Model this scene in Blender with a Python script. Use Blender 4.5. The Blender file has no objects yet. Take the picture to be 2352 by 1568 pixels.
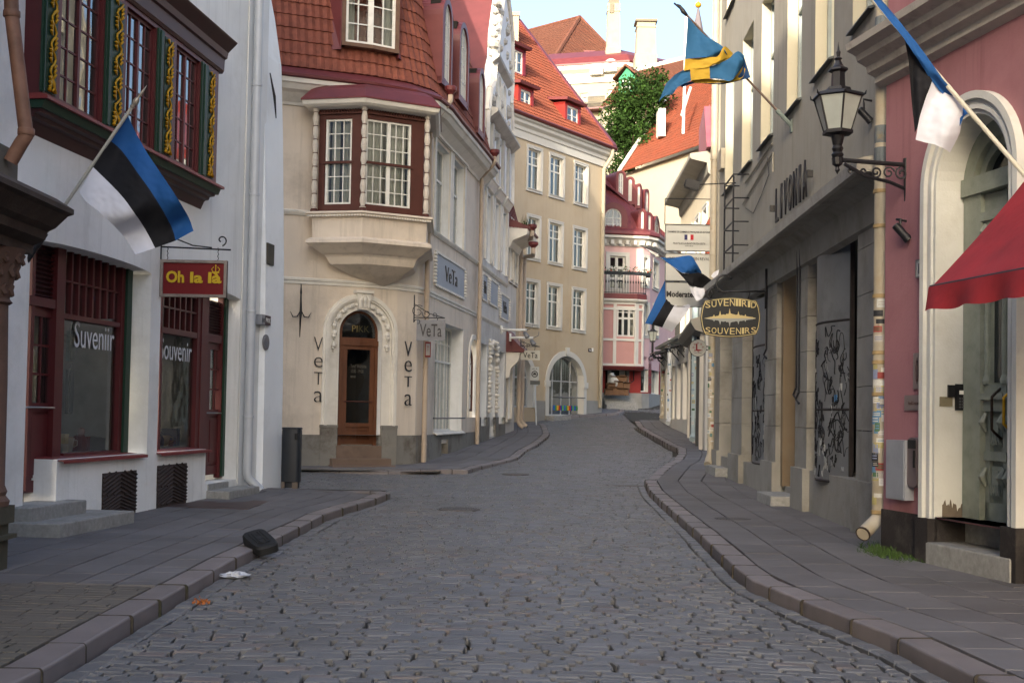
import bpy, math, random
from mathutils import Vector, Matrix, noise
random.seed(7)
R = math.radians
# ------------------------------------------------------------------ camera, sky, sun, exposure
F = 2800.; CXP = 1176.; CYP = 784.; PITCH = R(2.0); SH = 68.; ROLL = .018; H = 1.6
scn = bpy.context.scene
cam = bpy.data.cameras.new('camera'); camo = bpy.data.objects.new('camera', cam); scn.collection.objects.link(camo)
camo.location = (0, 0, H)
camo.matrix_world = Matrix.Translation((0, 0, H)) @ Matrix.Rotation(R(90)+PITCH, 4, 'X') @ Matrix.Rotation(ROLL, 4, 'Z')
cam.sensor_width = 36; cam.lens = 36*F/2352; cam.shift_y = SH/2352; cam.clip_end = 2000; cam.clip_start = .1
scn.camera = camo
SUN_AZ = Vector((-.37, -.93)).normalized(); SUN_EL = R(18)
w = bpy.data.worlds.new("World"); scn.world = w; w.use_nodes = True
nt = w.node_tree; nt.nodes.clear()
sky = nt.nodes.new('ShaderNodeTexSky'); sky.sky_type = 'NISHITA'; sky.sun_disc = False
sky.sun_elevation = SUN_EL
sky.sun_rotation = math.atan2(SUN_AZ.x, SUN_AZ.y)
sky.air_density = 1.0; sky.dust_density = 7.0; sky.ozone_density = 1.8
bg = nt.nodes.new('ShaderNodeBackground'); bg.inputs[1].default_value = .15
wo = nt.nodes.new('ShaderNodeOutputWorld')
nt.links.new(sky.outputs[0], bg.inputs[0]); nt.links.new(bg.outputs[0], wo.inputs[0])
sl = bpy.data.lights.new('sun', 'SUN'); sl.energy = 2.0; sl.angle = R(.5); sl.color = (1, .9, .75)
so = bpy.data.objects.new('sun', sl); scn.collection.objects.link(so)
sd = Vector((SUN_AZ.x*math.cos(SUN_EL), SUN_AZ.y*math.cos(SUN_EL), math.sin(SUN_EL)))
so.rotation_euler = sd.to_track_quat('Z', 'Y').to_euler()
scn.view_settings.view_transform = 'Standard'; scn.view_settings.look = 'None'
scn.view_settings.exposure = 2.0; scn.view_settings.gamma = 1
scn.cycles.max_bounces = 6; scn.cycles.diffuse_bounces = 4; scn.cycles.transparent_max_bounces = 12
# ------------------------------------------------------------------ projection helpers (where a sight line meets a surface)
G = [(-80,0),(18,0.0),(25,.04),(30,.14),(33,.2),(40,.5),(48,.78),(56,1.1),(60,1.33),(64,1.65),(70,2.1),(100,4),(160,8)]
def interp(T, y):
    if y <= T[0][0]: return T[0][1]
    for (a,b),(c,d) in zip(T, T[1:]):
        if y <= c: return b+(d-b)*(y-a)/(c-a)
    return T[-1][1]
def gnd(y): return interp(G, y)
cr, sr, cp, sp = math.cos(ROLL), math.sin(ROLL), math.cos(PITCH), math.sin(PITCH)
def ray(px, py):
    a=(px-CXP)/F; b=-(py-CYP-SH)/F
    x=a*cr-b*sr; y=a*sr+b*cr
    return (x, -y*sp+cp, y*cp+sp)
def at(px, py, Y):
    r=ray(px,py); t=Y/r[1]; return Vector((r[0]*t, Y, H+r[2]*t))
def atg(px, py, off=0.):
    r=ray(px,py); t=3.
    while t < 200:
        if H+r[2]*t-gnd(r[1]*t)-off < 0: break
        t += .03
    return Vector((r[0]*t, r[1]*t, H+r[2]*t))
# ------------------------------------------------------------------ materials
MT = {}
def srgb(h):
    if isinstance(h, str):
        h=h.lstrip('#'); c=[int(h[i:i+2],16)/255 for i in (0,2,4)]
        return tuple((v/12.92 if v<=.04045 else ((v+.055)/1.055)**2.4) for v in c)
    return h
def M(name, col=(.5,.5,.5), rough=.8, var=0., vscale=2., dirt=0., dcol=(.1,.09,.08), dscale=.7, bump=0., bscale=40., metal=0., spec=.3, island=0., stretch=None, emit=0., streak=0.):
    if name in MT: return MT[name]
    col=srgb(col); dcol=srgb(dcol)
    m = bpy.data.materials.new(name); m.use_nodes=True; n=m.node_tree.nodes; l=m.node_tree.links
    b=n['Principled BSDF']; b.inputs['Base Color'].default_value=(*col,1); b.inputs['Roughness'].default_value=rough
    b.inputs['Metallic'].default_value=metal; b.inputs['Specular IOR Level'].default_value=spec
    if emit: b.inputs['Emission Color'].default_value=(*col,1); b.inputs['Emission Strength'].default_value=emit
    geo=n.new('ShaderNodeNewGeometry'); pos=geo.outputs['Position']
    if stretch:
        mp=n.new('ShaderNodeMapping'); mp.inputs['Scale'].default_value=stretch; l.new(pos,mp.inputs[0]); pos2=mp.outputs[0]
    else: pos2=pos
    cur=None
    def noi(scale, det=6, p=pos, rg=.6):
        t=n.new('ShaderNodeTexNoise'); t.inputs['Scale'].default_value=scale; t.inputs['Detail'].default_value=det; t.inputs['Roughness'].default_value=rg
        l.new(p,t.inputs['Vector']); return t.outputs['Fac']
    if var or island:
        mr=n.new('ShaderNodeMapRange'); mr.inputs[1].default_value=.3; mr.inputs[2].default_value=.7
        l.new(noi(vscale,p=pos2),mr.inputs[0]); mr.inputs[3].default_value=1-var; mr.inputs[4].default_value=1+var
        val=mr.outputs[0]
        if island:
            mi=n.new('ShaderNodeMapRange'); l.new(geo.outputs['Random Per Island'],mi.inputs[0]); mi.inputs[3].default_value=1-island; mi.inputs[4].default_value=1+island
            mm=n.new('ShaderNodeMath'); mm.operation='MULTIPLY'; l.new(val,mm.inputs[0]); l.new(mi.outputs[0],mm.inputs[1]); val=mm.outputs[0]
        vm=n.new('ShaderNodeVectorMath'); vm.operation='SCALE'; vm.inputs[0].default_value=col; l.new(val,vm.inputs['Scale']); cur=vm.outputs[0]
    if dirt:
        mr=n.new('ShaderNodeMapRange'); mr.inputs[1].default_value=.5; mr.inputs[2].default_value=.72; mr.inputs[4].default_value=dirt; l.new(noi(dscale,8,pos2,.68),mr.inputs[0])
        mx=n.new('ShaderNodeMix'); mx.data_type='RGBA'; l.new(mr.outputs[0],mx.inputs[0])
        if cur: l.new(cur,mx.inputs[6])
        else: mx.inputs[6].default_value=(*col,1)
        mx.inputs[7].default_value=(*dcol,1); cur=mx.outputs[2]
    if streak:   # rain streaks running down the wall
        mp=n.new('ShaderNodeMapping'); mp.inputs['Scale'].default_value=(2.6,2.6,.16); l.new(pos,mp.inputs[0])
        mr=n.new('ShaderNodeMapRange'); mr.inputs[1].default_value=.52; mr.inputs[2].default_value=.75; mr.inputs[4].default_value=streak; l.new(noi(1.6,7,mp.outputs[0],.7),mr.inputs[0])
        mx=n.new('ShaderNodeMix'); mx.data_type='RGBA'; l.new(mr.outputs[0],mx.inputs[0]); l.new(cur,mx.inputs[6]); mx.inputs[7].default_value=(*[c*.55 for c in dcol],1); cur=mx.outputs[2]
    if cur: l.new(cur,b.inputs['Base Color'])
    if bump:
        bp=n.new('ShaderNodeBump'); bp.inputs['Strength'].default_value=bump; bp.inputs['Distance'].default_value=.02; l.new(noi(bscale,4),bp.inputs['Height']); l.new(bp.outputs[0],b.inputs['Normal'])
    MT[name]=m; return m
def glassmat(name, tint=(.8,.85,.85), refl=.35, mul=1.1):
    if name in MT: return MT[name]
    m=bpy.data.materials.new(name); m.use_nodes=True; n=m.node_tree.nodes; l=m.node_tree.links; n.clear()
    o=n.new('ShaderNodeOutputMaterial'); mx=n.new('ShaderNodeMixShader'); t=n.new('ShaderNodeBsdfTransparent'); g=n.new('ShaderNodeBsdfGlossy')
    t.inputs[0].default_value=(*tint,1); g.inputs['Roughness'].default_value=.03; g.inputs[0].default_value=(.9,.95,1,1)
    fr=n.new('ShaderNodeFresnel'); fr.inputs[0].default_value=1.5
    ma=n.new('ShaderNodeMath'); ma.operation='MULTIPLY_ADD'; ma.inputs[1].default_value=mul; ma.inputs[2].default_value=refl*.3; ma.use_clamp=True
    nz=n.new('ShaderNodeTexNoise'); nz.inputs['Scale'].default_value=1.3; bp=n.new('ShaderNodeBump'); bp.inputs['Strength'].default_value=.08; bp.inputs['Distance'].default_value=.1
    ge=n.new('ShaderNodeNewGeometry'); l.new(ge.outputs['Position'],nz.inputs['Vector']); l.new(nz.outputs['Fac'],bp.inputs['Height']); l.new(bp.outputs[0],g.inputs['Normal'])
    l.new(fr.outputs[0],ma.inputs[0]); l.new(ma.outputs[0],mx.inputs[0]); l.new(t.outputs[0],mx.inputs[1]); l.new(g.outputs[0],mx.inputs[2]); l.new(mx.outputs[0],o.inputs[0])
    MT[name]=m; return m
# ------------------------------------------------------------------ mesh building
COL = scn.collection
WOFF = {}
def empty(name, loc, label, cat, group=None, kind=None):
    o=bpy.data.objects.new(name,None); o.empty_display_size=.3; COL.objects.link(o); o.location=loc
    WOFF[o]=Vector(loc); tag(o,label,cat,group,kind); return o
def tag(o, label=None, cat=None, group=None, kind=None):
    if label: o['label']=label
    if cat: o['category']=cat
    if group: o['group']=group
    if kind: o['kind']=kind
    return o
class Fac:
    """a facade: a ground-plan polyline with a street side; s runs along it, z up, d out of the wall"""
    def __init__(f, pts, side):
        f.p=[Vector(q) for q in pts]; f.side=side; f.S=[0.]
        for a,b in zip(f.p,f.p[1:]): f.S.append(f.S[-1]+(b-a).length)
        ns=[]
        for a,b in zip(f.p,f.p[1:]):
            t=(b-a).normalized(); ns.append(Vector((t.y,-t.x))*side)
        f.ns=ns; f.off=[]
        for i in range(len(f.p)):
            a=ns[max(i-1,0)]; b=ns[min(i,len(ns)-1)]; m=(a+b).normalized(); f.off.append(m/max(.3,m.dot(a)))
        f.L=f.S[-1]
    def pt(f, s, z, d=0.):
        i=0
        while i<len(f.p)-2 and s>f.S[i+1]: i+=1
        u=(s-f.S[i])/(f.S[i+1]-f.S[i])
        q=f.p[i].lerp(f.p[i+1],u)+f.off[i].lerp(f.off[i+1],max(0,min(1,u)))*d
        return Vector((q.x,q.y,z))
    def n(f, s):
        i=0
        while i<len(f.p)-2 and s>f.S[i+1]: i+=1
        return Vector((f.ns[i].x,f.ns[i].y,0))
    def t(f, s):
        n=f.n(s); return Vector((-n.y,n.x,0))*f.side
    def uv(f, px, py, d=0.):
        r=ray(px,py); best=None
        for i in range(len(f.p)-1):
            a=f.p[i]+f.off[i]*d; b=f.p[i+1]+f.off[i+1]*d; e=b-a
            det=r[0]*(-e.y)+e.x*r[1]
            if abs(det)<1e-9: continue
            t=(a.x*(-e.y)+e.x*a.y)/det; u=(r[0]*a.y-r[1]*a.x)/det
            lo=-1e9 if i==0 else -1e-6; hi=1e9 if i==len(f.p)-2 else 1+1e-6
            if t>0 and lo<=u<=hi and (best is None or t<best[0]): best=(t,f.S[i]+u*(f.S[i+1]-f.S[i]),H+r[2]*t)
        return (best[1],best[2]) if best else (0,0)
    def rect(f, x0, x1, y0, y1, d=0.):
        xm=(x0+x1)/2; ym=(y0+y1)/2
        s0=f.uv(x0,ym,d)[0]; s1=f.uv(x1,ym,d)[0]
        return (min(s0,s1),max(s0,s1),f.uv(xm,y1,d)[1],f.uv(xm,y0,d)[1])
    def brk(f, s0, s1): return [s0]+[s for s in f.S[1:-1] if s0+1e-4<s<s1-1e-4]+[s1]
class MB:
    def __init__(b): b.v=[]; b.f=[]; b.m=[]; b.mi=0
    def mat(b,i): b.mi=i; return b
    def face(b, pts):
        k=len(b.v); b.v.extend([tuple(p) for p in pts]); b.f.append(tuple(range(k,k+len(pts)))); b.m.append(b.mi)
    def ix(b, verts, faces):
        k=len(b.v); b.v.extend([tuple(p) for p in verts])
        for f in faces: b.f.append(tuple(k+i for i in f)); b.m.append(b.mi)
    def hexa(b, P):   # 8 pts: 0-3 one ring, 4-7 opposite ring
        b.ix(P,[(0,3,2,1),(4,5,6,7),(0,1,5,4),(1,2,6,5),(2,3,7,6),(3,0,4,7)])
    def box(b, x0,x1,y0,y1,z0,z1):
        b.hexa([(x0,y0,z0),(x1,y0,z0),(x1,y1,z0),(x0,y1,z0),(x0,y0,z1),(x1,y0,z1),(x1,y1,z1),(x0,y1,z1)])
    def obox(b, c, ax, ay, az, hx, hy, hz):
        c=Vector(c); ax=Vector(ax)*hx; ay=Vector(ay)*hy; az=Vector(az)*hz
        b.hexa([c-ax-ay-az,c+ax-ay-az,c+ax+ay-az,c-ax+ay-az,c-ax-ay+az,c+ax-ay+az,c+ax+ay+az,c-ax+ay+az])
    def fbox(b, F, s0,s1,z0,z1,d0,d1):
        S=F.brk(s0,s1)
        b.sweep([[F.pt(s,z0,d0),F.pt(s,z0,d1),F.pt(s,z1,d1),F.pt(s,z1,d0)] for s in S])
    def fprof(b, F, s0,s1,prof, closed=True):
        b.sweep([[F.pt(s,z,d) for d,z in prof] for s in F.brk(s0,s1)])
    def sweep(b, rings, cap=True, closed=True):
        n=len(rings[0]); V=[p for r in rings for p in r]; fs=[]
        for i in range(len(rings)-1):
            for j in range(n if closed else n-1):
                k=(j+1)%n; fs.append((i*n+j,i*n+k,(i+1)*n+k,(i+1)*n+j))
        if cap and closed: fs.append(tuple(range(n))[::-1]); fs.append(tuple((len(rings)-1)*n+j for j in range(n)))
        b.ix(V,fs)
    def tube(b, pts, r, n=8, r2=None, cap=True):
        pts=[Vector(p) for p in pts]; rings=[]; up=None
        for i,p in enumerate(pts):
            t=(pts[min(i+1,len(pts)-1)]-pts[max(i-1,0)])
            if t.length<1e-9: t=Vector((0,0,1))
            t.normalize()
            if up is None: up=Vector((0,0,1)) if abs(t.z)<.9 else Vector((1,0,0))
            a=t.cross(up)
            if a.length<1e-4: a=t.cross(Vector((.3,.8,.1)))
            a.normalize(); c=a.cross(t).normalized(); up=c
            rr=r if r2 is None else r+(r2-r)*i/max(1,len(pts)-1)
            if isinstance(r,(list,tuple)): rr=r[i]
            rings.append([p+(a*math.cos(2*math.pi*j/n)+c*math.sin(2*math.pi*j/n))*rr for j in range(n)])
        b.sweep(rings,cap)
    def lathe(b, base, prof, n=12, axis=(0,0,1)):   # prof: (r, h)
        ax=Vector(axis).normalized(); a=ax.orthogonal().normalized(); c=ax.cross(a); base=Vector(base)
        if abs(ax.z)>.99: a=Vector((1,0,0)); c=Vector((0,1,0))
        ph=math.pi/n
        b.sweep([[base+ax*h+(a*math.cos(2*math.pi*j/n+ph)+c*math.sin(2*math.pi*j/n+ph))*max(r,1e-4) for j in range(n)] for r,h in prof])
    def prism(b, poly, off):   # poly: 3D points, off: vector
        off=Vector(off); P=[Vector(p) for p in poly]; n=len(P)
        b.ix(P+[p+off for p in P],[tuple(range(n))[::-1],tuple(range(n,2*n))]+[(i,(i+1)%n,n+(i+1)%n,n+i) for i in range(n)])
    def build(b, name, mats, parent=None, smooth=False, autos=False):
        if not isinstance(mats,(list,tuple)): mats=[mats]
        o0=WOFF.get(parent,Vector((0,0,0))) if parent else Vector((0,0,0))
        me=bpy.data.meshes.new(name); me.from_pydata([(x-o0.x,y-o0.y,z-o0.z) for x,y,z in b.v],[],b.f)
        for m in mats: me.materials.append(m)
        if len(mats)>1: me.polygons.foreach_set('material_index',b.m)
        if smooth: me.polygons.foreach_set('use_smooth',[True]*len(b.f))
        me.update()
        o=bpy.data.objects.new(name,me); COL.objects.link(o)
        if parent: o.parent=parent
        WOFF[o]=Vector(o0)
        if autos:
            try: me.set_sharp_from_angle(angle=R(35))
            except Exception: pass
        return o
def fix_normals(o):
    import bmesh
    bm=bmesh.new(); bm.from_mesh(o.data); bmesh.ops.recalc_face_normals(bm,faces=bm.faces); bm.to_mesh(o.data); bm.free(); return o
def text(name, s, bl, right, up, mat, parent=None, ext=.01, bold=0., shear=0., fit=True):
    """lettering: bl = bottom-left corner, right/up = vectors spanning the whole word"""
    cu=bpy.data.curves.new(name,'FONT'); cu.body=s; cu.size=1; cu.extrude=.5; cu.offset=bold; cu.resolution_u=3; cu.shear=shear
    t=bpy.data.objects.new(name,cu); COL.objects.link(t)
    dg=bpy.context.evaluated_depsgraph_get(); dg.update()
    me=bpy.data.meshes.new_from_object(t.evaluated_get(dg)); bpy.data.objects.remove(t)
    if not len(me.vertices): return None
    xs=[v.co.x for v in me.vertices]; ys=[v.co.y for v in me.vertices]
    x0,x1,y0,y1=min(xs),max(xs),min(ys),max(ys)
    right=Vector(right); up=Vector(up); nrm=right.cross(up).normalized(); bl=Vector(bl)
    o0=WOFF.get(parent,Vector((0,0,0))) if parent else Vector((0,0,0))
    for v in me.vertices:
        u=(v.co.x-x0)/max(1e-6,(x1-x0)); q=(v.co.y-y0)/max(1e-6,(y1-y0))
        v.co=bl+right*u+up*q+nrm*((v.co.z+.5)*ext)-o0
    me.materials.clear(); me.materials.append(mat)
    o=bpy.data.objects.new(name,me); COL.objects.link(o)
    if parent: o.parent=parent
    WOFF[o]=Vector(o0); return o
def ftext(name, s, F, x0,x1,y0,y1, d, mat, parent=None, **k):
    """lettering on a facade, its box given by where sight lines meet it"""
    a,b,z0,z1=F.rect(x0,x1,y0,y1,d)
    if F.side<0: a,b=b,a
    P=F.pt(a,z0,d); Q=F.pt(b,z0,d)
    return text(name,s,P,Q-P,(0,0,z1-z0),mat,parent,**k)
def wall(F, s0,s1,z0,z1, holes, reveal, mats, parent, name='wall', ztop=None, d=0., zfun=None):
    """holes: (s0,s1,z0,z1,arch) - rectangular or round-headed openings with reveals"""
    b=MB(); ss=set([s0,s1]); zs=set([z0,z1])
    for s in F.S:
        if s0<s<s1: ss.add(s)
    for h in holes:
        for q in (h[0],h[1]): ss.add(min(max(q,s0),s1))
        for q in (h[2],h[3]): zs.add(q)
    ss=sorted(ss); zs=sorted(zs)
    S2=[ss[0]]; 
    for q in ss[1:]:
        if q-S2[-1]>1e-3: S2.append(q)
    Z2=[zs[0]]
    for q in zs[1:]:
        if q-Z2[-1]>1e-3: Z2.append(q)
    for a,c in zip(S2,S2[1:]):
        for e,g in zip(Z2,Z2[1:]):
            sm=(a+c)/2; zm=(e+g)/2
            if any(h[0]<sm<h[1] and h[2]<zm<h[3] for h in holes): continue
            b.face([F.pt(a,e,d),F.pt(c,e,d),F.pt(c,g,d),F.pt(a,g,d)])
    if len(mats)>1: ri=1
    else: ri=0
    for h in holes:
        a,c,e,g=h[:4]; arch=len(h)>4 and h[4]; rv=h[5] if len(h)>5 else reveal
        if arch:
            kr=arch if isinstance(arch,float) else 1.; rx=(c-a)/2; rz=rx*kr; zc=g-rz; N=20; cm=(a+c)/2
            arc=[(cm-rx*math.cos(math.pi*i/N), zc+rz*math.sin(math.pi*i/N)) for i in range(N+1)]
            b.mi=0
            for (p,q),(r_,t) in zip(arc,arc[1:]): b.face([F.pt(p,q,d),F.pt(r_,t,d),F.pt(r_,g,d),F.pt(p,g,d)])
            loop=[(a,e)]+arc+[(c,e)]
        else: loop=[(a,e),(a,g)]+[(q,g) for q in F.brk(a,c)[1:-1]]+[(c,g),(c,e)]
        b.mi=ri
        for (p,q),(r_,t) in zip(loop,loop[1:]): b.face([F.pt(p,q,d),F.pt(r_,t,d),F.pt(r_,t,d-rv),F.pt(p,q,d-rv)])
        b.face([F.pt(a,e,d),F.pt(c,e,d),F.pt(c,e,d-rv),F.pt(a,e,d-rv)]); b.mi=0
    return b.build(name,mats,parent)
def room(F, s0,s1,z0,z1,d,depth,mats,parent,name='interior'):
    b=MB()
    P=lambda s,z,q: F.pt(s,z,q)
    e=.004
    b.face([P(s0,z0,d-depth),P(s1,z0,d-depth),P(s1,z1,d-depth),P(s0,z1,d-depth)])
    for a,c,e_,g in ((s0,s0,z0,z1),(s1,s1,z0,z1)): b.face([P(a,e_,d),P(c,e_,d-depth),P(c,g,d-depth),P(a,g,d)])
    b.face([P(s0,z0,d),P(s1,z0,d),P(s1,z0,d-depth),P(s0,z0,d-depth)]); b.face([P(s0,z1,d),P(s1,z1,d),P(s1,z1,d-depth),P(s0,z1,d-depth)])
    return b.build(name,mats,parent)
def curtains(F,s0,s1,z0,z1,d,mat,parent,open_=.25):
    b=MB(); w=(s1-s0)
    for a,c in ((s0,s0+w*(.5-open_)),(s1-w*(.5-open_),s1)):
        n=max(6,int((c-a)/.04)); pts=[]
        for i in range(n+1):
            u=i/n; pts.append((a+(c-a)*u, d+.025*math.sin(i*1.9)))
        for (p,q),(r_,t) in zip(pts,pts[1:]): b.face([F.pt(p,z0,q),F.pt(r_,z0,t),F.pt(r_,z1,t),F.pt(p,z1,q)])
    return b.build('curtain',mat,parent,smooth=True)
def window(F,s0,s1,z0,z1,d,fm,parent,cols=(2,),rows=(2,),fw=.06,mw=.025,transoms=(),arch=False,glass=None,dark=None,curt=None,open_=.25,name='window',mull=None,dep=.06,backd=.5):
    """casement window: outer frame, mullions (between cols groups), transoms at fractions, glazing bars; pane and curtain children"""
    b=MB(); w=s1-s0; h=z1-z0; mull=mull or fw
    rz=0
    if arch:
        rx=w/2; rz=rx*(arch if isinstance(arch,float) else 1.); zc=z1-rz; N=14; cm=(s0+s1)/2
        ri=[(cm-(rx)*math.cos(math.pi*i/N), zc+(rz)*math.sin(math.pi*i/N)) for i in range(N+1)]
        rj=[(cm-(rx-fw)*math.cos(math.pi*i/N), zc+(rz-fw)*math.sin(math.pi*i/N)) for i in range(N+1)]
        b.sweep([[F.pt(*p,d-dep),F.pt(*p,d),F.pt(*q,d),F.pt(*q,d-dep)] for p,q in zip(ri,rj)])
        b.fbox(F,s0,s0+fw,z0,zc,d-dep,d); b.fbox(F,s1-fw,s1,z0,zc,d-dep,d); b.fbox(F,s0+fw,s1-fw,z0,z0+fw,d-dep,d)
    else:
        b.fbox(F,s0,s0+fw,z0,z1,d-dep,d); b.fbox(F,s1-fw,s1,z0,z1,d-dep,d); b.fbox(F,s0+fw,s1-fw,z0,z0+fw,d-dep,d); b.fbox(F,s0+fw,s1-fw,z1-fw,z1,d-dep,d)
    def top(s):
        if not arch: return z1-fw
        q=abs(s-(s0+s1)/2)/(w/2); return z1-rz-0+ (rz-fw*.5)*math.sqrt(max(0,1-q*q))
    ncol=len(cols); cw=w/ncol
    for i in range(1,ncol):
        c=s0+cw*i; b.fbox(F,c-mull/2,c+mull/2,z0+fw*.9,top(c),d-dep*.95,d+.004)
    for q in transoms:
        zq=z0+h*q; b.fbox(F,s0+fw*.9,s1-fw*.9,zq-mull*.45,zq+mull*.45,d-dep*.9,d+.008)
    zb=[z0]+[z0+h*q for q in transoms]+[z1]
    for i,n in enumerate(cols):
        for j in range(1,n):
            c=s0+cw*i+cw*j/n; b.fbox(F,c-mw/2,c+mw/2,z0+fw*.9,top(c),d-dep*.7,d-.01)
    for i,n in enumerate(rows):
        if i+1>=len(zb): break
        for j in range(1,n):
            zq=zb[i]+(zb[i+1]-zb[i])*j/n; b.fbox(F,s0+fw*.9,s1-fw*.9,zq-mw/2,zq+mw/2,d-dep*.65,d-.014)
    o=b.build(name,fm,parent)
    if glass:
        g=MB()
        if arch:
            for p,q in zip(ri,ri[1:]): g.face([F.pt(p[0],z0,d-dep*.5),F.pt(q[0],z0,d-dep*.5),F.pt(*q,d-dep*.5),F.pt(*p,d-dep*.5)])
        else: g.face([F.pt(s0,z0,d-dep*.5),F.pt(s1,z0,d-dep*.5),F.pt(s1,z1,d-dep*.5),F.pt(s0,z1,d-dep*.5)])
        g.build('pane',glass,o)
    if curt: curtains(F,s0+.02,s1-.02,z0,z1-(rz*.5 if arch else 0),d-dep-.08,curt,o,open_)
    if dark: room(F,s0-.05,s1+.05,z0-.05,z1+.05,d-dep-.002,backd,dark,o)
    return o
def surround(F,s0,s1,z0,z1,fw,d0,d1,mat,parent,name='window_surround',sill=True,arch=False):
    b=MB()
    if arch:
        rx=(s1-s0)/2; kr=arch if isinstance(arch,float) else 1.; zc=z1-rx*kr; cm=(s0+s1)/2; N=20
        P=lambda q,i: (cm-(rx+q)*math.cos(math.pi*i/N), zc+(rx*kr+q)*math.sin(math.pi*i/N))
        b.sweep([[F.pt(*P(0,i),d0),F.pt(*P(0,i),d1),F.pt(*P(fw,i),d1),F.pt(*P(fw,i),d0)] for i in range(N+1)])
        b.fbox(F,s0-fw,s0,z0,zc,d0,d1); b.fbox(F,s1,s1+fw,z0,zc,d0,d1)
        return b.build(name,mat,parent)
    for q,dd in ((fw,d1),(fw*.35,d1+.02)):
        b.fbox(F,s0-fw,s0-fw+q,z0,z1,d0,dd); b.fbox(F,s1+fw-q,s1+fw,z0,z1,d0,dd)
        b.fbox(F,s0-fw,s1+fw,z1+fw-q,z1+fw,d0,dd)
        b.fbox(F,s0-fw,s1+fw,z0-fw,z0-fw+q,d0,dd)
    if sill: b.fbox(F,s0-.01,s1+.01,z0-.03,z0+.005,-.15,d1+.05)
    return b.build(name,mat,parent)
def pipe(pts, r, mat, parent, name='drainpipe', collars=(), n=12, band=None, open_end=True):
    b=MB(); b.tube(pts,r,n)
    for c in collars:
        c=Vector(c); b.mi=1 if band else 0
        b.lathe(c-Vector((0,0,.025)),[(r+.001,0),(r+.012,.004),(r+.012,.046),(r+.001,.05)],n); b.mi=0
    return b.build(name,[mat]+([band] if band else []),parent,smooth=True,autos=True)
def tiles(P, nu, nv, mat, parent, name='roof', amp=.03, step=.03, seg=4, nrm=None, ragged=.0):
    """pantile surface: P(u,v)->point, u along the eave, v up the slope; waves across, a step at each course"""
    b=MB(); V=[]; nU=nu*seg+1; rnd=random.Random(nu*100+nv)
    eu=1e-3
    for j in range(nv):
        for k,v in enumerate((j/nv,(j+1)/nv)):
            for i in range(nU):
                u=i/(nU-1); p=P(u,v)
                du=P(min(1,u+eu),v)-P(max(0,u-eu),v); dv=P(u,min(1,v+eu))-P(u,max(0,v-eu))
                nn=du.cross(dv)
                nn=nn.normalized() if nn.length>1e-12 else Vector((0,0,1))
                if nrm and nn.dot(nrm)<0: nn=-nn
                ph=(i%seg)/seg; hgt=amp*(math.sin(ph*2*math.pi)*.5+.5)
                t=math.floor(i/seg); jit=(noise.noise(Vector((t*1.7,j*2.3,nu)))*.5)*ragged
                V.append(p+nn*(hgt+(step if k==0 else 0)+jit))
    fs=[]
    for j in range(nv):
        r0=(2*j)*nU; r1=r0+nU
        for i in range(nU-1): fs.append((r0+i,r0+i+1,r1+i+1,r1+i))
        if j<nv-1:
            r2=r1+nU
            for i in range(nU-1): fs.append((r1+i,r1+i+1,r2+i+1,r2+i))
    # front lip of the lowest course
    k=len(V)
    for i in range(nU): 
        u=i/(nU-1); V.append(P(u,0))
    for i in range(nU-1): fs.append((k+i,k+i+1,i+1,i))
    b.ix(V,fs)
    return b.build(name,mat,parent)
def flatroof(pts, mat, parent, name='roof', th=.12):
    b=MB(); P=[Vector(p) for p in pts]; n=(P[1]-P[0]).cross(P[2]-P[0]).normalized()
    b.prism(P, n*-th if n.z>0 else n*th); return b.build(name,mat,parent)
def cloth(name, lattice, bands, mats, parent, sub=5, wav=.0, th=.006):
    """flag cloth: lattice rows (hoist->fly) of control points, Catmull-Rom smoothed; bands: row fraction -> material"""
    nr=len(lattice); nc=len(lattice[0])
    def cr_(a,b,c,d,t): return .5*((2*b)+(c-a)*t+(2*a-5*b+4*c-d)*t*t+(3*b-a-3*c+d)*t*t*t)
    def line(L,t):
        n=len(L)-1; x=t*n; i=min(int(x),n-1); q=x-i
        return cr_(L[max(i-1,0)],L[i],L[i+1],L[min(i+2,n)],q)
    NU=(nc-1)*sub*2; NV=(nr-1)*sub*3; NV=NV-NV%3
    V=[]
    for j in range(NV+1):
        v=j/NV; row=[line([lattice[r][c] for r in range(nr)],v) for c in range(nc)]
        for i in range(NU+1):
            p=line(row,i/NU); q=wav*math.sin(i/NU*9+v*5)*min(1,i/NU*3)
            cz=.05*noise.noise(p*1.8)+.018*noise.noise(Vector((p.x*6,p.y*6,p.z*2.5)))+.008*noise.noise(p*15); cz*=min(1,i/NU*4); V.append(p+Vector((q*.3,q+cz,q*.2)))
    b=MB(); k=NU+1
    for j in range(NV):
        for i in range(NU):
            b.mi=bands((i+.5)/NU,(j+.5)/NV)
            b.f.append((j*k+i,j*k+i+1,(j+1)*k+i+1,(j+1)*k+i)); b.m.append(b.mi)
    b.v=[tuple(p) for p in V]
    return b.build(name,mats,parent,smooth=True)
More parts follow.
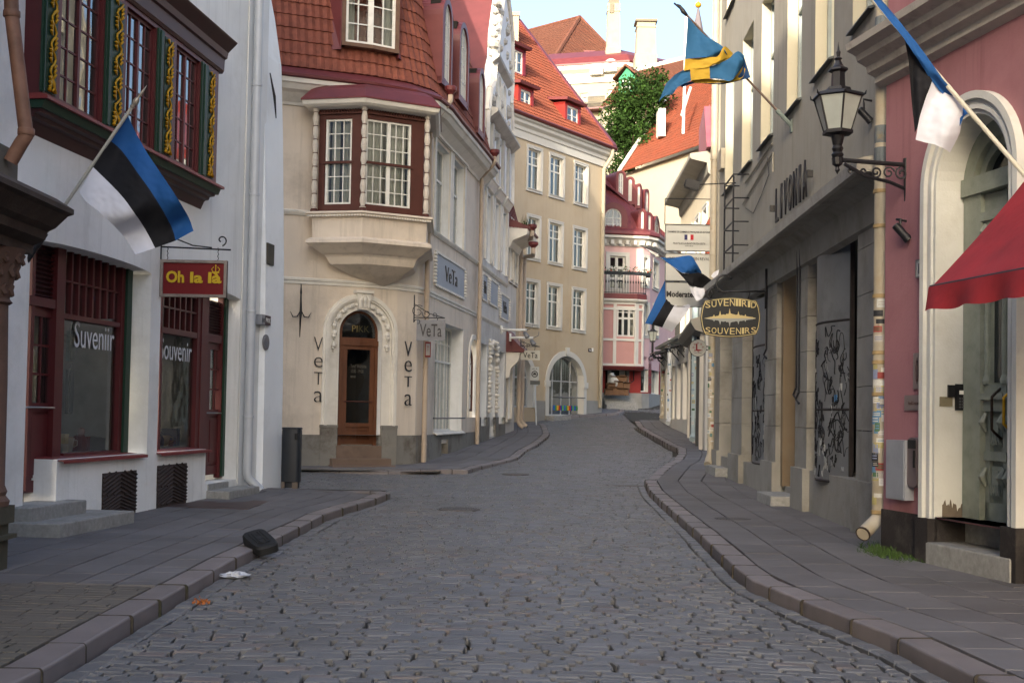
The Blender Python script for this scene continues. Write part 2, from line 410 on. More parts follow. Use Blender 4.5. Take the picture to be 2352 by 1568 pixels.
# ------------------------------------------------------------------ ground, road, pavements, kerbs
def warp(x, y):
    return (x+.007*noise.noise(Vector((x*5,y*5,9))), y+.28*noise.noise(Vector((x*.22,y*.16,7)))+.009*noise.noise(Vector((x*4,y*4,5))))
def pave(name, y0, y1, rowh, fL, fR, w, gap, zf, mats, jit=.008, bev=.02, wj=.25, pick=None, seed=1, th=.05, rag=.0, gapy=None, bz=.55):
    gapy=gapy or gap
    rnd=random.Random(seed); b=MB(); y=y0
    while y<y1:
        rh=rowh*(1+rnd.uniform(-.12,.12)); ym=y+rh/2; a=fL(ym); c=fR(ym); x=a-(rnd.random()*w if rag else 0)
        first=True
        while x<c-.05:
            ww=w*(1+rnd.uniform(-wj,wj))
            if first and not rag: ww*=rnd.uniform(.4,1); first=False
            x2=min(x+ww,c)
            if c-x2<w*.25: x2=c
            xs=max(x,a)
            if x2-xs>w*.15:
                g=gap*rnd.uniform(.5,1.8)*.5; g2=gapy*rnd.uniform(.4,1.6)*.5; dz=rnd.uniform(-jit,jit); tx=rnd.uniform(-jit,jit)*.8; ty=rnd.uniform(-jit,jit)*.8
                q=[(xs+g,y+g2),(x2-g,y+g2),(x2-g,y+rh-g2),(xs+g,y+rh-g2)]
                q=[(px+rnd.uniform(-g,g)*.7,py+rnd.uniform(-g2,g2)*.7) for px,py in q]
                k=[tx+ty,-tx+ty,-tx-ty,tx-ty]
                W=[warp(*p) for p in q]; zz=[zf(*p)+dz for p in W]
                cx=sum(p[0] for p in W)/4; cy=sum(p[1] for p in W)/4
                def ins(p,e): 
                    dx,dy=cx-p[0],cy-p[1]; return (p[0]+max(-e,min(e,dx)),p[1]+max(-e,min(e,dy)))
                low=[(p[0],p[1],z-th) for p,z in zip(W,zz)]
                mid=[(p[0],p[1],z-bev*bz) for p,z in zip(W,zz)]
                top=[(*ins(p,bev*.8),z+o) for p,z,o in zip(W,zz,k)]
                b.mi=pick(rnd,(xs+x2)/2,ym) if pick else 0
                b.ix(low+mid+top,[(8,9,10,11)]+[(i,(i+1)%4,4+(i+1)%4,4+i) for i in range(4)]+[(4+i,4+(i+1)%4,8+(i+1)%4,8+i) for i in range(4)])
            x=x2 if x2>x else x+w
        y+=rh
    o=b.build(name,mats); tag(o,kind='structure'); return o
def sheet(name, xs, ys, zf, mat, warpx=None):
    b=MB(); n=len(xs)
    V=[(x if not warpx else warpx(x,y),y,zf(x,y)) for y in ys for x in xs]
    b.ix(V,[(j*n+i,j*n+i+1,(j+1)*n+i+1,(j+1)*n+i) for j in range(len(ys)-1) for i in range(n-1)])
    o=b.build(name,mat); tag(o,kind='structure'); return o
def lanes(name,y0,y1,fx0,sgn,n,w,L,zf,mat,seed):
    """slabs laid in long courses that follow the kerb, cross joints staggered from course to course"""
    rnd=random.Random(seed); b=MB(); off=0.
    for k in range(n):
        ww=w*rnd.uniform(.85,1.2); y=y0-(rnd.random()*L)
        while y<y1:
            l=L*rnd.uniform(.6,1.25); e=min(y+l,y1); a=max(y,y0); y+=l
            if e-a<.12: continue
            g=rnd.uniform(.006,.013); g2=rnd.uniform(.008,.014); dz=rnd.uniform(-.003,.003); j=lambda: rnd.uniform(-.004,.004)
            wob=lambda yy,o: fx0(yy)+sgn*(o+.02*noise.noise(Vector((yy*.4,o*3,seed))))
            q=[(wob(a,off)+sgn*g,a+g2),(wob(a,off+ww)-sgn*g,a+g2+j()),(wob(e,off+ww)-sgn*g,e-g2+j()),(wob(e,off)+sgn*g,e-g2)]
            if sgn<0: q=[q[1],q[0],q[3],q[2]]
            z=[zf(*p_)+dz+rnd.uniform(-.0015,.0015) for p_ in q]; cx=sum(p_[0] for p_ in q)/4; cy=sum(p_[1] for p_ in q)/4
            lo=[(p_[0],p_[1],zz-.05) for p_,zz in zip(q,z)]; md=[(p_[0],p_[1],zz-.004) for p_,zz in zip(q,z)]; tp=[(p_[0]+math.copysign(.006,cx-p_[0]),p_[1]+math.copysign(.006,cy-p_[1]),zz) for p_,zz in zip(q,z)]
            b.ix(lo+md+tp,[(8,9,10,11)]+[(i,(i+1)%4,4+(i+1)%4,4+i) for i in range(4)]+[(4+i,4+(i+1)%4,8+(i+1)%4,8+i) for i in range(4)])
        off+=ww
    o=b.build(name,mat); tag(o,kind='structure'); return o
m_joint=M('joint_earth','#3a352e',.95,.3,6,.7,'#2f3a1c',2.5,.5,60)
m_sett=M('sett_granite','#595a5c',.45,.14,1.3,.4,'#5f594f',.45,.35,90,island=.2,spec=.5)
m_sett2=M('sett_reddish','#605a58',.5,.15,1.3,.4,'#6d655b',.45,.35,90,island=.2,spec=.45)
m_slab=M('slab_concrete','#646263',.75,.14,1.1,.5,'#4d4a45',.6,.35,120,island=.13)
m_brick=M('slab_small','#5d5953',.85,.12,1.1,.5,'#4a4b3d',.5,.35,120,island=.1)
m_kerb=M('kerb_granite','#736c6b',.5,.14,2.2,.35,'#4e4644',1.5,.3,150,island=.12,spec=.45)
m_earth=M('earth','#4a473f',.95,.2,.3)
ys_=[-80,-40,0,10]+[18+i*2 for i in range(42)]+[110,130,160,300,900]
sheet('ground',[-300,-60,-20,-8,0,8,20,60,300],ys_,lambda x,y: gnd(y)-.32,m_earth)
KL=[(-3.0,2.5)]+[tuple(atg(*p,-.11))[:2] for p in [(112,1568),(306,1445),(539,1305),(746,1196),(801,1177),(856,1161),(896,1144)]]
KR=[(3.3,3)]+[tuple(atg(*p,-.11))[:2] for p in [(2190,1566),(2041,1489),(1862,1416),(1730,1358),(1687,1325),(1599,1235),(1548,1190),(1493,1138),(1481,1112),(1506,1091),(1522,1077),(1547,1064),(1557,1049),(1557,1036),(1538,1028),(1515,1014),(1490,1001),(1465,985),(1458,972)]]
K2=[(-5.2,30.6)]+[tuple(atg(*p,-.11))[:2] for p in [(919,1089),(1014,1087),(1074,1088),(1100,1080),(1173,1064),(1189,1058),(1208,1042),(1236,1026),(1258,1007),(1262,1001),(1255,983),(1249,978)]]
K3=[(-1.2,57.6)]+[tuple(atg(*p,-.11))[:2] for p in [(1204,969),(1268,963),(1331,958),(1420,953)]]+[(6.2,66.6),(6.3,68)]
def fx(K): 
    T=sorted([(y,x) for x,y in K]); return lambda y: interp(T,y)
xKR=fx(KR); xKL=fx(KL); xK2=fx(K2[3:]); xK3=fx(K3)
def roadL(y):
    if y<23.9: return xKL(y)
    if y<31.0: return -11.
    if y<57.3: return xK2(y)
    if y<58.6: return -4.
    if y<66.6: return xK3(y)
    return 3.
def roadR(y):
    if y<61: return xKR(y)
    return 8+ (y-61)*1.2
camber=lambda x,y: .05*math.exp(-((x+.1)/1.6)**2)
zroad=lambda x,y: gnd(y)-.125+camber(x,y)+.035*noise.noise(Vector((x*.5,y*.4,0)))-(.02 if False else 0)
sheet('road_bed',[0,.15,.3,.45,.6,.75,.9,1],[2+i*1. for i in range(76)],lambda u,y: gnd(y)-.185+.04*math.exp(-((roadL(y)+(roadR(y)-roadL(y))*u+.1)/1.6)**2),m_joint,warpx=lambda u,y: roadL(y)-.1+(roadR(y)-roadL(y)+.2)*u)
pave('road',5.2,57.3,.125,lambda y: roadL(y)+.17*(y<23.9),lambda y: roadR(y)-.17,.24,.027,zroad,[m_sett,m_sett2],.004,.015,.35,gapy=.009,bz=.6,pick=lambda r,x,y: int(r.random()<.06),seed=3,rag=1)
pave('road',57.3,75,.2,roadL,roadR,.3,.02,zroad,[m_sett],.008,.02,.3,seed=4,rag=1)
# gutter rows of setts laid along each kerb
def rowalong(K, inset, w, L, seed, name='road', mat=None, top=-.112, side=1, ymax=200):
    rnd=random.Random(seed); b=MB()
    f=Fac(K,side); s=.05
    while s<f.L-.1:
        l=L*rnd.uniform(.75,1.3); g=.012; e=min(s+l,f.L)
        if f.pt(s,0).y<ymax:
            ring=[]
            dz=rnd.uniform(-.008,.008)
            P=[f.pt(s+g,0,inset+g),f.pt(e-g,0,inset+g),f.pt(e-g,0,inset+w-g),f.pt(s+g,0,inset+w-g)]
            c=sum(P,Vector())/4; lo=[(p.x,p.y,gnd(p.y)+top-.07) for p in P]; md=[(p.x,p.y,gnd(p.y)+top-.014+dz) for p in P]
            tp=[]
            for p in P:
                q=p+(c-p).normalized()*.03; tp.append((q.x,q.y,gnd(q.y)+top+dz))
            b.ix(lo+md+tp,[(8,9,10,11)]+[(i,(i+1)%4,4+(i+1)%4,4+i) for i in range(4)]+[(4+i,4+(i+1)%4,8+(i+1)%4,8+i) for i in range(4)])
        s+=l
    o=b.build(name,mat or m_sett); tag(o,kind='structure'); return o
rowalong(KL,.01,.17,.26,5,side=1); rowalong(KR[:14],.01,.17,.26,6,side=-1); rowalong(K2[3:],.01,.17,.26,8,side=1)
def kerb(K, side, seed, h=.0, flush=None, W=.26, L=1.05):
    """granite kerbstones along K (road edge); the pavement lies on the other side"""
    rnd=random.Random(seed); f=Fac(K,side); b=MB(); jb=MB(); s=0.
    while s<f.L-.05:
        l=L*rnd.uniform(.75,1.25); e=min(s+l,f.L)
        if f.L-e<.3: e=f.L
        dz=rnd.uniform(-.003,.003); dd=rnd.uniform(-.01,.01); g=.002
        rings=[]
        for q in [s+g]+[t for t in f.S if s+.05<t<e-.05]+[e-g]:
            zz=gnd(f.pt(q,0).y)+h+dz
            if flush: zz-=flush(q)
            bt=gnd(f.pt(q,0).y)-.3
            pr=[(-W+dd,bt),(dd,bt),(dd-.004,zz-.022),(dd-.008,zz-.01),(dd-.02,zz-.001),(-W*.5+dd,zz+.001),(-W+.01+dd,zz-.002),(-W+dd,zz-.012)]
            rings.append([f.pt(q,z,d) for d,z in pr])
        b.sweep(rings)
        if e<f.L-.1:
            jr=[]
            for q in (e-.007,e+.007):
                zz=gnd(f.pt(q,0).y)+h-(flush(q) if flush else 0); bt=zz-.3
                jr.append([f.pt(q,z,d) for d,z in [(-W,bt),(.013,bt),(.011,zz-.024),(.004,zz-.008),(-.01,zz+.0045),(-W,zz+.004)]])
            jb.sweep(jr)
        s=e
    if jb.v: tag(jb.build('kerb_joint',m_joint),kind='structure')
    o=b.build('kerb',m_kerb); tag(o,kind='structure'); return f
kerb(KL+[(-2.55,24.1),(-3.1,24.45),(-4.6,24.6)],1,11,flush=lambda s: max(0,min(.1,(s-21.9)*.06)))
kerb(KR,-1,12,flush=lambda s: .075*max(0,1-abs(s-27.)/1.2))
kerb(K2+[(-.2,58.2)],1,13,flush=lambda s: max(0,.1*(1-s/3.2)))
kerb(K3,1,14)
zs_=lambda x,y: gnd(y)+.004*noise.noise(Vector((x,y,2)))
FWX=lambda y: -6.17+.124*(y-14.5)
# left pavement: slabs up to the corner, small paving nearest the camera
sheet('pavement_bed',[0,.33,.66,1],[3+i for i in range(23)],lambda u,y: gnd(y)-.05,m_joint,warpx=lambda u,y: -9+(xKL(y)-.2+9)*u)
lanes('pavement',11.05,24.6,lambda y: (xKL(y) if y<23.6 else xKL(23.7)-(y-23.6)*2.4)-.272,-1,9,.42,.68,zs_,m_slab,21)
pave('pavement',4.5,11.0,.115,lambda y: -7.5,lambda y: xKL(y)-.272,.24,.010,zs_,[m_brick],.002,.003,.08,seed=22,rag=1)
# pavement before the corner shop and its row
F_V=None
def faceV(y): return interp([(30.4,-9),(31.2,-5.9),(31.95,-3.9),(32.5,-3.1),(33.2,-2.55),(34.2,-2.3),(35.6,-2.1),(42,-1.15),(51,.15),(55,.2),(58,-3)],y)
sheet('pavement_bed',[0,.33,.66,1],[30.5+i for i in range(28)],lambda u,y: gnd(y)-.05,m_joint,warpx=lambda u,y: -9+(fx(K2[1:])(max(y,31.2))-.2+9)*u)
lanes('pavement',30.8,57.6,lambda y: (xK2(y) if y>31.1 else -1.4-(31.1-y)*3)-.275,-1,8,.5,.8,zs_,m_slab,23)
sheet('pavement_bed',[0,.5,1],[57+i for i in range(13)],lambda u,y: gnd(y)-.05,m_joint,warpx=lambda u,y: -6+(xK3(y)-.2+6)*u)
pave('pavement',58.2,68,.5,lambda y: -3.,lambda y: xK3(y)-.3,.7,.014,zs_,[m_slab],.004,.008,.2,seed=24,rag=1)
# right pavement
def faceR(y): return interp([(3,6.8),(11.8,5.35),(14.9,4.7),(17.6,5.0),(32.6,5.5),(33.2,9.5),(46,9),(61,7.6)],y)
sheet('pavement_bed',[0,.33,.66,1],[3+i for i in range(59)],lambda u,y: gnd(y)-.05,m_joint,warpx=lambda u,y: xKR(y)+.2+(faceR(y)+1.2-xKR(y))*u)
lanes('pavement',3.5,61,lambda y: xKR(y)+.275,1,9,.5,.8,zs_,m_slab,25)
sheet('pavement_bed',[0,.5,1],[33,40,46,52,62,75],lambda u,y: gnd(y)-.09,m_joint,warpx=lambda u,y: 6+12*u)
# ------------------------------------------------------------------ shared materials
m_white=M('white_plaster','#e8e9e7',.9,.07,.7,.5,'#b4b4ab',.5,.25,30,streak=.3)
m_whitep=M('white_paint','#dcdcd6',.6,.05,2)
m_maroon=M('maroon_paint','#53191c',.5,.12,3,spec=.5)
m_maroon2=M('dark_maroon_paint','#3b1518',.5,.12,3,spec=.5)
m_green=M('green_paint','#1f3a2c',.5,.1,3)
m_gold=M('gold_paint','#b98d1e',.4,.15,9,metal=.3)
m_sill=M('red_sheet_metal','#7d3534',.45,.15,3,.3,'#553030',2)
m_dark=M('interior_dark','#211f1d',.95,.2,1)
m_room=M('interior_shop','#8c887e',.95,.3,1.5)
m_black=M('black_iron','#15151a',.5,.1,5,spec=.5)
m_brownpl=M('hatch_wood','#3a302d',.75,.2,6,.4,'#1f1a19',4,.4,60)
m_gran=M('granite_grey','#8f8f8c',.75,.2,14,.4,'#5d5a55',2,.25,150)
m_zinc=M('zinc_pipe','#bcc1c6',.45,.06,2,.2,'#8d9298',1.5,metal=.1)
m_curt=M('curtain_white','#b5b2a6',.9,.08,4)
m_glass=glassmat('window_glass',(.75,.8,.8),.3)
m_glass2=glassmat('window_glass_reflecting',(.55,.6,.62),1.0)
m_steel=M('steel','#9a9a9a',.35,.05,3,metal=.8)
m_brownst=M('brown_sandstone','#5f4a41',.85,.15,2,.5,'#33291f',1.2,.3,40)
m_pinkst=M('pinkish_render','#967d74',.85,.1,1.5,.4,'#6a5148',1,.2,30)
def pbox(b,F,x0,x1,y0,y1,d0,d1):
    a,c,e,g=F.rect(x0,x1,y0,y1,d1); b.fbox(F,a,c,e,g,d0,d1)
def cbrd(b,F,a,c,e,g,d0,d1): b.fbox(F,a,c,e,g,d0,d1)
# ------------------------------------------------------------------ brown stone porch building at the far left
bb=empty('stone_house',(-5.6,9,0),'brown sandstone house with a carved column and heavy cornice at the left edge','house')
b=MB(); zt=14.
prof=[(-7,3.11),(-4.84,3.11),(-4.84,3.2),(-4.72,3.26),(-4.70,3.34),(-4.62,3.38),(-4.5,3.5),(-4.44,3.52),(-4.44,3.57),(-4.62,3.68),(-4.95,3.72),(-7,3.72)]
b.sweep([[Vector((x,y,z)) for x,z in prof] for y in (12.22,3.)]); b.build('cornice',M('cornice_stone','#3e342e',.85,.2,3,.4,'#55554a',1.5,.3,40),bb)
b=MB(); b.box(-9,-4.93,3,12.0,3.7,4.02); b.box(-9,-4.98,3,11.95,4.0,4.12); b.build('stone_course',M('grey_stone','#66625a',.9,.2,3,.4,'#44413b',2,.3,30),bb)
b=MB(); b.box(-9.5,-5.12,3,11.9,4.1,zt); b.box(-9.5,-5.3,3,12.0,-.2,3.15); b.build('wall',m_pinkst,bb)
b=MB(); b.lathe((-5.09,11.8,.62),[(.24,0),(.25,.05),(.21,.1),(.225,.14),(.2,.2),(.195,1.2),(.18,1.95)],24)
b.build('column',m_brownst,bb,smooth=True,autos=True)
b=MB(); rnd=random.Random(4)
b.lathe((-5.09,11.8,2.57),[(.19,0),(.22,.02),(.19,.06),(.24,.3),(.3,.48),(.33,.54)],20)
for k in range(12):
    a=k*math.pi/6
    for zz,rr,ss in ((2.72,.22,.06),(2.9,.27,.07),(3.02,.31,.055)):
        c=Vector((-5.09+rr*math.cos(a+zz),11.8+rr*math.sin(a+zz),zz)); b.tube([c-Vector((0,0,ss)),c+Vector((.04*math.cos(a),.04*math.sin(a),0)),c+Vector((0,0,ss*.8))],[.02,.04,.02],6)
b.build('capital',m_brownst,bb,smooth=True,autos=True)
b=MB(); b.box(-6.2,-4.86,11.5,12.02,.45,.62); b.box(-6.2,-4.9,11.5,11.98,-.2,.45); b.box(-6.2,-4.84,11.48,12.04,.3,.34); b.build('plinth',M('plinth_stone','#4d4a3e',.9,.2,3,.5,'#33352a',2,.3,40),bb)
b=MB(); q=11.7
b.tube([at(24,-60,q),at(27,34,q),at(58,290,q),at(60,312,q),at(48,330,q),at(24,372,q)],.068,12)
for p in ((27,34),(60,305)): b.lathe(at(p[0],p[1],q),[(.075,-.03),(.08,-.02),(.08,.03),(.075,.04)],12)
b.build('drainpipe',M('rusty_copper','#6b4f42',.6,.3,5,.6,'#43352a',3),bb,smooth=True,autos=True)
# unseen houses added behind the viewpoint to block the sun and shade the street
def backhouse(name,x0,x1,y0,y1,h,mat,label):
    t=empty(name,((x0+x1)/2,(y0+y1)/2,0),label,'house'); b=MB(); b.box(x0,x1,y0,y1,-.3,h); b.build('wall',mat,t)
    b=MB(); xm=(x0+x1)/2; b.prism([(x0-.3,y0,h),(x1+.3,y0,h),(xm,y0,h+5)],(0,y1-y0,0)); b.build('roof',M('dull_tile','#6b3a2a',.85,.2,2),t)
backhouse('shading_house',-16,-6.9,-14,2.9,16,m_white,'tall pale house added behind the viewpoint on the left to shade the street')
backhouse('shading_house',-20,-8.5,-34,-14.2,21,m_white,'taller pale house added further back behind the viewpoint to shade the street')
# ------------------------------------------------------------------ white house with the souvenir shop
F_W=Fac([(-6.44,12.3),(-4.98,24.1)],1)
W=empty('white_house',(-6,18,0),'white plastered house with a souvenir shop and a maroon painted bay window','house')
D=-.32
o1=F_W.rect(60,294,566,1128,0); o2=F_W.rect(366,518,600,1100,0)
s1a=F_W.uv(60,900)[0]; s1b=F_W.uv(341,900)[0]; s2a=F_W.uv(364,900)[0]; s2b=F_W.uv(547,900)[0]
z1t=F_W.uv(175,571)[1]; z2t=F_W.uv(440,640)[1]; z2t=z1t+.02
zsill=F_W.uv(200,1050)[1]
h1=(s1a,s1b,.30,z1t+.02,.05,.40); h2=(s2a,s2b,.28,z2t-.02,.05,.40)
wall(F_W,0,F_W.L,-.3,14.6,[h1,h2],.4,[m_white],W)
b=MB()
sm1=F_W.uv(133,1000)[0]; sm2=F_W.uv(474,1000)[0]
b.fbox(F_W,sm1,s1b+.01,-.3,zsill,-.45,-.003); b.fbox(F_W,s2a-.01,sm2,-.3,zsill,-.45,-.003)
b.build('window_parapet',m_white,W)
# far end: battered buttress
bt=[(0,0),(2.5,-.01),(5,-.05),(7.5,-.13),(9,-.2),(10,-.36),(11.2,-.62)]
b=MB(); b.sweep([[Vector((-5.3,24.0,z-.3)),Vector((-4.86+e,24.0,z-.3)),Vector((-4.70+e,25.08,z-.3)),Vector((-5.3,25.08,z-.3))] for z,e in bt]); b.build('buttress',M('white_plaster_bright','#eef1f2',.9,.05,.8,.4,'#a7a79f',.5,.2,30),W)
b=MB(); b.box(-12,-5.3,24.2,25.0,-.3,14.4); b.prism([(-12,12.3,14.3),(-6.3,12.3,14.3),(-9,12.3,19.5)],(0,12.8,0)); b.build('end_wall',m_white,W)
# roof
b=MB(); b.prism([(-6.1,12.1,14.4),(-9.2,12.1,20.),(-12.4,12.1,14.4)],(1.0,13,0)); b.build('roof',M('red_tile_plain','#8a3f2a',.85,.2,3),W)  # out of view; wall and ridge raised to keep sun off the right row
def louvre(F,x0,x1,y0,y1,d,mat,parent,n=14):
    a,c,e,g=F.rect(x0,x1,y0,y1,d); b=MB()
    b.fbox(F,a,c,e,g,d-.06,d-.04)
    for i in range(n):
        z=e+(g-e)*(i+.5)/n; h=(g-e)/n*.32
        b.sweep([[F.pt(s,z-h,d-.0),F.pt(s,z-h*.6,d+.012),F.pt(s,z+h,d-.035),F.pt(s,z+h*.5,d-.04)] for s in (a,c)])
    return b.build('louvre',mat,parent)
def souvenirs(F,s0,s1,z,d,n,seed,lab):
    rnd=random.Random(seed); cols=['#8a6a3c','#7a3b2c','#c9b68a','#3b3f57','#a08a70','#27262b','#b8b0a0','#8c2f28']
    t=empty('display_table',F.pt((s0+s1)/2,0,d),'low pale table in the shop window '+lab,'table'); b=MB()
    b.fbox(F,s0,s1,z-.05,z,d-.28,d+.22); b.build('table_top',M('table_wood','#a79c86',.7,.1,4),t)
    for q in (s0+.05,s1-.05):
        bb_=MB(); bb_.fbox(F,q-.03,q+.03,0.3,z-.05,d-.2,d+.1); bb_.build('leg',M('table_wood'),t)
    for i in range(n):
        p=F.pt(s0+.1+(s1-s0-.2)*(i+.5*rnd.random())/n,z,d+rnd.uniform(-.15,.15)); h=rnd.uniform(.14,.36); r=h*rnd.uniform(.22,.42); b=MB(); c=cols[rnd.randrange(8)]
        kind=rnd.randrange(3)
        if kind==0: b.lathe(p,[(r*.8,0),(r,h*.2),(r*.9,h*.5),(r*.45,h*.68),(r*.6,h*.8),(r*.5,h*.93),(0.001,h)],12); nm,lb='figurine','small painted figurine'
        elif kind==1: b.obox(p+Vector((0,0,h*.4)),(1,0,0),(0,1,0),(0,0,1),r,r*.7,h*.4); b.obox(p+Vector((0,0,h*.83)),(1,0,0),(0,1,0),(0,0,1),r*1.06,r*.76,h*.04); nm,lb='gift_box','small lidded gift box'
        else: b.lathe(p,[(r*.7,0),(r*.75,h*.1),(r,h*.6),(r*.95,h*.62),(r*.6,h*.15)],12); b.tube([p+Vector((r*.9,0,h*.2)),p+Vector((r*1.4,0,h*.3)),p+Vector((r*1.4,0,h*.5)),p+Vector((r*.95,0,h*.55))],.008,6); nm,lb='mug','small mug with a side handle'
        cn=dict(zip(cols,('ochre','rust brown','sand coloured','slate blue','tan','black','pale grey','red')))[c]; od=('first','second','third','fourth','fifth','sixth','seventh','eighth','ninth','tenth','eleventh','twelfth','thirteenth')[i]
        o=b.build(nm,M('sv'+c[1:],c,.6,.1,8),smooth=(kind!=1),autos=True); tag(o,'%s %s, %s from the near end, %s'%(cn,nm.replace('_',' '),od,lab),nm.replace('_',' '),'souvenirs in the shop windows')
# shopfront 1
def fr(F,d,rects,mat,parent,name,proud=.05,back=.06):
    b=MB()
    for r_ in rects:
        pr=r_[4] if len(r_)>4 else proud
        pbox(b,F,*r_[:4],d-back,d+pr)
    return b.build(name,mat,parent)
sh1=fr(F_W,D,[(127,146,560,1050,.07),(68,76,540,1125),(276,291,590,1050),(146,276,730,741,.07),(146,276,1037,1050,.06),(68,128,683,704,.06),(146,276,568,577),(146,276,656,660,.02)]+[(148+i*16.2,152+i*16.2,575,733,.02) for i in range(1,8)],m_maroon,W,'shopfront')
a,c,e,g=F_W.rect(144,278,577,1040,D)
b=MB(); b.face([F_W.pt(a,e,D-.02),F_W.pt(c,e,D-.02),F_W.pt(c,g,D-.02),F_W.pt(a,g,D-.02)]); b.build('pane',glassmat('shop_glass',(.9,.92,.9),.3,.7),sh1)
room(F_W,a-.3,c+.1,.2,z1t+.05,D-.1,2.2,m_room,sh1)
louvre(F_W,70,124,535,683,D+.01,m_maroon2,W)
b=MB(); pbox(b,F_W,289,300,592,1052,-.36,D+.09); b.build('green_edge',m_green,W)
def door(F,d,x0,x1,y0,y1,mat,parent,gy,cols,rows,panels,handle=None,name='door',mat2=None,hmat=None):
    """panelled door: frame stiles, glazed upper part, raised lower panels"""
    a,c,e,g=F.rect(x0,x1,y0,y1,d); w=c-a; zg=F.uv((x0+x1)/2,gy,d)[1]; b=MB(); st=w*.16
    b.fbox(F,a,a+st,e,g,d-.05,d); b.fbox(F,c-st,c,e,g,d-.05,d); b.fbox(F,a+st,c-st,g-st,g,d-.05,d); b.fbox(F,a+st,c-st,zg-st*.9,zg,d-.05,d); b.fbox(F,a+st,c-st,e,e+st*1.2,d-.05,d)
    b.fbox(F,a+st,c-st,e+st*1.2,zg-st*.9,d-.05,d-.03)
    for i in range(1,cols): q=a+st+(w-2*st)*i/cols; b.fbox(F,q-.015,q+.015,zg,g-st,d-.045,d-.008)
    for i in range(1,rows): q=zg+(g-st-zg)*i/rows; b.fbox(F,a+st,c-st,q-.015,q+.015,d-.045,d-.012)
    lo=e+st*1.2; hi=zg-st*.9
    for i in range(panels):
        u=lo+(hi-lo)*i/panels+.03; v=lo+(hi-lo)*(i+1)/panels-.03; b.fbox(F,a+st+.03,c-st-.03,u,v,d-.04,d-.012); b.fbox(F,a+st+.07,c-st-.07,u+.04,v-.04,d-.03,d-.001)
    o=b.build(name,mat,parent)
    g_=MB(); g_.face([F.pt(a+st,zg,d-.03),F.pt(c-st,zg,d-.03),F.pt(c-st,g-st,d-.03),F.pt(a+st,g-st,d-.03)]); g_.build('pane',m_glass,o)
    r_=room(F,a+.02,c-.02,e,g,d-.06,.6,m_dark,o)
    if handle:
        hx0,hx1,hy=handle; s0,z=F.uv(hx0,hy,d+.05); s1=F.uv(hx1,hy,d+.05)[0]; h_=MB(); h_.tube([F.pt(s0,z,d),F.pt(s0,z,d+.06),F.pt(s1,z,d+.06),F.pt(s1,z,d)],.014,8); h_.build('handle',hmat or m_steel,o,smooth=True)
    return o
dr=door(F_W,D,56,127,704,1128,m_maroon,W,925,2,3,1,(58,123,935))
ftext('lettering','Suveniir',F_W,171,262,744,802,D+.0,M('window_letters','#c9ccd0',.7),W,ext=.004)
souvenirs(F_W,F_W.uv(148,900,D)[0]+.05,F_W.uv(272,900,D)[0]-.05,zsill+.04,D-.4,13,3,'behind the first shop window')
def fillsteps(F,x0,x1,yb,dep,h,name,parent,mat):
    pass
# sills
for (x0,x1,yt,nm) in ((133,327,1056,0),(359,476,1049,0)):
    s0,z=F_W.uv(x0,yt,.0); s1=F_W.uv(x1,yt,0)[0]; b=MB(); b.fprof(F_W,s0+.0,s1,[(-.4,zsill+.03),(-.4,zsill),(.08,zsill-.025),(.085,zsill-.055),(.09,zsill-.055),(.09,zsill-.015)]); b.build('window_sill',m_sill,W)
# shopfront 2
sh2=fr(F_W,D,[(367,372,660,1046),(452,462,640,1046,.05),(461,477,640,1100,.07),(509,518,650,1095),(372,453,757,770,.06),(372,453,1032,1046,.05),(477,510,768,786,.06),(372,453,670,676),(372,453,709,713,.02)]+[(375+i*12.6,378+i*12.6,655,765,.02) for i in range(1,6)],m_maroon,W,'shopfront')
a,c,e,g=F_W.rect(368,456,660,1040,D)
b=MB(); b.face([F_W.pt(a,e,D-.02),F_W.pt(c,e,D-.02),F_W.pt(c,g,D-.02),F_W.pt(a,g,D-.02)]); b.build('pane',glassmat('shop_glass'),sh2)
room(F_W,a-.1,c+.2,.2,z2t,D-.1,2.2,m_room,sh2)
souvenirs(F_W,a+.1,c-.05,zsill+.04,D-.4,11,8,'behind the second shop window')
louvre(F_W,478,508,690,768,D+.01,m_maroon2,W,12)
door(F_W,D,474,512,786,1088,m_maroon,W,940,2,3,1,(476,507,948))
b=MB(); pbox(b,F_W,515,522,660,1092,-.36,D+.09); b.build('green_edge',m_green,W)
ftext('lettering','Souvenir',F_W,367,440,780,828,D+.0,M('window_letters'),W,ext=.004)
# a dark suitcase display and a poster seen through the glass
for F_,x0,x1,y0,y1,c_,lb in ((F_W,222,262,960,1010,'#b3a88f','cream printed cloth hung low in the first shop window'),(F_W,160,176,760,830,'#6d7c74','green pennant hanging high in the first shop window'),(F_W,400,440,880,930,'#6b5a48','brown framed print in the middle of the second shop window'),(F_W,405,435,960,1000,'#8a3a34','red scarf folded on a stand in the second shop window'),(F_W,158,185,850,950,'#242428','black framed picture standing in the first shop window'),(F_W,200,216,850,900,'#55565a','grey bag hanging in the first shop window'),(F_W,372,395,870,960,'#9a8326','yellow printed bag hanging in the second shop window')):
    b=MB(); a,c,e,g=F_.rect(x0,x1,y0,y1,D-.8); b.fbox(F_,a,c,e,g,D-.86,D-.8); b.fbox(F_,a+.03,c-.03,e+.03,g-.03,D-.8,D-.79); b.tube([F_.pt(a+.05,g,D-.83),F_.pt((a+c)/2,g+.15,D-.83),F_.pt(c-.05,g,D-.83)],.01,6)
    o=b.build('shop_display',M('disp'+c_[1:],c_,.7,.3,9)); tag(o,lb,'display')
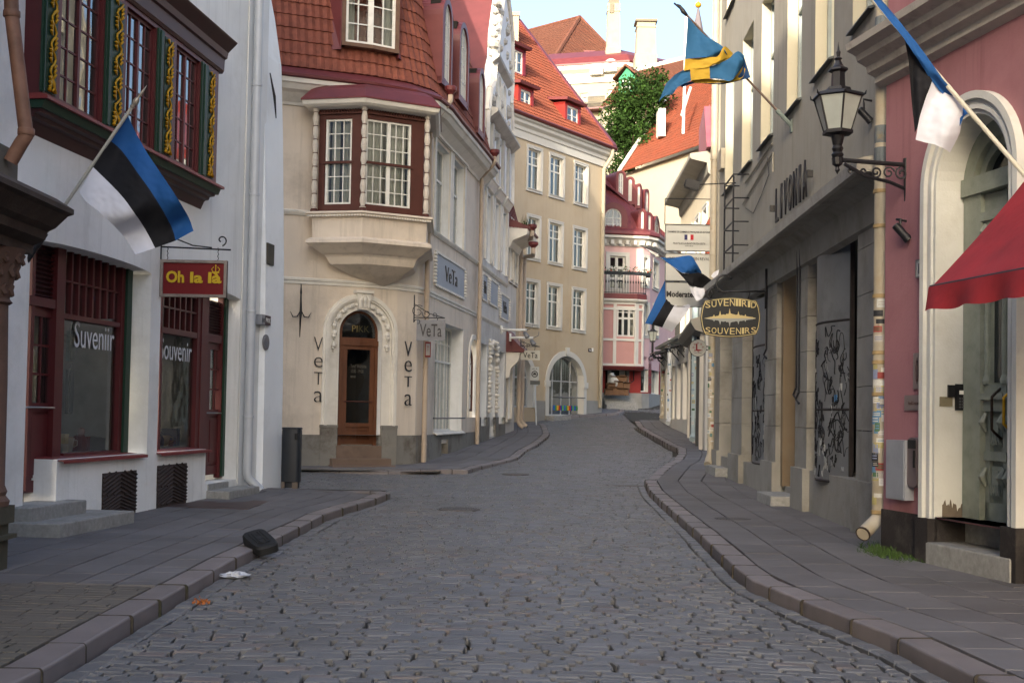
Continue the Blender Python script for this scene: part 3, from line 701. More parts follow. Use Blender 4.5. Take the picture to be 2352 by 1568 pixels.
for q,(x,y) in enumerate(((215,915),(246,948),(427,933),(400,925))):  # first bulb is added to brighten the first shop window display
    s,z=F_W.uv(x,y,D-.55); c=F_W.pt(s,z,D-.55); b=MB(); b.lathe(c,[(0,0),(.05,.02),(.065,.06),(.05,.1),(0,.12)],12); t=empty('display_lamp',c,('added left round','right round','left small','right small')[q]+' lit lamp hanging behind the %s shop window'%('first' if q<2 else 'second'),'lamp'); b.build('bulb',M('bulb_glow','#ffeed2',.5,emit=48),t,smooth=True)
    b=MB(); b.tube([c+Vector((0,0,.11)),c+Vector((0,0,.6))],.006,5); b.build('cord',m_black,t)
# cellar hatches
def hatch(x0,x1,y0,y1):
    a,c,e,g=F_W.rect(x0,x1,y0,y1,0); b=MB(); b.fbox(F_W,a,c,-.05,g,-.05,.012); w=c-a
    n=8
    for i in range(n):   # slanted boards in chevrons
        for sg,(u0,u1),(q0,q1) in ((1,(a,a+w/2),(e+(g-e)*.42,g)),(-1,(a+w/2,c),(e+(g-e)*.42,g)),(1,(a,a+w*.5),(e-.03,e+(g-e)*.42)),(-1,(a+w*.5,c),(e-.03,e+(g-e)*.42))):
            z0=q0+(q1-q0)*(i/n*1.5-.5)*1.0; dz=(q1-q0)*.5
            pts=[(u0,z0 if sg>0 else z0+dz),(u1,z0+dz if sg>0 else z0)]
            (x_a,za),(x_b,zb)=pts
            # clip to the panel
            def cl(xa,za,xb,zb):
                t0,t1=0.,1.
                for lo,hi in ((q0,q1),):
                    if abs(zb-za)<1e-6: continue
                    ta=(lo-za)/(zb-za); tb=(hi-za)/(zb-za); t0=max(t0,min(ta,tb)); t1=min(t1,max(ta,tb))
                return (t0,t1) if t1-t0>.03 else None
            k=cl(x_a,za,x_b,zb)
            if not k: continue
            P=[F_W.pt(x_a+(x_b-x_a)*t,za+(zb-za)*t,.014) for t in k]
            b.tube(P,.02,4)
    b.build('cellar_hatch',m_brownpl,W)
hatch(234,311,1083,1172); hatch(360,427,1066,1150)
# house drainpipe, cable, signs, iron
P0=F_W.uv(568,1060,.12); top_=F_W.pt(P0[0],12.5,.12); s_=P0[0]
zc=[F_W.uv(590,196,.12)[1],F_W.uv(585,448,.12)[1],F_W.uv(578,715,.12)[1],F_W.uv(572,957,.12)[1]]
pipe([top_,F_W.pt(s_,zc[1],.12),F_W.pt(s_,.42,.12),F_W.pt(s_,.3,.14),F_W.pt(s_+.1,.1,.32),F_W.pt(s_+.11,.06,.36)],.088,m_zinc,W,collars=[F_W.pt(s_,z,.12) for z in zc])
b=MB(); b.tube([F_W.pt(s_+.25,12,.02),F_W.pt(s_+.25,1,.02),F_W.pt(s_+.2,.3,.02)],.018,6); b.tube([F_W.pt(s_-.25,12,.02),F_W.pt(s_-.25,.2,.02)],.014,6); b.build('cable',m_whitep,W)
FB=Fac([(-4.86,24.0),(-4.70,25.08)],1)
b=MB(); b.tube([FB.pt(FB.uv(618,168,-.12)[0],FB.uv(618,168,-.12)[1],-.1),FB.pt(FB.uv(626,222,-.1)[0],FB.uv(626,222,-.1)[1],-.06),FB.pt(FB.uv(632,272,-.1)[0],FB.uv(632,272,-.1)[1],-.08)],[.012,.03,.01],6); b.build('wall_anchor',m_black,W)
b=MB(); pbox(b,FB,615,630,560,608,-.1,-.02); b.build('vent_cover',M('dark_plate','#4b473c',.8,.2,20),W)
b=MB(); pbox(b,FB,602,622,724,746,-.1,.02); o=b.build('street_sign',M('sign_maroon','#3a2a30',.6),W)
ftext('street_name','PIKK',FB,611,621,731,741,.022,m_whitep,o,ext=.003); 
b=MB(); pbox(b,FB,602,609,723,745,-.1,.024); b.build('number_plate',M('plate_grey','#8a8c90',.6),o); ftext('house_number','10',FB,603,608,730,740,.027,m_black,o,ext=.003)
s_p,z_p=FB.uv(614,786,.02); b=MB(); b.lathe(FB.pt(s_p,z_p,-.03),[(.0,0),(.15,0),(.16,.02),(.15,.04),(.12,.045),(0,.045)],20,axis=FB.n(0)); b.build('round_plaque',M('plaque','#6c6c70',.6,.3,30),W)
# ---- bay window of the white house
DO=.26
sA=F_W.uv(95,300,DO)[0]; sB=F_W.uv(499,300,DO)[0]; zB=F_W.uv(428,393,DO)[1]; zT=F_W.uv(428,108,DO)[1]
wz0=F_W.uv(428,384,DO)[1]; wz1=F_W.uv(428,118,DO)[1]
WS=[(134,231),(285,352),(401,456)]; hs=[(F_W.uv(x0,300,DO)[0],F_W.uv(x1,300,DO)[0],wz0,wz1) for x0,x1 in WS]
bay=empty('bay_window',F_W.pt((sA+sB)/2,0,0),'x','x'); 
for k in ('label','category'): del bay[k]
bay.parent=W; bay.location=Vector(bay.location)-WOFF[W]
wall(F_W,sA,sB,zB-.1,zT+.1,hs,.08,[m_maroon],bay,d=DO)
for q in (sA,sB-.02):
    b=MB(); b.fbox(F_W,q,q+.02,zB-.1,zT+.1,0,DO-.001); b.build('side_panel',m_maroon,bay)
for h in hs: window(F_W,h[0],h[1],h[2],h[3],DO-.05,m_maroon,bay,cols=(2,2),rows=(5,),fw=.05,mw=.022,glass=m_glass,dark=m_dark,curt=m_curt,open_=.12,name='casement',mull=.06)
b=MB(); b.fprof(F_W,sA-.12,sB+.12,[(0,zT),(DO+.02,zT),(DO+.05,zT+.05),(DO+.06,zT+.24),(DO+.10,zT+.26),(DO+.12,zT+.36),(DO+.26,zT+.5),(DO+.28,zT+.53),(0,zT+.75)]); b.build('bay_cornice',m_maroon2,bay)
b=MB(); b.fprof(F_W,sA-.1,sB+.1,[(0,zB+.02),(0,zB-.04),(DO+.12,zB-.04),(DO+.12,zB),(DO+.02,zB+.03)]); b.build('bay_sill',m_sill,bay)
b=MB(); b.fprof(F_W,sA-.06,sB+.06,[(0,zB-.04),(0,zB-.14),(DO+.03,zB-.14),(DO+.07,zB-.04)]); b.build('green_band',m_green,bay)
b=MB(); b.fprof(F_W,sA,sB,[(0,zB-.14),(0,zB-.4),(DO-.2,zB-.27),(DO-.18,zB-.25),(DO-.12,zB-.24),(DO-.1,zB-.19),(DO-.02,zB-.18),(DO,zB-.14)]); b.build('bay_base',m_maroon2,bay)
for x0,x1 in ((100,124),(250,277),(373,393),(475,490)):
    a,c=F_W.uv(x0,300,DO)[0],F_W.uv(x1,300,DO)[0]
    b=MB(); b.fbox(F_W,a,c,wz0+.02,wz1-.02,DO,DO+.012); o=b.build('green_panel',m_green,bay)
    b=MB(); cm=(a+c)/2; w=(c-a)*.3; n=30; zz=[wz0+.05+(wz1-wz0-.1)*i/n for i in range(n+1)]
    b.tube([F_W.pt(cm+w*.8*math.sin(i*1.1),z,DO+.03) for i,z in enumerate(zz)],.017,5)
    rnd=random.Random(int(x0))
    for i,z in enumerate(zz[:-1]):
        q=-math.copysign(1,math.sin(i*1.1)); p=F_W.pt(cm+w*q*.5,z,DO+.03); e=F_W.pt(cm+w*q*1.2,z+.05,DO+.03); b.tube([p,(p+e)/2+Vector((.0,0,.03)),e],[.012,.026,.008],5)
    b.tube([F_W.pt(cm,wz0+.22,DO+.03),F_W.pt(cm-w,wz0+.04,DO+.03)],[.01,.03],5); b.tube([F_W.pt(cm,wz0+.22,DO+.03),F_W.pt(cm+w,wz0+.04,DO+.03)],[.01,.03],5)
    b.build('gilt_carving',m_gold,o,smooth=True)
for x0,x1 in ((87,94),(234,248),(355,368),(458,472)):
    a,c=F_W.uv(x0,300,DO)[0],F_W.uv(x1,300,DO)[0]; b=MB(); b.fbox(F_W,a,c,wz0-.01,wz1+.02,DO,DO+.03); b.fbox(F_W,a+(c-a)*.3,c-(c-a)*.3,wz0,wz1,DO,DO+.05); b.build('green_post',m_green,bay)
# steps of the two shop doors
def steps(name,rows,label,mat):
    t=empty(name,rows[0][0],label,'steps')
    for base,tx,nx,w,dp,z0,z1 in rows:
        b=MB(); P=[base,base+tx*w,base+tx*w+nx*dp,base+nx*dp]; ctr=sum(P,Vector())/4; e=.015
        lo=[Vector((p.x,p.y,z0)) for p in P]; md=[Vector((p.x,p.y,z1-e)) for p in P]; tp=[]
        for p in P:
            q=Vector((p.x,p.y,z1)); dd=(ctr-p); dd.z=0; tp.append(q+dd.normalized()*e*1.3)
        b.sweep([lo,md,tp]); b.build('step',mat,t)
    return t
tW=F_W.t(1); nW=F_W.n(1)
sa=F_W.uv(52,1128,0)[0]
s0_=F_W.uv(50,1190,0)[0]
steps('door_steps',[(F_W.pt(s1a-.35,0,-.3),tW,nW,2.1,.98,-.1,.17),(F_W.pt(s1a-.25,0,-.3),tW,nW,1.45,.55,.0,.345)],'pale grey granite steps in two tiers below the first shop door',m_gran)
sq=F_W.uv(474,1120,0)[0]
steps('door_steps',[(F_W.pt(sq-.0,0,-.3),tW,nW,1.6,.72,-.1,.16),(F_W.pt(sq+.05,0,-.3),tW,nW,1.0,.32,0,.27)],'grey granite doorstep under the narrow second shop door beside the drainpipe',m_gran)
# iron cover plate on the pavement
q=atg(395,1163); b=MB(); A=atg(375,1163);B_=atg(500,1144);C_=atg(618,1150);D_=atg(570,1170)
b.prism([Vector((p.x,p.y,.006)) for p in (A,D_,C_,B_)],(0,0,.012)); o=b.build('metal_plate',M('rusty_plate','#4d3f3b',.6,.2,2,.3,'#6b4a3c',1,metal=.2)); tag(o,'flat rusty metal plate lying on the pavement below the right cellar hatch','metal plate')
# ------------------------------------------------------------------ the corner fashion shop and its row
m_pl=M('corner_plaster','#d2c5b4',.9,.07,.8,.5,'#988c7e',.6,.2,30,streak=.35)
m_plg=M('corner_plinth','#7d7a73',.9,.15,1.2,.85,'#4b4035',1.5,.3,30)
m_trim=M('pale_trim','#d8d3c8',.8,.06,2,.4,'#9a958a',1.5,.15,40)
m_plgrey=M('grey_plaster','#c9c6c0',.9,.06,.8,.5,'#87837d',.6,.2,30,streak=.4)
m_redm=M('red_metal_roof','#622c2d',.5,.15,2.5,.4,'#5c2327',1.5,spec=.4)
m_tile=M('old_tile','#7b4636',.8,.3,5,.6,'#5b2c22',1.6,.3,50,island=.1)
m_tilejit=m_tile
m_wood=M('door_wood','#5f3a25',.55,.18,5,.35,'#4b2a1a',4,.15,60,stretch=(1,1,.2))
m_brownf=M('brown_frame','#4d2a22',.6,.12,4)
m_cpipe=M('cream_pipe','#b0a08e',.5,.08,3,.4,'#8f7a62',3)
m_wf=M('white_frame','#dddbd2',.6,.05,3,.3,'#a09c8e',5)
V_P=[(-10,29.5),(-5.9,31.2),(-3.95,31.95),(-3.1,32.5),(-2.6,33.1),(-2.35,34.0),(-2.15,35.4),(-1.8,37.6),(-1.45,39.9),(-1.15,42.0),(-.72,45.2),(-.3,48.2),(.12,51.0)]
F_V=Fac(V_P,1)
V=empty('corner_shop_house',(-5,34,0),'beige rounded corner house with a red tiled mansard, oriel and arched wooden shop door','house')
sV=F_V.S[9]+.15
gV=lambda x,y: F_V.uv(x,y)
hd=F_V.rect(776,875,712,1024,0); hdoor=(hd[0],hd[1],hd[2],hd[3],True,.32)
ho=F_V.rect(998,1062,745,991,0); hshop=(ho[0],ho[1],ho[2],ho[3],False,.45)
hn=F_V.rect(1076,1094,778,958,0); hn=(hn[0],hn[1],hn[2],hn[3],True,.12)
ha=F_V.rect(999,1031,335,543,0); ha=(*ha,False,.3); hb=F_V.rect(1039,1064,378,567,0); hb=(hb[0],hb[1],ha[2],ha[3],False,.3)
hc=F_V.rect(1011,1026,1008,1044,0); hc=(*hc,False,.3)
PL=lambda y: 0
wall(F_V,0,sV,.95,10.1,[h for h in (hdoor,hshop,hn,ha,hb)],.3,[m_pl,m_white],V)
zpl=F_V.uv(700,977)[1]; 
wall(F_V,0,sV,-.3,.96,[hc,(hd[0],hd[1],hd[2],.97)],.3,[m_plg],V,name='plinth_wall',d=.035)
zs=lambda y,x=646,d=0: F_V.uv(x,y,d)[1]
z_up=zs(487); z_lo=zs(641); z_pl=zs(977,700)
b=MB(); b.fprof(F_V,0,sV,[(0,z_up-.06),(.04,z_up-.05),(.09,z_up+.02),(.1,z_up+.06),(0,z_up+.1)]); b.fprof(F_V,0,sV,[(0,z_lo-.1),(.03,z_lo-.09),(.035,z_lo-.02),(.06,z_lo),(.065,z_lo+.05),(0,z_lo+.08)]); b.build('string_course',m_trim,V)
b=MB(); b.fprof(F_V,0,sV,[(0,9.45),(.05,9.45),(.08,9.52),(.3,9.72),(.42,9.78),(.5,9.9),(.55,9.93),(.55,10.04),(0,10.1)]); b.build('cornice',m_trim,V)
b=MB(); b.fprof(F_V,0,sV,[(.0,10.1),(.56,10.045),(.62,10.07),(.63,10.13),(.56,10.2),(.2,10.42),(0,10.5)]); b.build('gutter_band',m_redm,V)
def mans(F,s0,s1,z0,z1,d0,d1,name,parent,mat,nu,nv,amp=.035,step=.03,rag=.02):
    def P(u,v):
        s=s0+(s1-s0)*u; bulge=math.sin(v*math.pi)*.06
        return F.pt(s,z0+(z1-z0)*v,d0+(d1-d0)*v-bulge*0)
    return tiles(P,nu,nv,mat,parent,name,amp,step,4,None,rag)
mr=mans(F_V,.5,sV,10.38,14.7,.28,-.75,'roof',V,m_tile,int((sV-.5)/.2),12)
b=MB(); b.fprof(F_V,.3,sV-.02,[(-.78,14.7),(-.7,14.6),(-2.5,17.5),(-6.5,23.5),(-10,17),(-9,14)]); b.build('upper_roof',m_redm,V)  # unseen ridge made extra high so it shades the gable next door
b=MB(); b.prism([F_V.pt(sV,-.3,0),F_V.pt(sV,10.1,0),F_V.pt(sV,10.1,-6),F_V.pt(sV,-.3,-6)],(0,.05,0)); b.prism([F_V.pt(sV,10.1,.3),F_V.pt(sV,14.7,-.75),F_V.pt(sV,15.5,-6),F_V.pt(sV,10.1,-6)],(0,.05,0)); b.build('party_wall',m_plgrey,V)
# ---- door
dw=F_V; DD=-.22
zt_=F_V.uv(825,790,DD)[1]
a,c=F_V.uv(777,900,DD)[0],F_V.uv(874,900,DD)[0]; a=max(a,hd[0]); c=min(c,hd[1])
b=MB(); e0=F_V.uv(825,1022,DD)[1]
b.fbox(F_V,a,a+.09,e0,zt_,DD-.06,DD+.03); b.fbox(F_V,c-.09,c,e0,zt_,DD-.06,DD+.03); b.fbox(F_V,a,c,zt_-.04,zt_+.1,DD-.06,DD+.05)
dframe=b.build('door_frame',m_wood,V)
window(F_V,a,c,zt_+.1,hd[3],DD,m_wood,V,cols=(1,),rows=(1,),fw=.07,arch=True,glass=m_glass,dark=m_dark,name='fanlight',backd=.6)
def door2(F,d,a,c,e,g,mat,parent,zg,name='door'):
    b=MB(); st=.13
    b.fbox(F,a,a+st,e,g,d-.05,d); b.fbox(F,c-st,c,e,g,d-.05,d); b.fbox(F,a+st,c-st,g-st*.8,g,d-.05,d); b.fbox(F,a+st,c-st,zg-.1,zg,d-.05,d+.02)
    b.fbox(F,a+st,c-st,e,e+.12,d-.05,d); b.fbox(F,a+st,c-st,e+.12,zg-.1,d-.05,d-.035); m=e+.12+(zg-.1-e-.12)*.5
    b.fbox(F,a+st,c-st,m-.04,m+.04,d-.05,d)
    b.fbox(F,a+st+.05,c-st-.05,m+.08,zg-.14,d-.04,d-.01)
    for i in range(8): q=a+st+.04+(c-a-2*st-.08)*i/7; b.fbox(F,q-.01,q+.01,e+.14,m-.05,d-.04,d-.022)
    for q in (a+st*.3,): b.fbox(F,q-.015,q+.015,e+.1,g-.1,d,d+.012)
    o=b.build(name,mat,parent); g_=MB(); g_.face([F.pt(a+st,zg,d-.03),F.pt(c-st,zg,d-.03),F.pt(c-st,g-st*.8,d-.03),F.pt(a+st,g-st*.8,d-.03)]); g_.build('pane',m_glass,o); room(F,a,c,e,g,d-.06,1.0,m_dark,o)
    return o
zg_=F_V.uv(825,971,DD)[1]
dd_=door2(F_V,DD,a+.09,c-.09,e0+.02,zt_-.04,m_wood,V,zg_)
b=MB(); zh=F_V.uv(825,922,DD)[1]; b.tube([F_V.pt(a+.16,zh,DD),F_V.pt(a+.16,zh,DD+.07),F_V.pt(c-.16,zh,DD+.07),F_V.pt(c-.16,zh,DD)],.014,8); b.build('handle',m_brownf,dd_,smooth=True)
g_=(a+c)/2
text('street_name','PIKK',F_V.pt(g_-.22,F_V.uv(825,762,DD)[1],DD-.0),F_V.t(g_)*.5,(0,0,.17),M('gilt_letters','#77683f',.6),V,ext=.004)
text('opening_hours','Tere! Welcome\n10.00 - 19.00\nwww',F_V.pt(g_-.24,F_V.uv(825,868,DD)[1],DD-.0),F_V.t(g_)*.46,(0,0,.36),M('dim_letters','#5b564c',.7),dd_,ext=.003)
# arched surround with garlands and keystone
b=MB(); cm=(hd[0]+hd[1])/2; rx=(hd[1]-hd[0])/2; zc=hd[3]-rx; N=28
so_=F_V.rect(755,920,668,980,.08); ox=(so_[1]-so_[0])/2; 
for r0,r1,d0,d1 in ((1,1.08,.0,.05),(1.08,1.42,.0,.03),(1.42,1.5,.0,.09),(1.5,1.62,0,.13),(1.62,1.72,0,.07)):
    ring=lambda k,i: (cm-rx*k*math.cos(math.pi*i/N), zc+rx*k*math.sin(math.pi*i/N))
    b.sweep([[F_V.pt(*ring(r0,i),d0),F_V.pt(*ring(r0,i),d1),F_V.pt(*ring(r1,i),d1),F_V.pt(*ring(r1,i),d0)] for i in range(N+1)])
    for sg in (-1,1):
        u,v=sorted((cm+sg*rx*r0,cm+sg*rx*r1)); b.fbox(F_V,u,v,z_pl+.02,zc,d0,d1)
b.build('door_surround',m_trim,V)
b=MB()
for sg in (-1,1):
    b=MB(); u,v=sorted((cm+sg*rx*1.02,cm+sg*rx*1.75)); b.fbox(F_V,u,v,.0,z_pl+.02,.0,.10); b.fbox(F_V,u-.01,v+.01,z_pl-.04,z_pl+.03,.0,.115)
    b.build('surround_base',m_plg,V)
b=MB(); ks=[(cm-.13,zc+rx*1.0),(cm+.13,zc+rx*1.0),(cm+.2,zc+rx*1.8),(cm-.2,zc+rx*1.8)]
b.sweep([[F_V.pt(s,z,0),F_V.pt(s,z,.22),] for s,z in ks][:0] or [[F_V.pt(s,z,q) for s,z in ks] for q in (0,.2)]); b.fbox(F_V,cm-.24,cm+.24,zc+rx*1.72,zc+rx*1.84,0,.25)
for k in (-1,0,1): b.tube([F_V.pt(cm+k*.09,zc+rx*1.1,.22),F_V.pt(cm+k*.1,zc+rx*1.4,.24),F_V.pt(cm+k*.05,zc+rx*1.6,.22)],[.03,.045,.02],6)
b.build('keystone',m_trim,V)
rnd=random.Random(9); b=MB()
for sg in (-1,1):
    for i in range(26):
        t=i/25; 
        if t<.75: a_=math.pi*.5-(t/.75)*math.pi*.5; p=(cm+sg*rx*1.24*math.cos(a_),zc+rx*1.24*math.sin(a_)) 
        else: p=(cm+sg*rx*1.24,zc-(t-.75)*2.0)
        q=F_V.pt(p[0],p[1],.05); r=.05+.025*math.sin(i*1.7)
        b.lathe(q-Vector((0,0,r)),[(0,0),(r*.9,r*.5),(r,r),(r*.7,r*1.7),(0,r*2)],7,axis=(rnd.uniform(-.3,.3),-.3,1))
b.build('garland',m_trim,V,smooth=True)
st_=F_V.t(cm); sn_=F_V.n(cm)
steps('door_steps',[(F_V.pt(cm-.82,0,-.1),st_,sn_,1.64,.78,-.1,.20),(F_V.pt(cm-.78,0,-.1),st_,sn_,1.56,.5,0,.37),(F_V.pt(hd[0],0,-.35),st_,sn_,(hd[1]-hd[0]),.5,0,e0)],'worn brownish stone steps of the arched wooden corner door',M('step_stone','#6d5c50',.85,.2,4,.5,'#463a33',2,.3,50))
# shop window
def shopwin(F,h,d,parent,cols,trans,rows,mat=m_wf,curt=m_curt,op=.2,glass=m_glass):
    return window(F,h[0],h[1],h[2],h[3],d,mat,parent,cols=cols,rows=rows,transoms=trans,fw=.07,mw=.03,glass=glass,dark=m_dark,curt=curt,open_=op)
q=(F_V.uv(958,860,-.4)[0]+.25,hshop[1],hshop[2],hshop[3])
shopwin(F_V,(hshop[0],hshop[1],hshop[2],hshop[3]),-.38,V,(2,2,2,2),(.66,),(1,2),op=.05)
b=MB(); b.fprof(F_V,hshop[0]-.05,hshop[1]+.05,[(-.4,hshop[2]+.03),(-.4,hshop[2]-.01),(.06,hshop[2]-.04),(.12,hshop[2]-.08),(.13,hshop[2]-.05),(.05,hshop[2]+.0)]); b.build('window_sill',m_trim,V)
zr=F_V.uv(1030,960,.05)[1]; b=MB(); b.tube([F_V.pt(hshop[0]-.1,zr,0),F_V.pt(hshop[0]-.1,zr,.09),F_V.pt(hshop[1]+.1,zr,.09),F_V.pt(hshop[1]+.1,zr,0)],.022,8); b.build('guard_rail',M('grey_rail','#6f6f70',.6),V,smooth=True)
for h in (ha,hb):
    window(F_V,h[0],h[1],h[2],h[3],-.2,m_wf,V,cols=(1,1),rows=(1,1),transoms=(.64,),fw=.07,glass=m_glass,dark=m_dark,curt=m_curt,open_=.2)
    b=MB(); b.fbox(F_V,h[0]-.25,h[0]-.02,h[2]-.1,h[3]+.1,0,.05); b.fbox(F_V,h[1]+.02,h[1]+.25,h[2]-.1,h[3]+.1,0,.05); b.fbox(F_V,h[0]-.3,h[1]+.3,h[3]+.1,h[3]+.28,0,.1); b.build('window_surround',m_trim,V)
window(F_V,hn[0]+.1,hn[1]-.1,hn[2]+.2,hn[3]-.3,-.1,m_brownf,V,cols=(1,),rows=(4,),fw=.08,glass=m_glass2,arch=True,name='window')
surround(F_V,hn[0],hn[1],hn[2],hn[3],.16,0,.05,m_trim,V,arch=True)
# ---- sign panels with raised frames
def panel(F,x0,x1,y0,y1,parent,word,nm='sign_panel'):
    a,c,e,g=F.rect(x0,x1,y0,y1,.02); b=MB(); b.fbox(F,a,c,e,g,0,.03); o=b.build(nm,M('panel_blue_grey','#9ea4ab',.8,.05,2),parent)
    b=MB(); b.fbox(F,a-.06,c+.06,g,g+.06,0,.06); b.fbox(F,a-.06,c+.06,e-.06,e,0,.06)
    for s in (a-.1,c+.1):
        for i in range(9):
            z=e+(g-e)*(i+.5)/9; b.lathe(F.pt(s,z-.05,.03),[(0,0),(.06,.02),(.08,.05),(.05,.09),(0,.1)],7)
    b.build('panel_frame',m_trim,o)
    if word:
        L=c-a; text('lettering',word,F.pt(a+L*.3,e+(g-e)*.25,.035),F.t((a+c)/2)*L*.42,(0,0,(g-e)*.5),m_black,o,ext=.02,bold=-.012)
    return o
panel(F_V,1000,1066,600,668,V,'VeTa')
# wall letters and hanging ironwork
def letters(x0,x1,ys,name,label,wd=.2):
    t=empty(name,F_V.pt(F_V.uv((x0+x1)/2,850)[0],1.5,.06),label,'sign')
    for ch,(y0,y1) in zip('VeTa',ys):
        a,c,e,g=F_V.rect(x0,x1,y0,y1,.05)
        text('letter',ch,F_V.pt(a,e,.05),F_V.pt(c,e,.05)-F_V.pt(a,e,.05),(0,0,g-e),m_black,t,ext=.02,bold=-.015)
letters(721,741,((774,806),(820,843),(854,883),(898,923)),'wall_lettering','black iron wall letters reading VeTa downwards left of the wooden door')
letters(929,945,((784,818),(828,853),(864,888),(905,931)),'wall_lettering','black iron wall letters reading VeTa downwards between wooden door and drainpipe')
b=MB(); sx=F_V.uv(691,700,.08)[0]; Z=lambda y,d=.08: F_V.uv(691,y,d)[1]
b.tube([F_V.pt(sx,Z(651),.06),F_V.pt(sx,Z(672),.08),F_V.pt(sx,Z(676),.08),F_V.pt(sx,Z(718),.1),F_V.pt(sx,Z(735),.07),F_V.pt(sx,Z(774),.05)],[.008,.03,.02,.035,.025,.008],6)
for sg in (-1,1): b.tube([F_V.pt(sx,Z(712),.1),F_V.pt(sx+sg*.09,Z(727),.1),F_V.pt(sx+sg*.2,Z(728),.1),F_V.pt(sx+sg*.27,Z(716),.1)],[.012,.02,.018,.006],6)
o=b.build('wall_anchor',m_black,V,smooth=True)
def scroll(b,c,ax,ay,r,turns=1.3,rad=.012,start=0.,sg=1,n=22):
    c=Vector(c); ax=Vector(ax); ay=Vector(ay)
    b.tube([c+(ax*math.cos(start+sg*turns*2*math.pi*i/n)+ay*math.sin(start+sg*turns*2*math.pi*i/n))*r*(1-.75*i/n) for i in range(n+1)],rad,5)
def hang_sign(name,label,F,xw,Ztop,yb,xs0,xs1,ys0,ys1,yv0,yv1,word,pm,lm,ltr,Ypl,letters_ext=.02):
    """plate hung from a scrolled iron arm that stands out from the wall"""
    A=at(xw,yb,Ypl); t=empty(name,A,label,'sign')
    B=at(xs1,yb,Ypl); B.z=A.z; b=MB(); top=at(xw,yv0,Ypl); bot=at(xw,yv1,Ypl); ln=(B-A).length; ax=(B-A).normalized()
    top=Vector((A.x,A.y,top.z)); bot=Vector((A.x,A.y,bot.z))
    b.tube([bot,bot*.5+top*.5,top],.018,6); b.tube([A,B],.014,6); b.tube([top*.6+A*.4,A+ax*ln*.5+Vector((0,0,(top.z-A.z)*.18)),B],.012,6)
    h=top.z-A.z
    for k,r_ in ((.12,.3),(.4,.2),(.66,.13)): scroll(b,A+ax*ln*k+Vector((0,0,h*r_*.9)),ax,(0,0,1),h*r_,1.2,.01,start=k*7)
    scroll(b,bot+ax*.1,ax,(0,0,-1),.1,.8,.012,start=math.pi)
    b.build('bracket',m_black,t,smooth=True)
    P0=at(xs0,ys1,Ypl); P1=at(xs1,ys1,Ypl); hh=at((xs0+xs1)/2,ys0,Ypl).z-at((xs0+xs1)/2,ys1,Ypl).z; P1.z=P0.z; b=MB(); w_=P1-P0
    b.prism([P0,P1,P1+Vector((0,0,hh)),P0+Vector((0,0,hh))],(0,.05,0)); o=b.build('sign_board',pm,t)
    b=MB()
    for k in (.3,.72): b.tube([P0+w_*k+Vector((0,.02,hh)),P0+w_*k+Vector((0.02,.02,hh+(A.z-P0.z-hh)))],.012,6)
    b.build('hook',m_black,t)
    text('lettering',word,P0+w_*ltr[0]+Vector((0,-.002,hh*ltr[1])),w_*ltr[2],(0,0,hh*ltr[3]),lm,o,ext=letters_ext,bold=.006)
    return t
m_board=M('slate_board','#7b7c80',.7,.12,6)
hang_sign('hanging_sign','grey board reading VeTa hanging from a scrolled bracket beside the arched wooden door',F_V,951,0,729,956,1022,734,781,677,740,'VeTa',m_board,m_black,(.12,.18,.76,.62),32.2)
b=MB(); sq_=F_V.uv(982,805,.2)[0]; P_=at(976,820,33.2); Q_=at(989,820,33.2); Q_.z=P_.z; hh=.42
b.prism([P_,Q_,Q_+Vector((0,0,hh)),P_+Vector((0,0,hh))],(0,.03,0)); o=b.build('notice_plate',M('notice_red','#8e3a34',.6)); tag(o,'small red and white notice plate fixed to the drainpipe beside the shop window','notice')
b=MB(); w_=Q_-P_; b.prism([P_+w_*.14+Vector((0,-.004,.05)),P_+w_*.86+Vector((0,-.004,.05)),P_+w_*.86+Vector((0,-.004,.37)),P_+w_*.14+Vector((0,-.004,.37))],(0,.003,0)); oo=b.build('notice_face',M('notice_white','#b9b5b0',.7),o); text('lettering','T',P_+w_*.34+Vector((0,-.006,.17)),w_*.32,(0,0,.13),M('notice_red'),oo,ext=.002)
# ---- drainpipes
def vpipe(F,xh,yh,xt,yt,xb,yb,parent,dh=.62,r=.075,mat=m_cpipe,out=True,hop=True,ncol=5):
    s,z=F.uv(xh,yh,dh); s1,z1=F.uv(xt,yt,.14); s2,z2=F.uv(xb,yb,.14); sm=(s1+s2)/2; gz=gnd(F.pt(sm,0,.1).y)
    pts=[F.pt(s,z,dh),F.pt(s,z-.25,dh),F.pt(s+(sm-s)*.12,z-.34,dh-.06),F.pt(sm,z1,.14),F.pt(sm,z1-.15,.14)]
    pts+= [F.pt(sm,gz+.38,.14),F.pt(sm,gz+.24,.2),F.pt(sm,gz+.12,.36)] if out else [F.pt(sm,gz+.02,.14)]
    top=z1-.3; o=pipe(pts,r,mat,parent,collars=[F.pt(sm,gz+.5+(top-gz-.5)*i/(ncol-1),.14) for i in range(ncol)])
    if hop:
        b=MB(); b.lathe(F.pt(s,z-.08,dh),[(r,0),(r+.02,.04),(r*2.2,.12),(r*2.3,.22),(r*2.0,.24)],16); b.build('hopper',m_redm,o,smooth=True,autos=True)
    return o
vpipe(F_V,1035,212,985,290,977,1040,V,out=False)
vpipe(F_V,1136,355,1104,402,1099,1010,V,out=False)
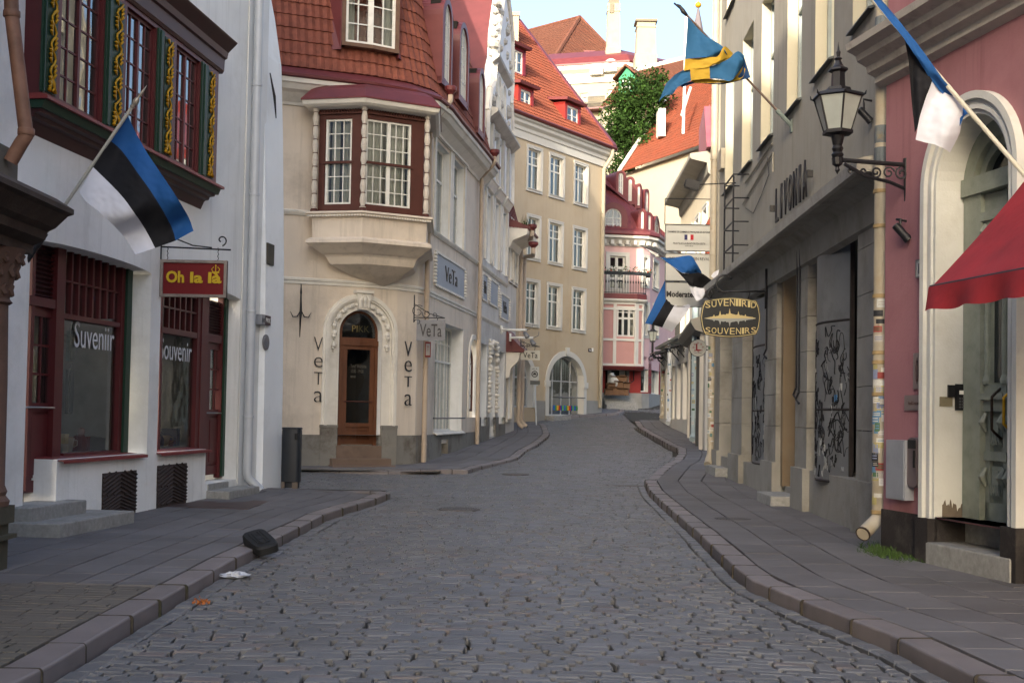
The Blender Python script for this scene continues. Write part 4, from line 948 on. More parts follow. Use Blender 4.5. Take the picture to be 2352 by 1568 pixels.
# ---- oriel
OR_=[(-5.0,31.9),(-5.05,31.05),(-3.87,30.80),(-2.40,31.6),(-2.52,34.0)]
F_O=Fac(OR_,1); zo=lambda y,x=824,d=.0: F_O.uv(x,y,d)[1]
OR=bpy.data.objects.new('oriel',None); COL.objects.link(OR); OR.parent=V; WOFF[OR]=WOFF[V]
def oz(y,d=.22): return F_O.uv(821,y,d)[1]
zsl=oz(484); zwt=zo(272); zwb=zo(468)
hl=F_O.rect(745,807,283,465,0); hr=F_O.rect(840,945,283,472,0); hl=(hl[0],hl[1],zwb,zwt); hr=(hr[0],hr[1],zwb,zwt)
wall(F_O,F_O.S[0],F_O.L,zsl-.02,zwt+.35,[hl,hr],.05,[m_brownf],OR)
window(F_O,*hl,-.03,m_wf,OR,cols=(3,),rows=(3,3),transoms=(.49,),fw=.05,mw=.022,glass=m_glass,dark=m_dark,curt=m_curt,open_=.08,backd=.4)
window(F_O,*hr,-.03,m_wf,OR,cols=(3,3),rows=(3,3),transoms=(.49,),fw=.05,mw=.022,glass=m_glass,dark=m_dark,curt=m_curt,open_=.08,mull=.1,backd=.4)
b=MB()
for h in (hl,hr): b.fbox(F_O,h[0]-.05,h[1]+.05,h[2]+(h[3]-h[2])*.475,h[2]+(h[3]-h[2])*.505,-.02,.03)
b.fbox(F_O,F_O.S[1],F_O.S[3],zwt+.12,zwt+.16,0,.06)
n=40
for i in range(n):
    s=F_O.S[1]+(F_O.S[3]-F_O.S[1])*(i+.3)/n; b.fbox(F_O,s,s+.035,zwt+.16,zwt+.24,0,.05)
b.build('window_frame',m_brownf,OR)
for k in (1,2,3):
    b=MB(); z=zsl; h=(zwt+.3-zsl); pr=[(.09,0),(.09,.05),(.07,.07),(.085,.12)]; 
    n=7
    for i in range(n):
        t0=.14+(h-.26)*i/n; t1=.14+(h-.26)*(i+1)/n; q=t1-t0; pr+=[(.055,t0),(.05,t0+q*.06),(.078,t0+q*.3),(.078,t0+q*.55),(.055,t0+q*.9)]
    pr+=[(.07,h-.1),(.085,h-.06),(.085,h)]
    b.lathe(F_O.pt(F_O.S[k],z,.08),pr,12); o=b.build('turned_column',M('column_white','#c6beb1',.7,.1,9,.5,'#7a5a4c',9),OR,smooth=True,autos=True)
    b=MB()
    for i in range(n+1):
        t0=.13+(h-.26)*i/n; b.lathe(F_O.pt(F_O.S[k],z+t0-.012,.08),[(.05,0),(.066,.004),(.066,.02),(.05,.026)],12)
    b.lathe(F_O.pt(F_O.S[k],z,.08),[(.1,0),(.1,.05),(.08,.1),(.05,.11)],12)
    b.build('column_ring',m_brownf,o,smooth=True,autos=True)
def oring(d,z,k,anchor=(-3.5,32.3)):
    A=Vector((anchor[0],anchor[1],z)); return [F_O.pt(s,z,d).lerp(A,k) for s in F_O.S]
def loft(levels,mat,name,parent,anchor=(-3.5,32.3)):
    b=MB(); rr=[oring(d,z,k,anchor) for d,z,k in levels]
    b.sweep(rr,cap=False,closed=False); b.face(rr[-1]); b.face(rr[0][::-1]); o=b.build(name,mat,parent); return o
zq=lambda y: oz(y)
loft([(.0,zsl+.02,0),(.26,zsl,0),(.27,zsl-.05,0),(.22,zsl-.07,0),(.2,zsl-.12,0),(.12,zsl-.14,0),(.1,zq(542),0),(.16,zq(544),0),(.24,zq(548),0),(.25,zq(556),0),(.1,zq(565),0),(.0,zq(576),.05),(0,zq(579),.10),(0,zq(584),.14),(0,zq(600),.2),(0,zq(608),.32),(0,zq(622),.55),(0,zq(634),.78),(0,zq(643),.97)],m_pl,'base',OR)
b=MB()
n=46
for i in range(n):
    s=F_O.S[1]+(F_O.S[3]-F_O.S[1])*(i+.3)/n; b.fbox(F_O,s,s+.035,zsl-.125,zsl-.08,.1,.24)
b.build('dentils',m_trim,OR)
loft([(.0,zwt+.24,0),(.28,zwt+.27,0),(.36,zwt+.32,0),(.4,zwt+.42,0),(.36,zwt+.44,0)],m_trim,'eave',OR)
loft([(.42,zwt+.42,0),(.42,zwt+.46,0),(.34,zwt+.56,0),(.2,zwt+.74,0),(.06,zwt+.88,.05),(0,zwt+.98,.25),(0,zwt+1.05,.5),(0,zwt+1.08,.75)],m_redm,'oriel_roof',OR,anchor=(-3.9,32.4))
# ---- dormers
def arch_dormer(F,x0,x1,y0,y1,df,db,mat,parent,wm=m_wf,cols=(2,2),rows=(4,),pad=.16,trans=(),kr=1.):
    a,c,e,g=F.rect(x0,x1,y0,y1,df); b=MB(); N=14; cm_=(a+c)/2; r=(c-a)/2
    D_=bpy.data.objects.new('dormer',None); COL.objects.link(D_); D_.parent=parent; WOFF[D_]=WOFF[parent]
    R0=r+pad; zc_=g-r*kr
    def ring(k,kz,o=0): return [(cm_-k,e-.12)]+[(cm_-k*math.cos(math.pi*i/N),zc_+kz*math.sin(math.pi*i/N)) for i in range(N+1)]+[(cm_+k,e-.12)]
    A=ring(R0,r*kr+pad); B=ring(r,r*kr)
    b.sweep([[F.pt(*p,db),F.pt(*p,df+.06),F.pt(*q,df+.06),F.pt(*q,df-.03),] for p,q in zip(A,B)])
    b.fbox(F,cm_-R0,cm_+R0,e-.2,e-.001,db,df+.05)
    b.build('dormer_body',mat,D_)
    window(F,a,c,e,g,df,wm,D_,cols=cols,rows=rows,transoms=trans,fw=.06,mw=.025,arch=kr,glass=m_glass,dark=m_dark,backd=.3)
    return D_
for q in ((1017,1033,8,190),(1054,1071,64,228),(1098,1109,168,302)): arch_dormer(F_V,*q,.28,-1.2,m_redm,V)
zD=F_V.uv(850,104,.3)[1]; sD0,sD1=F_V.uv(794,60,.3)[0],F_V.uv(908,60,.3)[0]
D_=bpy.data.objects.new('dormer',None); COL.objects.link(D_); D_.parent=V; WOFF[D_]=WOFF[V]
window(F_V,sD0,sD1,zD,zD+2.3,.3,m_wf,D_,cols=(2,2),rows=(3,1),transoms=(.68,),fw=.07,mw=.03,mull=.14,glass=m_glass,dark=m_dark,curt=m_curt,open_=.3)
b=MB(); b.fbox(F_V,sD0-.1,sD0-.001,zD-.1,zD+2.4,-.6,.33); b.fbox(F_V,sD1+.001,sD1+.1,zD-.1,zD+2.4,-.6,.33); b.fbox(F_V,sD0-.1,sD1+.1,zD-.1,zD-.001,-.6,.36); b.build('dormer_frame',M('weathered_wood','#6b5344',.8,.2,6,.4,'#4a3a32',4,.2,60),D_)
for sg,s in ((-1,sD0-.1),(1,sD1+.1)):
    b=MB(); e=s+sg*.36; e2=s+sg*.22
    b.sweep([[F_V.pt(s,z_,-.7),F_V.pt(s,z_,.3),F_V.pt(s+sg*.03,z_,.3),F_V.pt(q,z_,-.02-(z_-zD)*.2),F_V.pt(q,z_,-.7)] for z_,q in ((zD-.2,e),(zD+1.2,e2),(zD+2.5,e2-sg*.02))]); b.build('dormer_cheek',m_redm,D_)
b=MB(); b.fprof(F_V,sD0-.5,sD1+.5,[(-.8,zD+2.4),(.5,zD+2.4),(.52,zD+2.46),(-.9,zD+2.8)]); b.build('dormer_roof',m_redm,D_)
# ------------------------------------------------------------------ white art-nouveau house (second of the row)
B2=empty('gabled_house',(-2,45,.6),'white narrow house with a tall curved gable and stucco ornaments beyond the corner shop','house')
s2=F_V.uv(1163,700)[0]; s3=F_V.L
zb2=z_up
holes=[]
L2=s2-sV
for k in range(3): a=sV+L2*(.1+.31*k); holes.append((a,a+L2*.2,z_up+.35,z_up+2.75,False,.3))
h2a=(sV+L2*.05,sV+L2*.27,1.15,4.05,False,.35); h2b=(sV+L2*.36,sV+L2*.6,.75,3.9,True,.35); h2c=(sV+L2*.72,sV+L2*.97,1.2,4.0,False,.35)
holes+= [h2a,h2b,h2c]
wall(F_V,sV+.02,s2,.2,12.2,holes,.3,[m_plgrey,m_white],B2)
for h in holes[:3]:
    window(F_V,h[0],h[1],h[2],h[3],-.22,m_wf,B2,cols=(1,1),rows=(1,1),transoms=(.64,),fw=.08,glass=m_glass,dark=m_dark)
    b=MB(); b.fprof(F_V,h[0]-.2,h[1]+.2,[(0,h[3]+.1),(.1,h[3]+.15),(.24,h[3]+.4),(.28,h[3]+.42),(.28,h[3]+.48),(0,h[3]+.6)]); b.fbox(F_V,h[0]-.22,h[0],h[2],h[3]+.1,0,.09); b.fbox(F_V,h[1],h[1]+.22,h[2],h[3]+.1,0,.09); b.build('window_hood',m_trim,B2)
window(F_V,*h2a[:4],-.3,m_wf,B2,cols=(2,2),rows=(1,1),transoms=(.66,),fw=.08,glass=m_glass,dark=m_dark)
window(F_V,*h2c[:4],-.3,m_wf,B2,cols=(2,2),rows=(1,1),transoms=(.66,),fw=.08,glass=m_glass,dark=m_dark)
window(F_V,*h2b[:4],-.3,m_wood,B2,cols=(1,),rows=(1,1),transoms=(.7,),fw=.12,glass=m_glass,dark=m_dark,arch=True,name='door')
b=MB(); rnd=random.Random(5)
for sg,s in ((-1,h2b[0]-.14),(1,h2b[1]+.14)):
    for i in range(18):
        r=.1+.04*math.sin(i*2.1); b.lathe(F_V.pt(s+rnd.uniform(-.03,.03),1.6+i*.15,.04),[(0,0),(r,.05),(r*.8,.12),(0,.17)],7)
for i in range(12):
    a=math.pi*i/11; b.lathe(F_V.pt((h2b[0]+h2b[1])/2+.85*math.cos(a),3.2+.95*math.sin(a),.04),[(0,0),(.13,.05),(.1,.14),(0,.18)],7)
b.build('garland',m_trim,B2,smooth=True)
b=MB(); b.fprof(F_V,sV,s2,[(0,z_up-.06),(.04,z_up-.05),(.09,z_up+.02),(.1,z_up+.06),(0,z_up+.1)]); b.fprof(F_V,sV,s2,[(0,z_lo-.1),(.06,z_lo),(.065,z_lo+.05),(0,z_lo+.08)]); b.build('string_course',m_trim,B2)
wall(F_V,sV+.02,s2,.0,1.45,[(h2b[0],h2b[1],0,1.46),(h2a[0],h2a[1],1.15,1.46),(h2c[0],h2c[1],1.2,1.46)],.1,[m_plg],B2,name='plinth_wall',d=.05)
panel(F_V,1107,1119,632,688,B2,'VeTa'); panel(F_V,1124,1143,648,700,B2,''); panel(F_V,1149,1168,680,732,B2,'VeTa')
# gable: flat stuccoed front rising above the eaves
go=[(1109,390),(1112,330),(1114,255),(1120,205),(1128,190),(1131,150),(1136,130),(1138,75),(1145,20),(1150,-20),(1155,-30),(1160,-5),(1166,40),(1171,95),(1172,150),(1171,200),(1168,240),(1171,300),(1171,420)]
zr2=[F_V.uv(min(x,1171),y,.0) for x,y in go]
b=MB(); P=[F_V.pt(s,max(z,10.),.08) for s,z in zr2]; P=[F_V.pt(zr2[0][0],10.,.08)]+P+[F_V.pt(zr2[-1][0],10.,.08)]
n_=F_V.n(s2-1); b.prism(P,-n_*.35); b.build('gable',m_white,B2)
b=MB(); 
for i in range(len(P)-1):
    if (P[i+1]-P[i]).length>.05: b.tube([P[i]+n_*.0,P[i+1]+n_*.0],.13,6)
b.build('gable_moulding',m_trim,B2)
b=MB(); rnd=random.Random(2)
for i in range(38):
    s=rnd.uniform(zr2[3][0]+.3,s2-.6); z=rnd.uniform(11.5,16.8)
    if rnd.random()<.5: s=(sV+s2)/2+rnd.choice((-1,1))*L2*(.36-.03*(z-11.5))
    r=rnd.uniform(.1,.22); b.lathe(F_V.pt(s,z,.06),[(0,-r),(r*.9,-r*.4),(r,r*.2),(r*.5,r*.8),(0,r)],7)
for k in (-.33,-.1,.1,.33): b.fbox(F_V,(sV+s2)/2+L2*k-.15,(sV+s2)/2+L2*k+.15,z_up+3.1,11.9,.06,.2)
b.fprof(F_V,sV+.3,s2,[(.0,11.9),(.2,12.0),(.45,12.2),(.45,12.3),(0,12.4)])
b.fprof(F_V,(sV+s2)/2-L2*.3,(sV+s2)/2+L2*.3,[(.05,14.2),(.3,14.4),(.32,14.5),(.05,14.6)])
for k in (-.1,.1): surround(F_V,(sV+s2)/2+L2*k-.35,(sV+s2)/2+L2*k+.35,12.7,14.0,.12,.05,.16,m_trim,B2,arch=True)
b.build('stucco_ornament',M('grey_stucco','#b0ada6',.9,.1,2,.5,'#807c74',1.5,.2,30),B2)
for k in (-.1,.1):
    window(F_V,(sV+s2)/2+L2*k-.35,(sV+s2)/2+L2*k+.35,12.7,14.0,.13,m_wf,B2,cols=(1,1),rows=(2,),fw=.06,arch=True,glass=m_glass2)
bk=-9.; m1=sV+.3; 
b=MB(); b.prism([F_V.pt(m1,10.3,-.3),F_V.pt((m1+s2)/2,17.5,-.3),F_V.pt(s2,10.3,-.3)],F_V.n(s2-1)*-9); b.build('roof',m_redm,B2)
b=MB(); b.box(-9,-1.2,42.2,48,9.,10.3); b.build('rear_block',m_plgrey,B2)
# ------------------------------------------------------------------ third of the row, with a steep dark red roof
B3=empty('red_roofed_house',(-1,50,.8),'narrow grey house with a steep dark red metal roof before the yellow house','house')
hs3=[(s2+.5,s2+1.2,z_up+.35,z_up+2.7,False,.25),(s2+1.75,s2+2.5,z_up+.35,z_up+2.7,False,.25),(s2+.5,s2+1.4,1.4,3.6,False,.3)]
z3=F_V.uv(1200,610,.6)[1]
wall(F_V,s2+.01,s3,.3,9.0,hs3,.25,[m_plgrey,m_white],B3)
for h in hs3: window(F_V,*h[:4],-.18,m_wf,B3,cols=(1,1),rows=(1,1),transoms=(.64,),fw=.07,glass=m_glass,dark=m_dark); surround(F_V,*h[:4],.14,0,.06,m_trim,B3)
b=MB(); b.fprof(F_V,s2,s3+.1,[(0,8.2),(.1,8.25),(.2,8.5),(.75,8.72),(.8,8.78),(.8,8.95),(0,9.05)]); b.build('cornice',m_trim,B3)
b=MB(); b.fprof(F_V,s2,s3+.15,[(0,9.0),(.85,8.955),(.88,9.0),(.86,9.06),(0,9.4)]); b.fprof(F_V,s2+.02,s3,[(.1,9.3),(-1.0,13.0),(-4,13.2),(-4,9.0)])
for i in range(5): q=s2+.15+i*(s3-s2-.3)/4; b.fprof(F_V,q-.02,q+.02,[(.14,9.3),(-.9,12.9),(-1,12.9),(.1,9.25)])
b.build('roof',m_redm,B3)
b=MB(); b.box(-9,.1,50.9,51.0,0.3,9.); b.prism([(-9,51,9),(-.9,51,9),(-1.5,51,13.2),(-9,51,13.2)],(0,-.1,0)); b.build('end_wall',m_plgrey,B3)
b=MB(); b.fprof(F_V,s2+.1,s2+2.0,[(.0,4.05),(.7,4.05),(.75,4.15),(.6,4.25),(.25,4.6),(.0,4.95)]); b.build('door_canopy',m_redm,B3)
b=MB(); b.fprof(F_V,s2+.15,s2+.4,[(0,3.0),(.15,3.05),(.2,3.4),(.5,3.7),(.55,4.04),(0,4.04)]); b.build('canopy_bracket',m_trim,B3)
vpipe(F_V,1222,525,1198,556,1190,980,B3,dh=.9,r=.09); vpipe(F_V,1225,565,1205,590,1198,970,B3,dh=.95,r=.09)
# second VeTa board further up, and camera arms
hang_sign('hanging_sign','white board reading VeTa hanging in front of the yellow house',F_V,1196,0,795,1196,1240,804,826,775,798,'VeTa',M('white_board','#b9b7ab',.7),m_black,(.12,.2,.76,.6),48.5)
for i,(y,x0,x1) in enumerate(((757,1152,1210),(775,1172,1225))):
    A=at(x0,y,46.5+i*1.5); B_=at(x1,y+1,46.5+i*1.5); t=empty('wall_spotlight',A,('upper','lower')[i]+' spotlight on a long pale arm above the far shop windows','spotlight',group='spotlights on pale arms')
    b=MB(); b.tube([A,B_],.045,8); b.tube([A+Vector((0,0,-.15)),A+Vector((0,0,.15))],.05,6); b.build('arm',m_whitep,t,smooth=True)
    b=MB(); c=B_+Vector((-.1,0,-.08)); b.lathe(c,[(.05,0),(.07,.02),(.1,.24),(.09,.26)],12,axis=(.5,-.2,-.7)); b.tube([B_,B_+Vector((.2,0,.1)),B_+Vector((.22,0,.25))],.015,6); b.build('lamp_head',M('lamp_grey','#77787a',.4,metal=.4),t,smooth=True)
# ------------------------------------------------------------------ yellow apartment house
m_yel=M('yellow_plaster','#b3a48c',.9,.05,.6,.4,'#a58d6c',.4,.15,25,streak=.15)
m_otile=M('orange_tile','#743f2d',.8,.12,2,.35,'#8c3d25',1.0,.2,40)
m_btile=M('brown_tile','#5f3c2e',.85,.12,1.5,.4,'#6d3828',.6,.2,40)
m_redp=M('bright_red_metal','#8c2620',.45,.1,2,.2,'#7f2320',2)
m_cream=M('cream_plaster','#938c7c',.9,.04,.5,.3,'#c4b594',.3,.15,20)
m_clean=M('clean_white_trim','#c2c0b9',.75,.03,2)
m_greyb=M('grey_plinth','#8b8a86',.9,.1,1.5,.4,'#68665f',1)
F_Y=Fac([(-3.5,53.4),(4.83,65.45)],1)
Y=empty('yellow_house',(3,64,1.6),'pale yellow four storey house with white framed windows and an arched shopfront','house')
LY=F_Y.L
wins=[]
for q in ((1212,1241,345,439),(1263,1292,360,450),(1320,1346,378,464),(1212,1237,500,594),(1261,1289,512,604),(1317,1344,528,612),(1207,1235,649,744),(1258,1286,656,751),(1315,1341,666,758)):
    wins.append(F_Y.rect(*q,0))
zr=[[sum(w[i] for w in wins[k*3+(0 if k==0 else 0):k*3+3])/3 for i in (2,3)] for k in range(3)]
wh=[]
for k in range(3):
    for j in range(3): wh.append((wins[k*3+j][0],wins[k*3+j][1],zr[k][0],zr[k][1],False,.22))
    a=wh[-3][0]; w_=wh[-3][1]-a
    for j in (1,2): wh.append((a-j*2.6,a-j*2.6+w_,zr[k][0],zr[k][1],False,.22))
ar=F_Y.rect(1259,1339,818,947,0); gy=gnd(F_Y.pt(ar[0],0).y)
arh=(ar[0],ar[1],gy+.12,ar[3],.8,.35)
ar2=F_Y.rect(1176,1222,826,940,0); dx=ar[1]-ar[0]; arh2=(F_Y.uv(1222,880)[0]-dx,F_Y.uv(1222,880)[0],gy+.5,ar[3],.8,.35)
zev=F_Y.uv(1385,352,0)[1]
wall(F_Y,0,LY,0,zev,wh+[arh,arh2],.3,[m_yel,m_clean],Y)
for h in wh:
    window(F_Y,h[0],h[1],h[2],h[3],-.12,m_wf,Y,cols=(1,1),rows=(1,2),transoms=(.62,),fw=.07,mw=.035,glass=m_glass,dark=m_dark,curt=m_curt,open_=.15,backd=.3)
    surround(F_Y,h[0],h[1],h[2],h[3],.15,0,.05,m_clean,Y)
window(F_Y,arh[0],arh[1],arh[2]+.0,arh[3],-.28,M('pale_grey_frame','#a9abab',.6,.05),Y,cols=(1,1,1,1),rows=(1,),transoms=(.58,),fw=.08,mw=.03,mull=.05,arch=.8,glass=m_glass2,dark=m_room,backd=1.2,name='arched_shopfront')
window(F_Y,arh2[0],arh2[1],arh2[2],arh2[3],-.28,M('pale_grey_frame'),Y,cols=(1,1),rows=(1,),transoms=(.55,),fw=.09,mw=.04,arch=.8,glass=m_glass2,dark=m_room,backd=1.2,name='arched_shopfront')
b=MB()
for a_ in (arh,arh2):
    w_=a_[1]-a_[0]
    for i in range(1,14):
        s=a_[0]+w_*i/14; q=abs(s-(a_[0]+a_[1])/2)/(w_/2); zt=a_[3]-.4*w_+.4*w_*math.sqrt(1-q*q); b.fbox(F_Y,s-.015,s+.015,a_[2]+(a_[3]-a_[2])*.6,zt,-.5,-.47)
b.build('window_bars',m_clean,Y)
for a_ in (arh,arh2):
    surround(F_Y,a_[0],a_[1],a_[2],a_[3],.28,0,.07,m_clean,Y,arch=.8)
b=MB(); zs0=arh[3]-.4*(arh[1]-arh[0])
for s in (arh[0]-.15,arh[1]+.15,arh2[1]+.15): b=MB(); b.fbox(F_Y,s-.2,s+.2,zs0-.25,zs0+.05,0,.12); b.build('impost_block',m_clean,Y)
b=MB(); k_=(arh[0]+arh[1])/2; b.fbox(F_Y,k_-.15,k_+.15,arh[3]+.05,arh[3]+.45,0,.12); b.build('keystone',m_clean,Y)
# coloured sawtooth strip in the shop windows
b=MB(); cols6=['#2f5fa8','#3d8a4a','#d9a62a','#c0392b','#2b3f8f','#5fa85a']
ms=[M('strip'+c[1:],c,.7) for c in cols6]
n=14; s0_=arh[0]+(arh[1]-arh[0])*.27
for i in range(n):
    a=s0_+(arh[1]-.1-s0_)*i/n; w_=(arh[1]-.1-s0_)/n; b.mi=i%6; z=arh[2]+.28
    b.ix([F_Y.pt(a,z,-.26),F_Y.pt(a+w_,z,-.26),F_Y.pt(a+w_*1.3,z+.12,-.26),F_Y.pt(a+w_,z+.25,-.26),F_Y.pt(a,z+.25,-.26)],[(0,1,2,3,4)])
b.build('coloured_strip',ms,Y)
b=MB(); z=F_Y.uv(1300,912,.05)[1]; b.tube([F_Y.pt(s0_-.1,z,.08),F_Y.pt(arh[1]+.1,z,.08)],.03,6); b.build('guard_rail',M('grey_rail'),Y)
for q0,q1,q2 in ((0,arh2[0]-.3,.8),(arh2[1]+.3,arh[0]-.3,.85),(arh[1]+.3,LY,.95)): b=MB(); b.fbox(F_Y,q0,q1,-.1,gy+q2,0,.05); b.build('plinth_wall',m_greyb,Y)
b=MB(); b.fprof(F_Y,-.2,LY+.25,[(0,zev-.75),(.06,zev-.75),(.08,zev-.4),(.14,zev-.35),(.16,zev-.2),(.3,zev-.08),(.32,zev+.05),(.42,zev+.12),(.44,zev+.22),(0,zev+.22)]); b.build('cornice',m_clean,Y)
b=MB(); b.fprof(F_Y,-.2,LY+.35,[(.2,zev+.2),(.5,zev+.2),(.56,zev+.3),(.52,zev+.38),(.2,zev+.42)]); b.build('gutter_band',M('dark_red_gutter','#5b2a28',.5,.1,3),Y)
nY=F_Y.n(0); wY=6.0; hY=8.0
def PY(u,v): return F_Y.pt(LY*u+.1,zev+.3+hY*v,.45-(wY+.45)*v)
tiles(PY,60,34,m_otile,Y,'roof',.05,.035,4)
b=MB(); b.sweep([[PY(1,v)+Vector((0,0,-.15)),PY(1,v)+F_Y.t(1)*.35+Vector((0,0,-.15)),PY(1,v)+F_Y.t(1)*.35+Vector((0,0,.2)),PY(1,v)+Vector((0,0,.2))] for v in (0,1)]); b.build('verge_flashing',m_redm,Y)
b=MB(); e=F_Y.pt(LY,0,0); 
b.prism([F_Y.pt(LY-.01,0,0),F_Y.pt(LY-.01,zev+.3,0),F_Y.pt(LY-.01,zev+hY+.2,-wY),F_Y.pt(LY-.01,zev+.3,-12),F_Y.pt(LY-.01,0,-12)],F_Y.t(1)*-.3); b.build('end_wall',m_cream,Y)
b=MB(); b.prism([F_Y.pt(0,zev,.1),F_Y.pt(0,zev+hY+.1,-wY-.05),F_Y.pt(0,zev,-12)],F_Y.t(1)*.3); b.sweep([[F_Y.pt(s,zev+hY+.3,-wY),F_Y.pt(s,zev+.3,-12.2)] for s in (0,LY)],cap=False,closed=False); b.build('rear_roof',m_redm,Y)
def dormer(F,x0,x1,y0,y1,df,mat,parent,cheek=1.8,roofm=None,wm=None,cols=(1,1),rows=(2,)):
    a,c,e,g=F.rect(x0,x1,y0,y1,df); D_=bpy.data.objects.new('dormer',None); COL.objects.link(D_); D_.parent=parent; WOFF[D_]=WOFF[parent]
    window(F,a,c,e,g,df,wm or m_clean,D_,cols=cols,rows=rows,fw=.1,mw=.05,glass=m_glass,dark=m_dark,curt=m_curt,open_=.2,backd=.3)
    b=MB(); p=.22; b.fbox(F,a-p,a-.001,e-.2,g+.15,df-cheek,df+.05); b.fbox(F,c+.001,c+p,e-.2,g+.15,df-cheek,df+.05); b.fbox(F,a-p,c+p,e-.35,e-.002,df-.8,df+.05); b.fbox(F,a-p,c+p,g+.001,g+.15,df-cheek,df+.05); b.build('dormer_body',mat,D_)
    b=MB(); b.fprof(F,a-p-.2,c+p+.2,[(df-cheek-.8,g+.5),(df+.3,g+.16),(df+.34,g+.3),(df-cheek-.8,g+.65)]); b.build('dormer_roof',roofm or m_redm,D_)
dormer(F_Y,1174,1200,116,168,-1.9,M('dark_red_panel','#7a2430',.5,.1,3),Y)
dormer(F_Y,1194,1218,208,252,-.15,m_redp,Y); dormer(F_Y,1301,1327,246,288,-.15,m_redp,Y)
b=MB(); c=at(1177,50,66); b.box(c.x-.9,c.x+.35,c.y-.4,c.y+.4,c.z-5,c.z+.3); b.box(c.x-.95,c.x+.4,c.y-.45,c.y+.45,c.z+.2,c.z+.4); b.build('chimney',m_cream,Y)
b=MB(); p0=F_Y.pt(LY-.05,zev,.4); sx=LY+.02
pipe([F_Y.pt(sx,zev+.2,.45),F_Y.pt(sx,zev-.15,.42),F_Y.pt(sx-.35,zev-.9,.12),F_Y.pt(sx-.35,2.0,.12)],.11,m_cream,Y,collars=[F_Y.pt(sx-.35,2.5+3.3*i,.12) for i in range(4)])
b=MB(); pbox(b,F_Y,1352,1359,800,808,0,.03); o=b.build('street_sign',M('sign_maroon'),Y); ftext('street_name','PIKK',F_Y,1353,1358,802,806,.035,m_whitep,o,ext=.003)
b=MB(); pbox(b,F_Y,1360,1363,799,807,0,.03); b.build('number_plate',m_whitep,o)
steps('door_steps',[(F_Y.pt(arh[0]-.2,0,-.1),F_Y.t(1),F_Y.n(1),1.6,.6,gy-.2,gy+.12)],'low grey doorstep below the arched grey shopfront of the yellow house',m_gran)
# ------------------------------------------------------------------ pink and red house at the bend
m_pink=M('pink_plaster','#cdaaa8',.85,.05,.8,.3,'#b08f8c',.6,.1,25)
m_pinkd=M('deep_pink_panel','#b08580',.8,.05,2)
m_redw=M('red_wall','#8c3431',.85,.08,1.2,.3,'#7b2c2a',.8,.1,25)
F_K=Fac([(3.6,70.2),(7.55,70.9),(8.0,71.4),(9.0,74.5),(10.6,79.5)],1)
K=empty('pink_house',(7,72,2.2),'pink house with a red ground floor, balcony and red dormered mansard at the bend','house')
sC=F_K.S[2]; LK=F_K.L
zk=lambda y,x=1430: F_K.uv(x,y)[1]
g0=gnd(71)
zf1=zk(846); zcor=zk(562)
hd_=F_K.rect(1390,1445,817,908,0); hdk=(hd_[0],hd_[1],hd_[2],hd_[3],False,.3)
hu=F_K.rect(1399,1436,588,665,0); huk=(hu[0],hu[1],hu[2],hu[3],False,.12)
def rk(q): return (*F_K.rect(*q,0),False,.2)
sideu=[rk((1477,1487,592,655)),rk((1500,1511,602,662))]; sidem=[rk((1477,1487,700,770)),rk((1500,1511,703,770))]; sideg=[rk((1472,1489,826,900)),rk((1496,1513,830,905))]
wall(F_K,0,LK,zf1,zcor,[huk]+sideu+sidem,.2,[m_pink,m_clean],K)
wall(F_K,0,LK,g0+.75,zf1,[hdk]+sideg,.25,[m_redw,m_clean],K,name='ground_floor_wall')
wall(F_K,0,LK,-.5,g0+.75,[(hd_[0],hd_[1],hd_[2],g0+.76,False,.3)],.25,[m_greyb],K,name='plinth_wall',d=.04)
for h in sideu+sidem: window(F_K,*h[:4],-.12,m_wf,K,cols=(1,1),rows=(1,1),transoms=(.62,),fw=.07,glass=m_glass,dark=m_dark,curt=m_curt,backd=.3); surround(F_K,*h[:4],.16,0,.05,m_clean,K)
for h in sideg: window(F_K,*h[:4],-.2,m_wf,K,cols=(1,),rows=(1,),fw=.07,glass=m_glass,dark=m_room,backd=.6)
window(F_K,*huk[:4],-.08,m_clean,K,cols=(1,1),rows=(1,1,1),transoms=(.33,.66),fw=.1,mull=.16,glass=m_glass,dark=m_dark,backd=.4); surround(F_K,*huk[:4],.22,0,.06,m_clean,K)
# shop door standing open, glazed light over it
zl_=F_K.uv(1417,838)[1]
window(F_K,hd_[0],hd_[1]-.15,zl_,hd_[3],-.2,m_clean,K,cols=(1,1,1),rows=(1,),fw=.08,glass=m_glass,dark=m_dark,name='fanlight')
room(F_K,hd_[0],hd_[1],hd_[2],zl_,-.3,2.,m_dark,K)
b=MB(); s_=hd_[0]+.0; a=F_K.uv(1422,880)[0]; b.fbox(F_K,a-.5,hd_[1]-.01,hd_[2],zl_,-.45,-.4); o=b.build('door',m_clean,K); b=MB(); b.fbox(F_K,a-.3,a+.2,hd_[2]+1.0,zl_-.2,-.4,-.38); b.build('pane',m_dark,o)
b=MB(); pp=[(0,zcor-.1),(.08,zcor-.1),(.1,zcor+.05),(.35,zcor+.3),(.5,zcor+.34),(.5,zcor+.5),(0,zcor+.55)]; b.fprof(F_K,0,LK,pp)
n=30
for i in range(n):
    s=LK*(i+.3)/n; b.fbox(F_K,s,s+.18,zcor-.02,zcor+.22,.08,.4)
b.build('cornice',m_clean,K)
b=MB(); b.fprof(F_K,0,LK,[(0,zcor+.5),(.55,zcor+.5),(.6,zcor+.56),(.58,zcor+.72),(.2,zcor+.95),(0,zcor+1.0)]); b.build('gutter_band',m_redm,K)
zr_=zcor+.95; zR=F_K.uv(1420,405)[1]+.6
def PK(u,v): 
    z=zr_+(zR-zr_)*v; d=.15-3.9*(v**1.25); return F_K.pt(LK*u,z,d)
b=MB(); N=18; 
